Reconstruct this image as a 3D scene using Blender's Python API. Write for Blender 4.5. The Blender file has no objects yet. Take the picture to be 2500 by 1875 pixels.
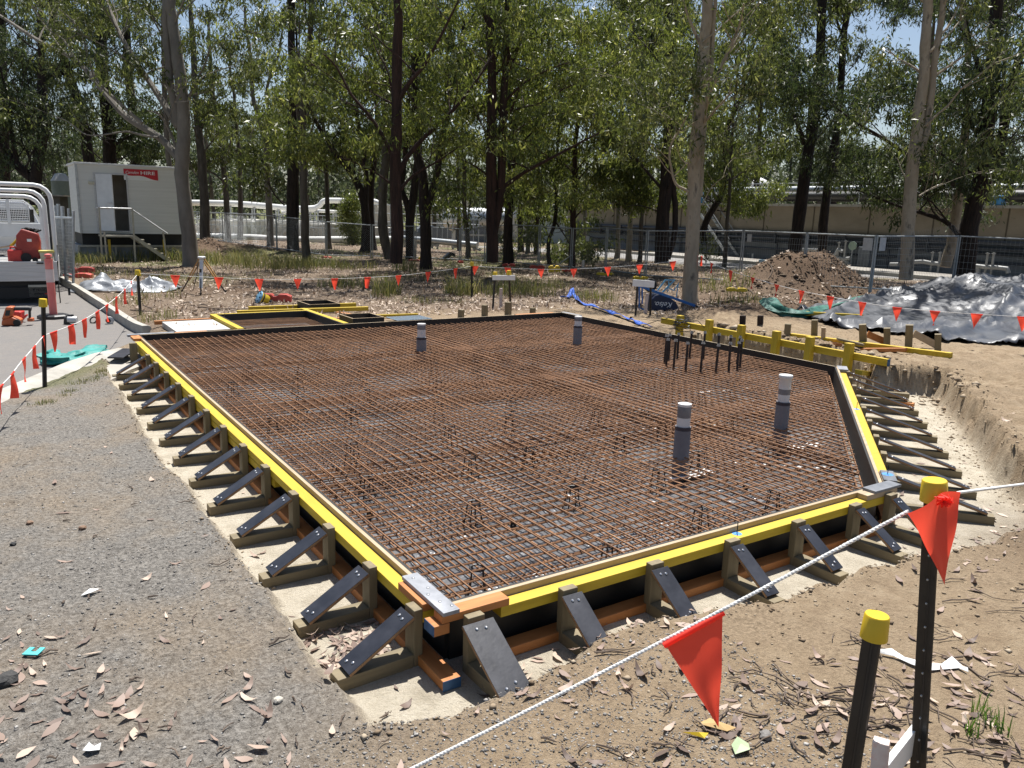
import bpy, bmesh, math, random
import numpy as np
from mathutils import Vector, Matrix
random.seed(11)
RNG = np.random.default_rng(11)
sc = bpy.context.scene
COL = sc.collection
PI = math.pi
V = Vector
ORD = ['nearest','second','third','fourth','fifth','sixth','seventh','eighth','ninth','tenth','eleventh','twelfth','thirteenth','fourteenth','fifteenth','sixteenth','seventeenth','eighteenth','nineteenth','twentieth']

# ------------------------------------------------------------ camera model (the photograph is 2500 x 1875)
FP, YAW, PITCH, ROLL = 1926.98, 0.585307, 0.212256, 0.0295255
CAM = V((-1.67228, -3.01652, 2.0))
FH = V((math.sin(YAW), math.cos(YAW), 0))
RH = V((math.cos(YAW), -math.sin(YAW), 0))
_f = V((math.sin(YAW)*math.cos(PITCH), math.cos(YAW)*math.cos(PITCH), -math.sin(PITCH)))
_u = RH.cross(_f)
_r = RH*math.cos(ROLL) + _u*math.sin(ROLL)
_u = _u*math.cos(ROLL) - RH*math.sin(ROLL)
def ray(px, py): return _f*FP + _r*(px-1250) - _u*(py-937.5)
def gp(px, py, z=0.0):
    d = ray(px, py); return CAM + d*((z-CAM.z)/d.z)
def pl(px, py, D):
    d = ray(px, py); return CAM + d*(D/d.dot(FH))
def dep(P): return (V(P)-CAM).dot(FH)
def proj(P):
    v = V(P)-CAM; k = FP/v.dot(_f)
    return 1250+v.dot(_r)*k, 937.5-v.dot(_u)*k
# zoom frames used while measuring the photograph
A = lambda x, y: (x*.3617, 350+y*.3617)
B = lambda x, y: (700+x*.3617, 350+y*.3617)
Cz = lambda x, y: (1400+x*.4973, 350+y*.4973)
Dz = lambda x, y: (x*.3617, 800+y*.3617)
Fz = lambda x, y: (1300+x*.5425, 1200+y*.5425)
Gz = lambda x, y: (1500+x*.4521, 750+y*.4521)
R8 = lambda x, y: (1700+x*.3617, 450+y*.3617)
R4 = lambda x, y: (x*.2412, 420+y*.2412)
R5 = lambda x, y: (380+x*.1808, 620+y*.1808)
R6 = lambda x, y: (700+x*.2712, 680+y*.2712)
R7 = lambda x, y: (1500+x*.1808, 640+y*.1808)
T1 = lambda x, y: (x*.3858, y*.3858)
T2 = lambda x, y: (800+x*.3858, y*.3858)
T3 = lambda x, y: (1650+x*.3858, y*.3858)

cd = bpy.data.cameras.new("camera"); cam = bpy.data.objects.new("camera", cd); COL.objects.link(cam)
cd.sensor_width = 36; cd.lens = 36*FP/2500; cd.clip_start = .05; cd.clip_end = 3000
m = Matrix((_r, _u, -_f)).transposed().to_4x4(); m.translation = CAM
cam.matrix_world = m; sc.camera = cam

# ------------------------------------------------------------ light
w = bpy.data.worlds.new("World"); sc.world = w; w.use_nodes = True
nt = w.node_tree; bg = nt.nodes['Background']
sky = nt.nodes.new('ShaderNodeTexSky'); sky.sky_type = 'NISHITA'; sky.sun_disc = False
SUN = V((.27, .28, 1)).normalized()
sky.sun_elevation = math.asin(SUN.z); sky.sun_rotation = math.atan2(SUN.x, SUN.y)
sky.air_density = 1.0; sky.dust_density = 1.6; sky.ozone_density = 1.2
nt.links.new(sky.outputs[0], bg.inputs[0]); bg.inputs[1].default_value = 0.07
sd = bpy.data.lights.new("sun", 'SUN'); sd.energy = 5.0; sd.angle = math.radians(.53); sd.color = (1, .97, .92)
so = bpy.data.objects.new("sun", sd); COL.objects.link(so); so.location = (20, 20, 60)
so.rotation_euler = (-SUN).to_track_quat('-Z', 'Y').to_euler()
sc.view_settings.view_transform = 'Standard'; sc.view_settings.look = 'None'
sc.view_settings.exposure = 0.76; sc.view_settings.gamma = 1
try:
    sc.cycles.max_bounces = 7; sc.cycles.diffuse_bounces = 3; sc.cycles.glossy_bounces = 3
    sc.cycles.transmission_bounces = 4; sc.cycles.transparent_max_bounces = 8
    sc.cycles.sample_clamp_indirect = 6; sc.cycles.use_denoising = True
    sc.cycles.caustics_reflective = False; sc.cycles.caustics_refractive = False
except Exception: pass

# ------------------------------------------------------------ materials
MATS = {}
def mat(name, c, c2=None, s=4.0, rough=.7, metal=0.0, bump=0.0, bs=None, st=(1,1,1), det=5.0, spec=.5, c3=None, p=(.35,.65), rr=0.0, rnd=True, alpha=None, coat=0.0):
    if name in MATS: return MATS[name]
    M = bpy.data.materials.new(name); M.use_nodes = True; MATS[name] = M
    n = M.node_tree; b = n.nodes['Principled BSDF']
    b.inputs['Roughness'].default_value = rough; b.inputs['Metallic'].default_value = metal
    b.inputs['Specular IOR Level'].default_value = spec; b.inputs['Coat Weight'].default_value = coat
    c = tuple(c)+(1,)
    tc = n.nodes.new('ShaderNodeTexCoord'); mp = n.nodes.new('ShaderNodeMapping')
    mp.inputs['Scale'].default_value = st
    n.links.new(tc.outputs['Object'], mp.inputs[0])
    src = mp.outputs[0]
    if rnd:
        oi = n.nodes.new('ShaderNodeObjectInfo'); va = n.nodes.new('ShaderNodeVectorMath'); va.operation = 'MULTIPLY_ADD'
        va.inputs[1].default_value = (1,1,1)
        sc_ = n.nodes.new('ShaderNodeMath'); sc_.operation = 'MULTIPLY'; sc_.inputs[1].default_value = 37.0
        n.links.new(oi.outputs['Random'], sc_.inputs[0]); n.links.new(src, va.inputs[0]); n.links.new(sc_.outputs[0], va.inputs[2])
        src = va.outputs[0]
    if c2 is None: b.inputs['Base Color'].default_value = c
    else:
        no = n.nodes.new('ShaderNodeTexNoise'); no.inputs['Scale'].default_value = s; no.inputs['Detail'].default_value = det; no.inputs['Roughness'].default_value = .62
        n.links.new(src, no.inputs['Vector'])
        r = n.nodes.new('ShaderNodeValToRGB'); n.links.new(no.outputs['Fac'], r.inputs[0])
        r.color_ramp.elements[0].position = p[0]; r.color_ramp.elements[0].color = c
        r.color_ramp.elements[1].position = p[1]; r.color_ramp.elements[1].color = tuple(c2)+(1,)
        if c3: e = r.color_ramp.elements.new(min(.98, p[1]+.12)); e.color = tuple(c3)+(1,)
        n.links.new(r.outputs[0], b.inputs['Base Color'])
        if rr:
            mr = n.nodes.new('ShaderNodeMapRange'); mr.inputs[3].default_value = rough-rr; mr.inputs[4].default_value = rough+rr
            n.links.new(no.outputs['Fac'], mr.inputs[0]); n.links.new(mr.outputs[0], b.inputs['Roughness'])
    if bump:
        n2 = n.nodes.new('ShaderNodeTexNoise'); n2.inputs['Scale'].default_value = bs or s*2; n2.inputs['Detail'].default_value = 6
        n.links.new(src, n2.inputs['Vector'])
        bp = n.nodes.new('ShaderNodeBump'); bp.inputs['Strength'].default_value = 1; bp.inputs['Distance'].default_value = bump
        n.links.new(n2.outputs['Fac'], bp.inputs['Height']); n.links.new(bp.outputs[0], b.inputs['Normal'])
    return M
# timber (grain along the stretched axis)
def wood(name, c, c2, axis, rough=.65, s=9, bump=.0012, c3=None):
    st = [7, 7, 7]; st[axis] = .8
    return mat(name, c, c2, s=s*.4, rough=rough, st=tuple(st), bump=bump, bs=s, c3=c3, p=(.32,.68))
YEL = [wood('yellow_lvl_%s' % a, (.43,.295,.014), (.53,.375,.022), i, c3=(.26,.19,.035)) for i, a in enumerate('xyz')]
ORA = [wood('orange_lvl_%s' % a, (.36,.125,.03), (.46,.19,.055), i, c3=(.27,.09,.02)) for i, a in enumerate('xyz')]
PIN = [wood('treated_pine_%s' % a, (.145,.115,.065), (.215,.17,.095), i, c3=(.10,.085,.05)) for i, a in enumerate('xyz')]
PALE = [wood('raw_timber_%s' % a, (.33,.245,.15), (.44,.34,.225), i, c3=(.24,.19,.13)) for i, a in enumerate('xyz')]
PLYF = mat('film_faced_ply', (.012,.013,.018), (.030,.032,.042), s=6, rough=.42, bump=.0006, bs=40, c3=(.075,.08,.095), p=(.35,.7), rr=.12)
PLYB = mat('dark_formply', (.009,.008,.007), (.02,.017,.014), s=5, rough=.55, c3=(.05,.045,.04), p=(.4,.72))
PLYE = wood('ply_edge', (.20,.105,.045), (.30,.17,.08), 1)
RUST = mat('rusty_steel', (.14,.066,.03), (.27,.13,.056), s=5, rough=.75, c3=(.42,.25,.125), bump=.001, bs=300, rnd=True)
GALV = mat('galvanised_steel', (.34,.36,.37), (.46,.48,.49), s=8, rough=.42, metal=.7)
STEEL = mat('bright_steel', (.6,.6,.6), rough=.3, metal=1)
WIRE = mat('black_wire', (.012,.012,.014), rough=.5)
MEMB = mat('plastic_membrane', (.085,.085,.09), (.17,.17,.175), s=1.2, rough=.25, bump=.035, bs=6, spec=1.0, c3=(.24,.23,.22))
WHITEP = mat('white_paint', (.74,.74,.72), (.80,.80,.79), s=5, rough=.5)
PICK = mat('black_painted_steel', (.007,.007,.008), (.016,.016,.017), s=7, rough=.45)
YCAP = mat('yellow_plastic', (.60,.40,.012), (.66,.46,.02), s=6, rough=.45)
FLAG = mat('orange_red_plastic', (.86,.075,.045), (.92,.10,.06), s=6, rough=.5, bump=.002, bs=25)
_n = FLAG.node_tree; _b = _n.nodes['Principled BSDF']; _t = _n.nodes.new('ShaderNodeBsdfTranslucent'); _t.inputs[0].default_value = (1,.10,.055,1)
_x = _n.nodes.new('ShaderNodeMixShader'); _x.inputs[0].default_value = .55
_n.links.new(_b.outputs[0], _x.inputs[1]); _n.links.new(_t.outputs[0], _x.inputs[2]); _n.links.new(_x.outputs[0], _n.nodes['Material Output'].inputs[0])
ROPE = mat('white_rope', (.66,.65,.62), (.78,.78,.76), s=60, rough=.9)
REDP = mat('red_plastic', (.50,.03,.025), (.58,.05,.035), s=6, rough=.45)
BLACK = mat('black_rubber', (.012,.012,.012), rough=.7)
CONC = mat('kerb_concrete', (.30,.285,.25), (.42,.40,.355), s=3, rough=.9, bump=.004, bs=40, c3=(.24,.225,.2))
BARKD = mat('dark_ironbark', (.012,.008,.007), (.038,.025,.019), s=5, rough=.95, st=(3,3,.5), bump=.05, bs=6, c3=(.07,.045,.034))
BARKR = mat('reddish_bark', (.022,.012,.009), (.058,.030,.022), s=4, rough=.95, st=(3,3,.4), bump=.05, bs=6, c3=(.11,.07,.052))
BARKG = mat('smooth_grey_gum_bark', (.125,.11,.09), (.20,.178,.148), s=1.8, rough=.8, st=(1.5,1.5,.6), bump=.012, bs=6, c3=(.25,.228,.195))
BARKM = mat('mottled_grey_bark', (.055,.045,.036), (.115,.098,.078), s=3, rough=.9, st=(2.5,2.5,.5), bump=.03, bs=6, c3=(.25,.21,.17))
BARKS = mat('spotted_gum_bark', (.26,.215,.155), (.33,.28,.21), s=2.6, rough=.75, st=(2.2,2.2,.9), bump=.01, bs=5, c3=(.10,.085,.068), p=(.38,.56))
def leafmat(name, cols, tr=.42, rough=.42):
    M = bpy.data.materials.new(name); M.use_nodes = True; n = M.node_tree; b = n.nodes['Principled BSDF']
    at = n.nodes.new('ShaderNodeAttribute'); at.attribute_name = 'lv'
    r = n.nodes.new('ShaderNodeValToRGB'); n.links.new(at.outputs['Fac'], r.inputs[0])
    e = r.color_ramp.elements; e[0].color = tuple(cols[0])+(1,); e[1].color = tuple(cols[-1])+(1,)
    for i, c in enumerate(cols[1:-1]): x = e.new((i+1)/(len(cols)-1)); x.color = tuple(c)+(1,)
    n.links.new(r.outputs[0], b.inputs['Base Color']); b.inputs['Roughness'].default_value = rough; b.inputs['Specular IOR Level'].default_value = .45
    t = n.nodes.new('ShaderNodeBsdfTranslucent'); g = n.nodes.new('ShaderNodeHueSaturation'); g.inputs['Value'].default_value = 1.5; g.inputs['Saturation'].default_value = 1.1
    n.links.new(r.outputs[0], g.inputs['Color']); n.links.new(g.outputs[0], t.inputs[0])
    x = n.nodes.new('ShaderNodeMixShader'); x.inputs[0].default_value = tr
    n.links.new(b.outputs[0], x.inputs[1]); n.links.new(t.outputs[0], x.inputs[2]); n.links.new(x.outputs[0], n.nodes['Material Output'].inputs[0])
    return M
LEAF1 = leafmat('gum_leaves', [(.030,.040,.013),(.062,.077,.022),(.115,.132,.038),(.26,.265,.10)])
LEAF2 = leafmat('bright_green_leaves', [(.038,.052,.014),(.085,.108,.026),(.155,.175,.044),(.30,.30,.10)])
LEAF3 = leafmat('dark_green_leaves', [(.022,.034,.013),(.040,.056,.02),(.07,.088,.03),(.14,.155,.06)], tr=.38)
LEAFF = leafmat('distant_leaves', [(.032,.043,.024),(.055,.07,.036),(.085,.10,.05),(.14,.155,.085)], tr=.35, rough=.6)
GRASS = leafmat('grass_blades', [(.09,.11,.03),(.15,.16,.05),(.24,.22,.09),(.34,.29,.15)], tr=.3, rough=.6)
LITTER = leafmat('dry_leaves', [(.09,.06,.042),(.20,.14,.10),(.36,.275,.205),(.60,.50,.40)], tr=.12, rough=.65)

# ------------------------------------------------------------ mesh builder
def tag(o, label=None, cat=None, group=None, kind=None):
    if label: o['label'] = label
    if cat: o['category'] = cat
    if group: o['group'] = group
    if kind: o['kind'] = kind
    return o
def empty(name, loc, label=None, cat=None, group=None, rz=0):
    o = bpy.data.objects.new(name, None); COL.objects.link(o); o.location = loc; o.rotation_euler.z = rz
    o.empty_display_size = .1
    return tag(o, label, cat, group)
class MB:
    def __init__(s): s.v = []; s.f = []
    def add(s, vs, fs):
        k = len(s.v); s.v += [tuple(x) for x in vs]; s.f += [tuple(i+k for i in f) for f in fs]; return s
    def box(s, x0, x1, y0, y1, z0, z1):
        return s.add([(x0,y0,z0),(x1,y0,z0),(x1,y1,z0),(x0,y1,z0),(x0,y0,z1),(x1,y0,z1),(x1,y1,z1),(x0,y1,z1)],
                     [(3,2,1,0),(4,5,6,7),(0,1,5,4),(1,2,6,5),(2,3,7,6),(3,0,4,7)])
    def beam(s, a, b, wd, ht, up=(0,0,1), off=(0,0)):          # box along a-b, wd sideways, ht along up
        a, b = V(a), V(b); d = (b-a).normalized(); up = V(up); sd = d.cross(up)
        sd = sd.normalized() if sd.length > 1e-6 else V((1,0,0)); up = sd.cross(d).normalized()
        q = []
        for P in (a, b):
            for i, j in ((-1,-1),(1,-1),(1,1),(-1,1)): q.append(P + sd*(i*wd/2+off[0]) + up*(j*ht/2+off[1]))
        return s.add(q, [(3,2,1,0),(4,5,6,7),(0,1,5,4),(1,2,6,5),(2,3,7,6),(3,0,4,7)])
    def tube(s, pts, r, n=8, caps=True):
        pts = [V(p) for p in pts]; R = r if hasattr(r, '__len__') else [r]*len(pts)
        k = len(s.v); prev = None
        for i, p in enumerate(pts):
            d = (pts[min(i+1, len(pts)-1)] - pts[max(i-1, 0)])
            d = d.normalized() if d.length > 1e-9 else V((0,0,1))
            if prev is None: x = d.cross(V((0,0,1)) if abs(d.z) < .9 else V((1,0,0))).normalized()
            else:
                x = prev - d*prev.dot(d); x = x.normalized() if x.length > 1e-6 else d.orthogonal().normalized()
            prev = x; y = d.cross(x)
            for j in range(n):
                a = 2*PI*j/n; s.v.append(tuple(p + (x*math.cos(a)+y*math.sin(a))*R[i]))
        for i in range(len(pts)-1):
            for j in range(n):
                a = k+i*n+j; b = k+i*n+(j+1) % n; s.f.append((a, b, b+n, a+n))
        if caps:
            s.f.append(tuple(k+j for j in range(n))[::-1]); s.f.append(tuple(k+(len(pts)-1)*n+j for j in range(n)))
        return s
    def lathe(s, c, prof, n=20, axis='z', cap=True):           # prof [(r, h)...]
        c = V(c); k = len(s.v)
        for r, h in prof:
            for j in range(n):
                a = 2*PI*j/n; e = V((r*math.cos(a), r*math.sin(a), h))
                if axis == 'x': e = V((e.z, e.x, e.y))
                if axis == 'y': e = V((e.y, e.z, e.x))
                s.v.append(tuple(c+e))
        for i in range(len(prof)-1):
            for j in range(n):
                a = k+i*n+j; b = k+i*n+(j+1) % n; s.f.append((a, b, b+n, a+n))
        if cap: s.f.append(tuple(k+j for j in range(n))[::-1]); s.f.append(tuple(k+(len(prof)-1)*n+j for j in range(n)))
        return s
    def prism(s, poly, d):                                      # polygon of 3-D points pushed along d
        poly = [V(p) for p in poly]; d = V(d); n = len(poly)
        return s.add(poly+[p+d for p in poly], [tuple(range(n))[::-1], tuple(range(n, 2*n))]+[(i, (i+1) % n, (i+1) % n+n, i+n) for i in range(n)])
    def grid(s, fn, nu, nv):
        k = len(s.v)
        for i in range(nu+1):
            for j in range(nv+1): s.v.append(tuple(fn(i/nu, j/nv)))
        for i in range(nu):
            for j in range(nv):
                a = k+i*(nv+1)+j; s.f.append((a, a+nv+1, a+nv+2, a+1))
        return s
    def quad(s, a, b, c, d): return s.add([a,b,c,d], [(0,1,2,3)])
    def build(s, name, m, parent=None, world=True, smooth=False, bevel=0, org=None):
        me = bpy.data.meshes.new(name)
        o3 = V(parent.location) if (parent is not None and world) else (V(org) if org is not None else V((0,0,0)))
        if parent is not None and world and parent.parent is not None: o3 = o3 + V(parent.parent.location)
        me.from_pydata([(x-o3.x, y-o3.y, z-o3.z) for x, y, z in s.v], [], s.f)
        me.materials.append(m); me.validate(); me.update()
        bm = bmesh.new(); bm.from_mesh(me); bmesh.ops.recalc_face_normals(bm, faces=bm.faces); bm.to_mesh(me); bm.free()
        if smooth: me.polygons.foreach_set('use_smooth', [True]*len(me.polygons))
        o = bpy.data.objects.new(name, me); COL.objects.link(o)
        if parent is not None: o.parent = parent
        elif org is not None: o.location = o3
        if bevel:
            b = o.modifiers.new('bevel', 'BEVEL'); b.width = bevel; b.segments = 2; b.limit_method = 'ANGLE'; b.angle_limit = .6
        if smooth:
            try: me.set_sharp_from_angle(angle=math.radians(50))
            except Exception: pass
        return o
def kids(o): return [c for c in bpy.data.objects if c.parent == o]
def copy_tree(o, parent=None, memo=None):
    c = o.copy(); COL.objects.link(c)
    if parent is not None: c.parent = parent
    for ch in list(o.children): copy_tree(ch, c)
    return c
def text(s, name, m, parent, origin, xd, yd, size, extr=.002, shear=0, world=True, align='LEFT', fit=None, bold=0):
    cu = bpy.data.curves.new(name, 'FONT'); cu.body = s; cu.size = size; cu.extrude = extr; cu.align_x = align; cu.shear = shear; cu.offset = bold*size
    t = bpy.data.objects.new('t', cu); COL.objects.link(t)
    bpy.context.view_layer.update()
    me = bpy.data.meshes.new_from_object(t.evaluated_get(bpy.context.evaluated_depsgraph_get()))
    bpy.data.objects.remove(t)
    if fit:
        xs = [v.co.x for v in me.vertices]; k = fit/max(1e-6, max(xs)-min(xs))
        for v in me.vertices: v.co.x = (v.co.x-min(xs))*k
    me.name = name; me.materials.clear(); me.materials.append(m)
    xd, yd = V(xd).normalized(), V(yd).normalized(); zd = xd.cross(yd)
    M = Matrix((xd, yd, zd)).transposed().to_4x4(); o3 = V(origin)
    if world and parent is not None:
        o3 = o3 - V(parent.location)
        if parent.parent is not None: o3 = o3 - V(parent.parent.location)
    M.translation = o3; me.transform(M)
    o = bpy.data.objects.new(name, me); COL.objects.link(o); o.parent = parent
    return o

# ------------------------------------------------------------ numpy noise
def vnoise(x, y, seed=0):
    xi = np.floor(x).astype(np.int64); yi = np.floor(y).astype(np.int64); fx = x-xi; fy = y-yi
    fx = fx*fx*(3-2*fx); fy = fy*fy*(3-2*fy)
    def h(a, b):
        n = (a*374761393 + b*668265263 + seed*1442695041) & 0xFFFFFFFF
        n = ((n ^ (n >> 13))*1274126177) & 0xFFFFFFFF
        return ((n ^ (n >> 16)) & 0xFFFF)/65535.0
    return (h(xi,yi)*(1-fx)+h(xi+1,yi)*fx)*(1-fy)+(h(xi,yi+1)*(1-fx)+h(xi+1,yi+1)*fx)*fy
def fbm(x, y, s, o=4, seed=0):
    t = 0; a = .5; n = 0
    for i in range(o):
        t = t+a*vnoise(x*s, y*s, seed+i*17); n += a; a *= .5; s *= 2.03
    return t/n
def sstep(e0, e1, x):
    t = np.clip((x-e0)/(e1-e0), 0, 1); return t*t*(3-2*t)
def poly_sd(x, y, poly):                                       # signed distance, negative inside
    d = np.full(np.shape(x), 1e9); ins = np.zeros(np.shape(x), bool); n = len(poly)
    for i in range(n):
        ax, ay = poly[i]; bx, by = poly[(i+1) % n]
        ex, ey = bx-ax, by-ay; wx, wy = x-ax, y-ay
        t = np.clip((wx*ex+wy*ey)/(ex*ex+ey*ey), 0, 1)
        d = np.minimum(d, (wx-ex*t)**2+(wy-ey*t)**2)
        c = ((ay > y) != (by > y)) & (x < (bx-ax)*(y-ay)/((by-ay) if abs(by-ay) > 1e-9 else 1e-9)+ax)
        ins ^= c
    d = np.sqrt(d); return np.where(ins, -d, d)
# ------------------------------------------------------------ ground
SLAB = [(-.13,-.13),(3.55,-.13),(7.45,2.95),(7.45,9.05),(-.13,9.05)]
PIT = [(-.6,-.42),(-.3,-.5),(.3,-.47),(.7,-.38),(1.05,-.38),(1.6,-.52),(2.05,-.58),(2.8,-.6),(3.6,-.75),(4.3,-.75),(4.9,-.45),(5.3,.0),(5.9,.4),(7,1.2),(8.2,2.15),(7.8,2.8),(8.35,3.3),(8.5,4.5),(8.4,6.6),(7.4,6.9),(7.4,9.0),(-.1,9.0),(-.45,8.6),(-.62,7.6),(-.65,5),(-.68,3.7),(-.62,2.6),(-.6,1.1)]
BANK = [(4.85,-.45),(5.25,0),(5.85,.4),(6.95,1.2),(8.15,2.15),(7.75,2.8),(8.3,3.3),(8.45,4.5),(8.4,6.3),(9.6,7.2),(15,8),(18,2),(14,-5),(7,-4),(5.6,-1.6)]
ROAD = [(-.05,45),(-.1,22.5),(.1,17),(.25,13.4),(.33,11.3),(.40,10.6),(.25,9.95),(-.2,9.35),(-.75,8.35),(-1.2,7.5),(-1.7,6.6),(-2.6,5),(-4,2.6),(-7,-2),(-30,-2),(-30,45)]
ROAD2 = [(24.3,21),(24.7,17.4),(27.5,13.2),(34,6),(40,8),(35.5,13.4),(32.3,17.5),(30.8,26),(27,36),(23.5,40),(22.6,38),(24,30)]
def ground_z(x, y, full=False):
    x = np.asarray(x, float); y = np.asarray(y, float)
    n1 = fbm(x, y, .9, 4, 3)-.5; n2 = fbm(x, y, 5.5, 4, 9)-.5; n3 = fbm(x, y, 22, 3, 21)-.5
    near = np.exp(-((x-1)**2+(y-1)**2)/200)
    h = n1*.07 + n2*.034*near + n3*.010*near
    sl = poly_sd(x, y, SLAB); sf = ((x > 1.44) & (x < 3.02) & (y > 9.0) & (y < 10.79))
    rs = np.maximum(sstep(8.4,9.0,y)*sstep(.1,.9,x), sstep(7.1,7.5,x)*sstep(5.6,7,y))
    h = h + .13*(1-sstep(.2,4.5,sl))*rs
    bk = poly_sd(x, y, BANK) + n2*.30 + n3*.10
    wb = 1-sstep(-.075,.03,bk)
    h = h + wb*(.25+n2*.10+n3*.05)*(1-sstep(8.5,15,x))
    # spoil mounds
    for cx, cy, rx, ry, hh, sd_ in ((17.5,11.3,2.8,1.6,1.15,4),(13.0,8.9,2.2,1.0,.28,5),(5.9,33.5,3.2,1.6,.55,6),(11.0,7.9,1.5,.8,.22,8)):
        q = ((x-cx)/rx)**2+((y-cy)/ry)**2
        h = h + hh*np.exp(-q*1.3)*(.8+.5*fbm(x, y, 1.7, 4, sd_)) + .05*np.exp(-q)*n3*2
    ps = poly_sd(x, y, PIT) + n2*.10 + n3*.04
    wp = 1-sstep(-.07,.02,ps)
    fl = -.10 + n1*.01 + n2*.008 - .22*sstep(7.45,7.7,x)*sstep(2.7,3.2,y)
    # crumbly lip
    h = h + .035*np.exp(-(ps/.12)**2)*(fbm(x, y, 7, 3, 33)) * (y < 8.3)
    h = h*(1-wp) + fl*wp
    rd = poly_sd(x, y, ROAD); wr = 1-sstep(-.04,.02,rd)
    h = h*(1-wr) + (-.06+n1*.008)*wr
    h = np.where(sf, -.08, h)
    r2 = poly_sd(x, y, ROAD2); w2 = 1-sstep(-.3,.1,r2)
    h = h*(1-w2) + (.02)*w2
    if full: return h, dict(pit=wp, road=wr, road2=w2, bank=wb, n1=n1, n2=n2, sl=sl, ps=ps)
    return h
def axis_lines(a, b, st, far, gr):
    c = list(np.arange(a, b+1e-6, st)); lo = []; s_ = st; x = a
    while x > -far: s_ *= gr; x -= s_; lo.append(x)
    hi = []; s_ = st; x = c[-1]
    while x < far: s_ *= gr; x += s_; hi.append(x)
    return np.array(lo[::-1]+c+hi)
gx = axis_lines(-3.2, 9.2, .045, 900, 1.055); gy = axis_lines(-2.6, 9.6, .045, 900, 1.045)
X, Y = np.meshgrid(gx, gy, indexing='ij'); Zg, K = ground_z(X.ravel(), Y.ravel(), True)
x, y = X.ravel(), Y.ravel()
nx, ny = len(gx), len(gy)
idx = np.arange(nx*ny).reshape(nx, ny)
F = np.stack([idx[:-1,:-1], idx[1:,:-1], idx[1:,1:], idx[:-1,1:]], -1).reshape(-1, 4)
def mesh_np(name, verts, faces, m, attrs=None, smooth=False):
    me = bpy.data.meshes.new(name); nv, nf, k = len(verts), len(faces), faces.shape[1]
    me.vertices.add(nv); me.vertices.foreach_set('co', np.ascontiguousarray(verts, np.float32).ravel())
    me.loops.add(nf*k); me.loops.foreach_set('vertex_index', np.ascontiguousarray(faces, np.int32).ravel())
    me.polygons.add(nf); me.polygons.foreach_set('loop_start', np.arange(0, nf*k, k, dtype=np.int32)); me.polygons.foreach_set('loop_total', np.full(nf, k, np.int32))
    me.update(calc_edges=True)
    if smooth: me.polygons.foreach_set('use_smooth', np.ones(nf, bool))
    for a, val in (attrs or {}).items():
        me.attributes.new(a, 'FLOAT', 'POINT').data.foreach_set('value', np.ascontiguousarray(val, np.float32))
    me.materials.append(m); me.validate()
    o = bpy.data.objects.new(name, me); COL.objects.link(o); return o
nb = fbm(x, y, .55, 4, 71)
front = (y < 9.2)
wg = (sstep(1.0, -.9, x + (nb-.5)*2.6 + sstep(.5,-1.3,y)*.9) * (y < 9.5)) * (1-K['pit'])
ws = K['pit']*sstep(.25, -.12, K['sl']-.95) * (y < 9)
wl = sstep(9.4, 11.5, y + (nb-.5)*3) * sstep(-.2, .4, x) ; wl = np.maximum(wl, sstep(9.5, 12, x)*sstep(6.5, 8.5, y))
wl = wl*(1-K['road'])*(1-K['road2'])*(1-sstep(45, 60, np.hypot(x, y)))
wm = np.zeros_like(x)
for cx, cy, r, a in ((17.5,11.0,3.0,1),(13.2,9.2,2.4,.9),(4.3,-1.3,.9,.8),(3.1,17.6,1.6,.8),(7.0,10.7,.9,.8),(3.3,17.0,1.5,.8),(5.9,33.5,3.2,1),(11,7.8,1.4,.8)):
    wm = np.maximum(wm, a*np.exp(-(((x-cx)**2+(y-cy)**2)/r**2)**1.5))
wgr = sstep(.52, .62, fbm(x, y, .35, 3, 5)) * sstep(17, 21, y) * (1-sstep(60, 90, np.hypot(x, y)))*.8
wgr = np.maximum(wgr, sstep(.50,.60,fbm(x, y, 1.3, 3, 44))*np.exp(-((poly_sd(x, y, ROAD)-.22)/.22)**2)*.7*(y < 9))
wgr = np.maximum(wgr, sstep(60, 90, np.hypot(x, y)))
wgr = np.maximum(wgr, sstep(.45,.6,nb)*(1-sstep(-1.2,.4,poly_sd(x, y, ROAD2)-1.2))*.8*(1-K['road2']))
G = bpy.data.materials.new('site_ground'); G.use_nodes = True; n = G.node_tree; b = n.nodes['Principled BSDF']
b.inputs['Roughness'].default_value = .95; b.inputs['Specular IOR Level'].default_value = .2
tc = n.nodes.new('ShaderNodeTexCoord')
def nz(s, d=6, r=.65):
    q = n.nodes.new('ShaderNodeTexNoise'); q.inputs['Scale'].default_value = s; q.inputs['Detail'].default_value = d; q.inputs['Roughness'].default_value = r
    n.links.new(tc.outputs['Object'], q.inputs['Vector']); return q.outputs['Fac']
def ramp(f, *cs):
    r = n.nodes.new('ShaderNodeValToRGB'); n.links.new(f, r.inputs[0]); e = r.color_ramp.elements
    e[0].position, e[0].color = cs[0][0], tuple(cs[0][1])+(1,); e[1].position, e[1].color = cs[-1][0], tuple(cs[-1][1])+(1,)
    for p_, c_ in cs[1:-1]: q = e.new(p_); q.color = tuple(c_)+(1,)
    return r.outputs[0]
def att(a):
    q = n.nodes.new('ShaderNodeAttribute'); q.attribute_name = a; return q.outputs['Fac']
def mix(f, a, b_, mode='MIX'):
    q = n.nodes.new('ShaderNodeMix'); q.data_type = 'RGBA'; q.blend_type = mode
    if isinstance(f, float): q.inputs[0].default_value = f
    else: n.links.new(f, q.inputs[0])
    n.links.new(a, q.inputs[6]); n.links.new(b_, q.inputs[7]); return q.outputs[2]
f_big, f_mid, f_fine, f_grit = nz(.9), nz(7), nz(45), nz(150, 4)
dirt = ramp(f_mid, (.3,(.19,.135,.085)), (.5,(.28,.21,.135)), (.7,(.36,.285,.195)))
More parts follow.
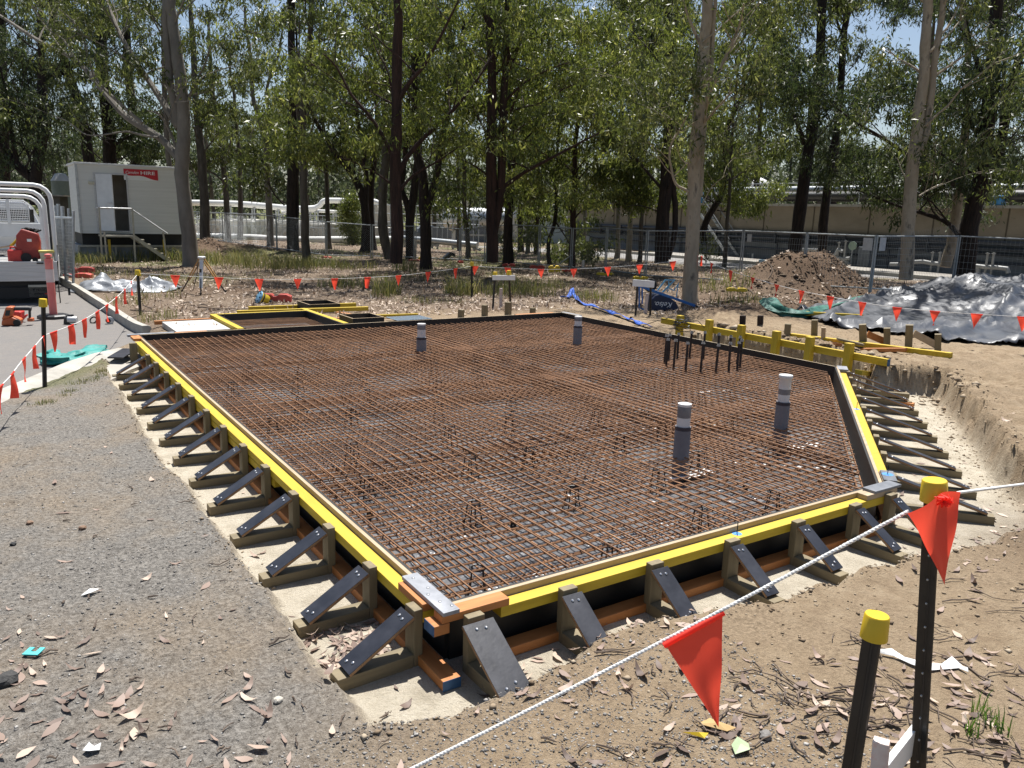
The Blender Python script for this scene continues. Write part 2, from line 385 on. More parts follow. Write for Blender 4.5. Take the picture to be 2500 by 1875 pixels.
dirt = mix(ramp(f_big,(.40,(0,0,0)),(.62,(1,1,1))), dirt, ramp(f_fine,(.3,(.17,.125,.08)),(.65,(.33,.25,.165))))
grav = ramp(f_fine, (.34,(.06,.054,.048)), (.5,(.155,.143,.127)), (.66,(.30,.28,.25)))
grav = mix(ramp(f_grit,(.40,(0,0,0)),(.70,(.7,.7,.7))), grav, ramp(f_grit,(.36,(.07,.064,.057)),(.64,(.36,.335,.30))))
grav = mix(ramp(f_big,(.46,(0,0,0)),(.66,(.55,.55,.55))), grav, dirt)
sand = ramp(f_mid, (.3,(.37,.325,.25)), (.55,(.49,.44,.35)), (.75,(.56,.51,.42)))
sand = mix(ramp(f_grit,(.5,(0,0,0)),(.62,(.5,.5,.5))), sand, ramp(f_fine,(.3,(.24,.19,.13)),(.7,(.45,.39,.29))))
litt = ramp(f_fine, (.32,(.055,.038,.027)), (.5,(.145,.105,.074)), (.62,(.25,.195,.145)), (.72,(.42,.34,.27)))
litt = mix(ramp(f_mid,(.42,(0,0,0)),(.62,(.6,.6,.6))), litt, ramp(f_grit,(.35,(.11,.08,.055)),(.7,(.33,.26,.19))))
soil = ramp(f_fine, (.3,(.06,.038,.025)), (.55,(.115,.075,.048)), (.75,(.20,.14,.09)))
aspl = ramp(f_grit, (.3,(.115,.108,.103)), (.5,(.165,.156,.148)), (.72,(.25,.235,.22)))
aspl = mix(ramp(f_mid,(.40,(0,0,0)),(.66,(.55,.55,.55))), aspl, ramp(f_fine,(.3,(.14,.125,.11)),(.7,(.27,.245,.22))))
asp2 = ramp(f_fine, (.3,(.20,.195,.19)), (.7,(.29,.28,.27)))
gras = ramp(f_fine, (.3,(.06,.07,.025)), (.55,(.125,.13,.05)), (.75,(.25,.22,.11)))
c = mix(att('wg'), dirt, grav)
c = mix(att('ws'), c, sand)
c = mix(att('wl'), c, litt)
c = mix(att('wm'), c, soil)
c = mix(att('wgr'), c, gras)
c = mix(att('wr'), c, aspl); c = mix(att('wr2'), c, asp2)
n.links.new(c, b.inputs['Base Color'])
bp = n.nodes.new('ShaderNodeBump'); bp.inputs['Distance'].default_value = .02; bp.inputs['Strength'].default_value = 1
ad = n.nodes.new('ShaderNodeMath'); ad.operation = 'MULTIPLY_ADD'; n.links.new(f_grit, ad.inputs[0]); ad.inputs[1].default_value = .55; n.links.new(f_fine, ad.inputs[2])
rdm = n.nodes.new('ShaderNodeMapRange'); n.links.new(att('wr'), rdm.inputs[0]); rdm.inputs[3].default_value = 1; rdm.inputs[4].default_value = .25
n.links.new(rdm.outputs[0], bp.inputs['Strength'])
n.links.new(ad.outputs[0], bp.inputs['Height']); n.links.new(bp.outputs[0], b.inputs['Normal'])
g = mesh_np('ground', np.stack([x, y, Zg], 1), F, G, dict(wg=wg, ws=ws, wl=wl, wm=wm, wgr=wgr, wr=K['road'], wr2=K['road2']), smooth=True)
tag(g, kind='structure')
def gz1(x_, y_): return float(ground_z(np.array([x_]), np.array([y_]))[0])
def onG(px, py, z=0.0):                                         # the ground point seen at a pixel
    for i in range(4): P = gp(px, py, z); z = gz1(P.x, P.y)
    return P

# ------------------------------------------------------------ kerbs and gutter
def ribbon(mb, line, prof):                                     # sweep a (sideways, up) profile along a ground line
    k = len(mb.v); L = [V((a, b, 0)) for a, b in line]; npf = len(prof)
    for i, P in enumerate(L):
        d = (L[min(i+1, len(L)-1)]-L[max(i-1, 0)]).normalized(); s_ = V((d.y, -d.x, 0))
        for o_, u_ in prof: mb.v.append(tuple(P+s_*o_+V((0,0,u_))))
    for i in range(len(L)-1):
        for j in range(npf):
            a = k+i*npf+j; b_ = k+i*npf+(j+1) % npf; mb.f.append((a, b_, b_+npf, a+npf))
    mb.f.append(tuple(k+j for j in range(npf))); mb.f.append(tuple(k+(len(L)-1)*npf+j for j in range(npf))[::-1])
def smooth_line(pts, n=6):
    out = []
    for i in range(len(pts)-1):
        p0, p1, p2, p3 = [np.array(pts[min(max(j, 0), len(pts)-1)]) for j in (i-1, i, i+1, i+2)]
        for t in np.arange(0, 1, 1/n): out.append(tuple(.5*((2*p1)+(-p0+p2)*t+(2*p0-5*p1+4*p2-p3)*t*t+(-p0+3*p1-3*p2+p3)*t**3)))
    out.append(tuple(pts[-1])); return out
kb = MB(); ln = smooth_line([(-.05,34),(-.1,22.5),(.1,17),(.25,13.4),(.33,11.3),(.42,10.65)])
ribbon(kb, ln, [(-.02,-.2),(-.02,-.03),(.02,.075),(.06,.09),(.15,.09),(.15,-.2)])
o = kb.build('kerb', CONC, bevel=.006); tag(o, kind='structure')
kb = MB(); ribbon(kb, [(-.1,8.72),(-.42,8.42),(-.75,7.95),(-1.15,7.18),(-1.5,6.5),(-1.78,5.9),(-2.6,4.5),(-4,2.2),(-7,-2.5)], [(-.02,-.3),(-.02,-.035),(.0,-.02),(.13,.03),(.26,.04),(.28,.03),(.28,-.3)][::-1])
o = kb.build('kerb', CONC, bevel=.008); tag(o, kind='structure')
kb = MB(); ribbon(kb, [(-.1,8.75),(-.42,8.45),(-.75,7.98),(-1.15,7.2),(-1.5,6.52),(-1.78,5.92),(-2.6,4.52),(-4,2.22),(-7,-2.5)], [(-.5,-.055),(-.03,-.045),(-.03,-.2),(-.5,-.2)])
kb2 = smooth_line([(-.1,22.5),(.1,17),(.25,13.4),(.33,11.3),(.42,10.65),(.15,9.9),(-.1,9.6)])
ribbon(kb, kb2, [(-.46,-.055),(-.03,-.048),(-.03,-.2),(-.46,-.2)])
o = kb.build('gutter', mat('gutter_concrete', (.29,.265,.23), (.38,.355,.31), s=2.2, rough=.9, bump=.003, bs=60, c3=(.22,.2,.17), p=(.3,.62))); tag(o, kind='structure')

# ------------------------------------------------------------ loose ground cover
def stones(name, pts, size, m, seed):
    r = np.random.default_rng(seed); N = len(pts)
    base = np.array([(1,0,0),(-1,0,0),(0,1,0),(0,-1,0),(0,0,1),(0,0,-1),(.6,.6,.5),(-.6,-.6,-.5)])[:6]
    fc = np.array([(0,2,4),(2,1,4),(1,3,4),(3,0,4),(2,0,5),(1,2,5),(3,1,5),(0,3,5)])
    s_ = size*np.minimum(.45+r.gamma(1.4,.42,N), 3.2)
    v = base[None]*(.6+.8*r.random((N,6,1)))*s_[:,None,None]*np.array([1,.8,.5])
    a = r.random(N)*2*PI; ca, sa = np.cos(a), np.sin(a)
    vx = v[:,:,0]*ca[:,None]-v[:,:,1]*sa[:,None]; vy = v[:,:,0]*sa[:,None]+v[:,:,1]*ca[:,None]
    z = ground_z(pts[:,0], pts[:,1])+s_*.15
    v = np.stack([vx+pts[:,0:1], vy+pts[:,1:2], v[:,:,2]+z[:,None]], -1)
    f = (fc[None]+np.arange(N)[:,None,None]*6).reshape(-1,3)
    return tag(mesh_np(name, v.reshape(-1,3), f, m, dict(lv=np.repeat(r.random(N),6))), kind='stuff')
STONE = leafmat('stone_grit', [(.08,.075,.07),(.16,.148,.135),(.24,.225,.205),(.42,.40,.37)], tr=0, rough=.9)
CLOD = leafmat('soil_clods', [(.13,.09,.055),(.21,.155,.10),(.30,.23,.155),(.40,.33,.24)], tr=0, rough=.95)
r_ = np.random.default_rng(5)
p_ = np.stack([r_.uniform(-4.5,-.55,70000), r_.uniform(-2.2,8.0,70000)], 1)
p2_ = np.stack([r_.uniform(-1.9,1.2,30000), r_.uniform(-1.7,-.4,30000)], 1)
p_ = np.concatenate([p_, p2_]); dcam = np.hypot(p_[:,0]-CAM.x, p_[:,1]-CAM.y)
p_ = p_[(r_.random(len(p_)) < np.clip(4.5/dcam,0,1)**1.5*(.25+1.5*np.clip(fbm(p_[:,0],p_[:,1],.8,3,8)-.3,0,1))) & (poly_sd(p_[:,0],p_[:,1],ROAD) > .5) & (poly_sd(p_[:,0],p_[:,1],PIT) > .0)]
stones('gravel', p_, .0042, STONE, 1)
# clods along the dug edges and on the bank
def along(poly, idxs, n_, w_):
    out = []
    for i in idxs:
        a_, b_ = np.array(poly[i]), np.array(poly[(i+1) % len(poly)]); L = np.hypot(*(b_-a_)); k = int(n_*L)
        t = r_.random((k,1)); out.append(a_+(b_-a_)*t+r_.normal(0,w_,(k,2)))
    return np.concatenate(out)
cl = np.concatenate([along(PIT, range(0,10), 130, .05), along(PIT, range(22,27), 60, .05), along(BANK, range(0,8), 260, .14), np.stack([r_.uniform(5.5,12,1500), r_.uniform(-1.5,6,1500)],1), np.stack([r_.uniform(.2,5.5,1800), r_.uniform(-2.4,-.5,1800)],1)])
cl = cl[poly_sd(cl[:,0], cl[:,1], SLAB) > .1]
stones('soil_clods', cl, .0075, CLOD, 2)
rb = np.stack([r_.uniform(7.5,8.5,500), r_.uniform(2.9,6.6,500)],1); mdp = np.stack([r_.normal(17,2.0,1500), r_.normal(10.8,1.0,1500)],1)
stones('rubble', np.concatenate([rb, along(BANK, range(3,8), 30, .1)]), .035, CLOD, 3)
stones('mound_clods', mdp, .03, leafmat('dark_clods', [(.05,.034,.022),(.09,.06,.04),(.14,.10,.065),(.21,.16,.11)], tr=0, rough=.95), 4)
# dry gum leaves: a curved blade of 4 quads each
def blades(name, pts, lmin, lmax, m, seed, wd=.2, curl=.35, lift=.004, lv=None):
    r = np.random.default_rng(seed); N = len(pts); L = r.uniform(lmin, lmax, N); W = L*wd*r.uniform(.7,1.4,N)
    t = np.linspace(0,1,5); wprof = np.array([.08,.8,1,.6,.05]); a = r.random(N)*2*PI; bend = r.normal(0,.5,N); cu = r.normal(0,curl,N)
    ang = a[:,None]+bend[:,None]*(t[None]-.5)
    cx = np.cumsum(np.cos(ang),1)/5*L[:,None]; cy = np.cumsum(np.sin(ang),1)/5*L[:,None]
    z0 = ground_z(pts[:,0], pts[:,1])+lift; zz = z0[:,None]+np.abs(cu[:,None]*L[:,None]*((t[None]-.5)**2)*2)
    roll = r.normal(0,.5,N)
    sx = -np.sin(ang)*wprof*W[:,None]*.5; sy = np.cos(ang)*wprof*W[:,None]*.5; sz = wprof*W[:,None]*.5*np.sin(roll)[:,None]
    v = np.stack([np.stack([pts[:,0:1]+cx-sx, pts[:,1:2]+cy-sy, zz+np.maximum(-sz,0)],-1), np.stack([pts[:,0:1]+cx+sx, pts[:,1:2]+cy+sy, zz+np.maximum(sz,0)],-1)], 2)
    k = np.arange(4); f1 = np.stack([2*k,2*k+2,2*k+3,2*k+1],1)
    f = (f1[None]+np.arange(N)[:,None,None]*10).reshape(-1,4)
    lvv = r.random(N)**1.0 if lv is None else lv(r, N)
    return tag(mesh_np(name, v.reshape(-1,3), f, m, dict(lv=np.repeat(lvv,10))), kind='stuff')
def px_scatter(boxes):
    out = []
    for x0, x1, y0, y1, k in boxes:
        for i in range(k):
            P = gp(random.uniform(x0,x1), random.uniform(y0,y1), 0); out.append((P.x, P.y))
    return np.array(out)
LEAFN = leafmat('fallen_gum_leaves', [(.10,.07,.055),(.20,.14,.11),(.33,.24,.19),(.52,.41,.32)], tr=.1, rough=.6)
nl = px_scatter([(0,330,1540,1875,55),(0,900,1350,1875,34),(300,700,1500,1875,18),(1250,2500,1560,1875,50),(1650,2250,1620,1800,60),(2200,2500,1600,1875,60),(2150,2500,1350,1875,40),(900,1700,1600,1875,14),(0,700,950,1350,25),(2200,2500,1150,1400,50)])
q_ = np.stack([r_.uniform(-.58,-.18,150), np.abs(r_.normal(0,.28,150))+.12],1); q2 = np.stack([r_.uniform(.0,1.4,60), r_.uniform(-.5,-.15,60)],1)
q3 = np.stack([r_.uniform(3.6,7.5,60), r_.uniform(-.5,2,60)],1); q3 = q3[poly_sd(q3[:,0],q3[:,1],SLAB) > .1]
nl = np.concatenate([nl, q_, q2, q3]); nl = nl[poly_sd(nl[:,0], nl[:,1], SLAB) > .02]
blades('fallen_leaves', nl, .045, .13, LEAFN, 7, wd=.24)
fa = np.stack([r_.uniform(-.2,34,90000), r_.uniform(8,44,90000)],1); dc = np.hypot(fa[:,0]-CAM.x, fa[:,1]-CAM.y)
ok = ((fa[:,1] > 9.9) | (fa[:,0] > 9.4)) & (poly_sd(fa[:,0],fa[:,1],ROAD) > .2) & (poly_sd(fa[:,0],fa[:,1],ROAD2) > .0) & (poly_sd(fa[:,0],fa[:,1],BANK) > .2)
ok &= r_.random(len(fa)) < np.clip(14/dc,0,1)**1.2*(.35+.9*fbm(fa[:,0],fa[:,1],.6,3,2))
blades('leaf_litter', fa[ok], .08, .19, LITTER, 8, wd=.30, curl=.6, lift=.008)
# twigs and bark strips
tw = MB()
for x0, x1, y0, y1, k, L in ((1350,1520,1580,1640,7,.25),(1850,2250,1700,1800,30,.3),(2150,2500,1250,1875,30,.35),(1300,2400,1550,1875,30,.12),(0,1000,1000,1875,40,.07),(0,900,1300,1875,14,.16),(900,2000,1650,1875,12,.2),(300,600,1000,1300,6,.2),(1700,2200,1520,1650,8,.16)):
    for i in range(k):
        P = onG(random.uniform(x0,x1), random.uniform(y0,y1)); a = random.uniform(0,2*PI); l = L*random.uniform(.4,1.2); pts = []
        if poly_sd(np.array([P.x]),np.array([P.y]),SLAB)[0] < .3: continue
        for j in range(5):
            a += random.gauss(0,.35); P = P+V((math.cos(a)*l/5, math.sin(a)*l/5, 0)); pts.append((P.x, P.y, gz1(P.x,P.y)+.008+random.random()*.012))
        rr_ = random.uniform(.0018,.005); tw.tube(pts, [rr_,rr_*1.1,rr_,rr_*.8,rr_*.4], 5)
for i in range(160):
    P = onG(random.uniform(300,2400), random.uniform(640,760)); a = random.uniform(0,2*PI); l = random.uniform(.3,1.3); pts = []
    if P.y < 10 and P.x < 9: continue
    for j in range(5):
        a += random.gauss(0,.3); P = P+V((math.cos(a)*l/5, math.sin(a)*l/5, 0)); pts.append((P.x, P.y, gz1(P.x,P.y)+.015+random.random()*.03))
    tw.tube(pts, [.012,.013,.012,.009,.005], 5)
tag(tw.build('fallen_twigs', mat('twig_bark', (.07,.05,.038), (.16,.12,.09), s=8, rough=.9)), kind='stuff')
# grass tufts
def tufts(name, spots, m, seed):
    r = np.random.default_rng(seed); VS = []; LV = []
    for (cx, cy, rad, hgt, k) in spots:
        a = r.random(k)*2*PI; rr_ = rad*np.sqrt(r.random(k)); bx = cx+rr_*np.cos(a); by = cy+rr_*np.sin(a)
        h = hgt*r.uniform(.4,1.15,k); wd = np.clip(h*.022,.003,.012); le = r.uniform(.1,.75,k)*h; a2 = r.random(k)*2*PI; s2 = r.random(k)*PI
        z = ground_z(bx, by); ex, ey = np.cos(a2)*le, np.sin(a2)*le; sx, sy = np.cos(s2)*wd, np.sin(s2)*wd
        v = np.stack([np.stack([bx-sx,by-sy,z],1), np.stack([bx+sx,by+sy,z],1), np.stack([bx+sx*.7+ex*.4,by+sy*.7+ey*.4,z+h*.65],1), np.stack([bx-sx*.7+ex*.4,by-sy*.7+ey*.4,z+h*.65],1), np.stack([bx+ex,by+ey,z+h*(1-.25*le/h)],1)],1)
        VS.append(v); LV.append(np.repeat(np.clip(r.normal(.45,.25,k),0,1),5))
    v = np.concatenate(VS); N = len(v)
    f = (np.array([(0,1,2,3),(3,2,4,4)])[None]+np.arange(N)[:,None,None]*5).reshape(-1,4)
    f3 = np.concatenate([np.array([(0,1,2)]),np.array([(0,2,3)]),np.array([(3,2,4)])]); f3 = (f3[None]+np.arange(N)[:,None,None]*5).reshape(-1,3)
    return tag(mesh_np(name, v.reshape(-1,3), f3, m, dict(lv=np.concatenate(LV))), kind='stuff')
sp = []
def tuft(px, py, rad, h, k):
    P = onG(px, py); sp.append((P.x, P.y, rad, h, k))
for (q, rad, h, k) in [(B(680,1020),.35,.55,160),(B(640,1040),.3,.35,80),(B(340,970),.5,.35,160),(B(480,970),.8,.35,160),(B(1170,1020),.45,.5,260),(B(1330,1010),.4,.35,110),(B(1450,1030),.6,.4,160),(B(1570,1000),.6,.45,260),(B(1700,1030),.5,.35,120),(B(1780,980),.5,.4,120),(B(2080,1060),.5,.35,90),(B(800,860),.4,.5,120),(B(1000,1080),.7,.2,120),(B(870,1075),.5,.2,80),
    (A(1070,1040),.6,.25,120),(A(850,1090),.5,.25,90),(A(1070,1190),.35,.22,110),(A(1200,790),.9,.55,260),(A(960,790),.9,.5,240),(A(560,810),1.0,.45,240),(A(620,800),.9,.4,180),(A(1500,810),1.5,.5,420),(A(1600,800),1.4,.5,300),(A(1750,840),1.2,.45,300),(A(1900,840),1.2,.45,260),(A(2020,820),1.0,.45,240),(A(2150,830),1,.4,200),(Cz(100,770),.6,.3,110),(Cz(740,740),.7,.4,200),(Cz(800,720),.6,.35,120),(B(60,850),.9,.4,160),(B(230,830),1,.35,160),(B(440,850),.9,.4,160),(A(700,900),.7,.25,120),(A(1140,930),.5,.3,60)]:
    tuft(q[0], q[1], rad, h, k)
for i in range(110):
    P = onG(random.uniform(150,2450), random.uniform(600,690)); sp.append((P.x, P.y, random.uniform(.3,1.1), random.uniform(.15,.35), 40))
sp = [s_ for s_ in sp if poly_sd(np.array([s_[0]]),np.array([s_[1]]),ROAD2)[0] > .4 and poly_sd(np.array([s_[0]]),np.array([s_[1]]),ROAD)[0] > .3]
for i in range(26):                                             # dry grass along the near kerb
    t = random.random(); q = [(-.5,8.0),(-.85,7.45),(-1.25,6.7),(-1.6,5.9)]; j = min(int(t*3),2); u = t*3-j
    sp.append((q[j][0]*(1-u)+q[j+1][0]*u+random.uniform(.12,.32), q[j][1]*(1-u)+q[j+1][1]*u, .08, .05, 22))
tufts('grass', sp, GRASS, 3)
g2 = []
for q in ((2390,1740),(2420,1770),(2450,1790),(2370,1790)):
    P = onG(*q); g2.append((P.x, P.y, .03, .10, 16))
tufts('grass', g2, leafmat('fresh_grass', [(.05,.10,.015),(.08,.16,.025),(.13,.22,.04),(.2,.26,.08)], tr=.3), 6)
# ------------------------------------------------------------ slab formwork
W, L, ZT = 7.319, 8.923, .2
P1, P2, P3, P4, P5 = V((0,0,0)), V((0,L,0)), V((3.461,0,0)), V((7.319,3.04,0)), V((7.319,L,0))
cdir = (P4-P3).normalized(); cn = V((cdir.y, -cdir.x, 0))
fw = empty('slab_formwork', (0,0,-.1), 'timber edge form round the rusty mesh, yellow beams outside and black ply inside', 'formwork')
def run(a, b, n_, o0, o1, z0, z1):                               # a bar along a-b, from o0 to o1 outside the inner face
    m_ = MB(); n_ = V(n_)
    return m_.beam(a+n_*((o0+o1)/2)+V((0,0,(z0+z1)/2)), b+n_*((o0+o1)/2)+V((0,0,(z0+z1)/2)), abs(o1-o0), z1-z0)
SIDES = [(P1+V((0,-.0,0)), P2, V((-1,0,0)), 1), (P1, P3, V((0,-1,0)), 0), (P3, P4, cn, 0), (P4, P5, V((1,0,0)), 1), (P5, P2, V((0,1,0)), 0)]
for i, (a, b, n_, ax_) in enumerate(SIDES):
    e = .015 if i in (0,1) else .012
    run(a, b, n_, 0, .017, -.1, ZT-.003).build('ply_panel', PLYB, fw)
    if i < 3: run(a, b, n_, .0185, .042, ZT-.07, ZT).build('capping_batten', PALE[ax_], fw, bevel=.002)
    else: run(a, b, n_, -.0005, .0185, ZT-.0029, ZT).build('ply_edge_strip', mat('raw_ply_edge', (.32,.25,.16), (.46,.38,.27), s=6, rough=.8), fw)
run(V((0,.02,0)), V((0,L-.35,0)), (-1,0,0), .046, .125, .11, .165).build('waler_beam', YEL[1], fw, bevel=.003)
run(V((0,2.35,0)), V((0,L-.2,0)), (-1,0,0), .05, .12, .045, .10).build('waler_beam', YEL[1], fw, bevel=.003)
run(V((.22,0,0)), V((3.42,0,0)), (0,-1,0), .046, .125, .11, .165).build('waler_beam', YEL[0], fw, bevel=.003)
run(P3+cdir*.12, P4-cdir*.25, cn, .046, .125, .11, .165).build('waler_beam', YEL[0], fw, bevel=.003)
run(V((.25,L,0)), V((3.05,L,0)), (0,1,0), .03, .075, .14, .192).build('waler_beam', YEL[0], fw, bevel=.003)
run(V((0,-.235,0)), V((0,L-.1,0)), (-1,0,0), .06, .15, -.1, -.05).build('bottom_rail', ORA[1], fw, bevel=.003)
run(V((.06,0,0)), V((3.5,0,0)), (0,-1,0), .06, .15, -.1, -.05).build('bottom_rail', ORA[0], fw, bevel=.003)
run(P3, P4, cn, .06, .15, -.1, -.05).build('bottom_rail', ORA[0], fw, bevel=.003)
BLUEP = mat('blue_end_paint', (.02,.07,.16), (.03,.10,.22), s=30, rough=.6)
MB().box(-.152,-.058,-.2365,-.2352,-.1,-.05).build('painted_end', BLUEP, fw)
# corner blocks and plates
PLATE = mat('weathered_grey_plate', (.20,.21,.23), (.34,.35,.375), s=7, rough=.45, c3=(.50,.51,.53), bump=.001, bs=30)
MB().box(-.126,-.05,.02,.285,.1655,.203).build('corner_block', ORA[1], fw, bevel=.003)
MB().box(-.10,.265,-.128,-.045,.1655,.203).build('corner_block', ORA[0], fw, bevel=.003)
MB().box(-.14,-.06,-.128,-.03,.112,.163).build('corner_block', ORA[0], fw, bevel=.003)
MB().box(-.142,-.1405,-.128,-.03,.112,.163).build('painted_end', BLUEP, fw)
pt = MB().box(-.098,-.012,-.135,.30,.2035,.224).build('corner_plate', PLATE, fw, bevel=.002)
for q in ((-.06,.25),(-.045,.12),(-.075,.06),(-.06,-.03),(-.03,-.09)): MB().lathe((q[0],q[1],.2242), [(.0075,0),(.0075,.003),(.004,.005)], 8).build('screw_head', STEEL, pt)
MB().box(-.135,-.02,L-.33,L-.04,.1655,.2025).build('corner_block', ORA[1], fw, bevel=.003)
MB().box(-.16,.45,L+.02,L+.10,.175,.207).build('corner_plate', PLATE, fw, bevel=.002)
MB().box(.46,.9,L+.03,L+.09,.165,.20).build('corner_block', ORA[0], fw, bevel=.003)
for a, b in ((P3-V((.30,0,0)), P3+V((.05,0,0))),): run(a, b, (0,-1,0), .045, .125, .1655, .203).build('corner_block', PALE[0], fw, bevel=.003)
run(P3+cdir*-.02, P3+cdir*.34, cn, .048, .128, .1655, .203).build('corner_block', PALE[0], fw, bevel=.003)
PLD = mat('dark_grey_plate', (.10,.11,.125), (.19,.20,.22), s=8, rough=.5, bump=.001, bs=30)
run(P3-V((.22,0,0)), P3+V((.09,0,0)), (0,-1,0), .03, .13, .2035, .222).build('corner_plate', PLD, fw, bevel=.002)
run(P3+cdir*.06, P3+cdir*.30, cn, .05, .14, .2035, .221).build('corner_plate', PLD, fw, bevel=.002)
run(P4-cdir*.2, P4+cdir*.06, cn, .03, .15, .166, .2035).build('corner_plate', PLATE, fw, bevel=.002)
run(P5-V((0,.5,0)), P5+V((0,.05,0)), (1,0,0), .02, .10, .17, .205).build('corner_plate', PLATE, fw, bevel=.002)
run(P5-V((1.0,0,0)), P5-V((.15,0,0)), (0,1,0), .03, .11, .165, .20).build('corner_block', ORA[0], fw, bevel=.002)
for P in (P3+cdir*.2+cn*.09+V((0,0,.22)), P3+cdir*2.6+cn*.08+V((0,0,.165)), V((1.93,-.07,.165))): MB().tube([P, P+V((0,0,.075))], .003, 6).build('survey_nail', BLACK, fw)
for P, r0 in ((P3+cdir*.2+cn*.09+V((0,0,.2215)), .04), (P3+cdir*2.6+cn*.08+V((0,0,.1657)), .03), (V((1.93,-.07,.1657)), .03)): MB().lathe(P, [(r0,0),(r0*.9,.0006)], 14).build('survey_paint_spot', mat('blue_spray_paint', (.02,.16,.5), (.1,.3,.6), s=60, rough=.7), fw)

# ------------------------------------------------------------ braces: peg, sole and strut
def make_brace(label, sw, L_, grp, sth=.018, w_=.09, peg_h=.285):
    t = empty('formwork_brace', (0,0,0), label, 'brace', grp)
    MB().box(.002,.048,-.045,.045,-.06,peg_h).build('peg', PIN[2], t, False, bevel=.003)
    MB().box(.049,L_,-w_/2,w_/2,-.01,.062).build('sole', PIN[0], t, False, bevel=.003)
    a, b = V((L_-.055,0,.066)), V((.052,0,peg_h-.035)); d = (b-a).normalized(); up = V((d.z,0,-d.x)); up = up if up.z > 0 else -up
    s_ = MB().beam(a+up*(sth/2), b+up*(sth/2), sw, sth, up=up).build('strut', PLYF, t, False, bevel=.001)
    MB().beam(a+up*(sth*.5), b+up*(sth*.5), sw+.0016, sth*.72, up=up).build('strut_edge', PLYE, s_, False)
    for P, q in ((a+d*.03,-.018),(a+d*.045,.012),(b-d*.035,-.014),(b-d*.04,.012)):
        c0 = P+up*(sth+.0005)+V((0,q*sw/.09,0)); x_ = V((0,1,0)); y_ = up.cross(x_); sc_ = MB()
        for h_, r0 in ((0,.008),(.003,.008),(.006,.004)):
            for j in range(8): sc_.v.append(tuple(c0+up*h_+(x_*math.cos(j*PI/4)+y_*math.sin(j*PI/4))*r0))
        for i in range(2):
            for j in range(8): sc_.f.append((i*8+j, i*8+(j+1) % 8, i*8+8+(j+1) % 8, i*8+8+j))
        sc_.f.append(tuple(16+j for j in range(8)))
        sc_.build('screw_head', STEEL, s_, False)
    return t
LG, NG, RG = 'braces along the left side of the formwork', 'braces along the near side of the formwork', 'braces along the angled right side of the formwork'
ly = [.06,.58,1.18,1.82,2.45,3.04,3.66,4.28,4.91,5.55,6.19,6.82,7.38]
pL = make_brace('x', .122, .43, LG); first = True
for i, yy in enumerate(ly):
    o = pL if i == 0 else copy_tree(pL)
    o.location = (-.125, yy, -.1); o.rotation_euler.z = PI + random.uniform(-.05,.05)
    o['label'] = ('black ply strut and pine peg at the very front of the left row' if i == 0 else
      'last black strut and peg of the left row, next to the cut kerb end' if i == len(ly)-1 else
      '%s brace along the left yellow beam, counted from the grey corner plate' % ORD[i])
o = copy_tree(pL); 
nxs = [(.055,.165),(.6,.12),(1.19,.115),(1.8,.10),(2.4,.10),(2.99,.09),(3.40,.09)]
for i, (xx, sw) in enumerate(nxs):
    o2 = o if i == -1 else make_brace('x', sw, .43 if i == 0 else .37+.02*(i % 2), NG)
    o2.location = (xx, -.125, -.1); o2.rotation_euler.z = -PI/2+random.uniform(-.04,.06)
    o2['label'] = ('widest black ply strut, just right of the front orange corner block' if i == 0 else
      'black strut at the right end of the near side, behind the red flag' if i == len(nxs)-1 else
      'scuffed white-streaked strut, second from the right end of the near yellow beam' if i == 5 else
      '%s brace along the near yellow beam, counted from the grey corner plate' % ORD[i])
for c in list(o.children):
    for d_ in list(c.children): bpy.data.objects.remove(d_)
    bpy.data.objects.remove(c)
bpy.data.objects.remove(o)
pR = make_brace('x', .075, .72, RG, w_=.075)
ts = [.35,.95,1.5,2.08,2.65,3.22,3.80,4.3,4.72]
for i, tt in enumerate(ts):
    o = pR if i == 0 else copy_tree(pR)
    P = P3+cdir*tt+cn*.126; o.location = (P.x, P.y, -.1); o.rotation_euler.z = math.atan2(cn.y, cn.x)+random.uniform(-.06,.06)
    o['label'] = ('first thin strut of the angled right side, beside the bent dark corner plates' if i == 0 else
      'last thin strut of the angled right side, under the short yellow beam end' if i == len(ts)-1 else
      '%s thin strut along the angled right beam, counted from the dark corner plates' % ORD[i])
# loose pieces beside the right side
def stick(name, label, a, b, wd, ht, m_, cat='timber', group=None, lift=True, bev=.003):
    a, b = V(a), V(b); c = (a+b)/2
    r = MB().beam(a, b, wd, ht).build(name, m_, None, org=c, bevel=bev); return tag(r, label, cat, group)
stick('timber_offcut', 'orange timber offcut lying in the trench beside the thin struts', onG(2170,985,-.1)+V((0,0,.03)), onG(2230,995,-.1)+V((0,0,.03)), .09, .045, ORA[0])
stick('timber_offcut', 'long grey timber lying in the trench just above an orange offcut', onG(2130,967,-.1)+V((0,0,.05)), onG(2218,976,-.1)+V((0,0,.05)), .09, .06, PIN[0])
stick('timber_offcut', 'short yellow beam end poking out at the far right corner', V((7.40,2.75,.17)), onG(2130,930,.05)+V((0,0,.09)), .09, .06, YEL[0])
stick('ply_offcut', 'black ply scrap lying on the kerb end behind the left row', V((-.42,8.18,.03)), V((-.18,8.62,.06)), .2, .02, PLYF, 'plywood')
stick('formwork_peg', 'tall dark timber peg at the far left corner, beside the kerb end', V((-.19,8.25,-.1)), V((-.19,8.25,.2)), .09, .05, PIN[2], 'peg')

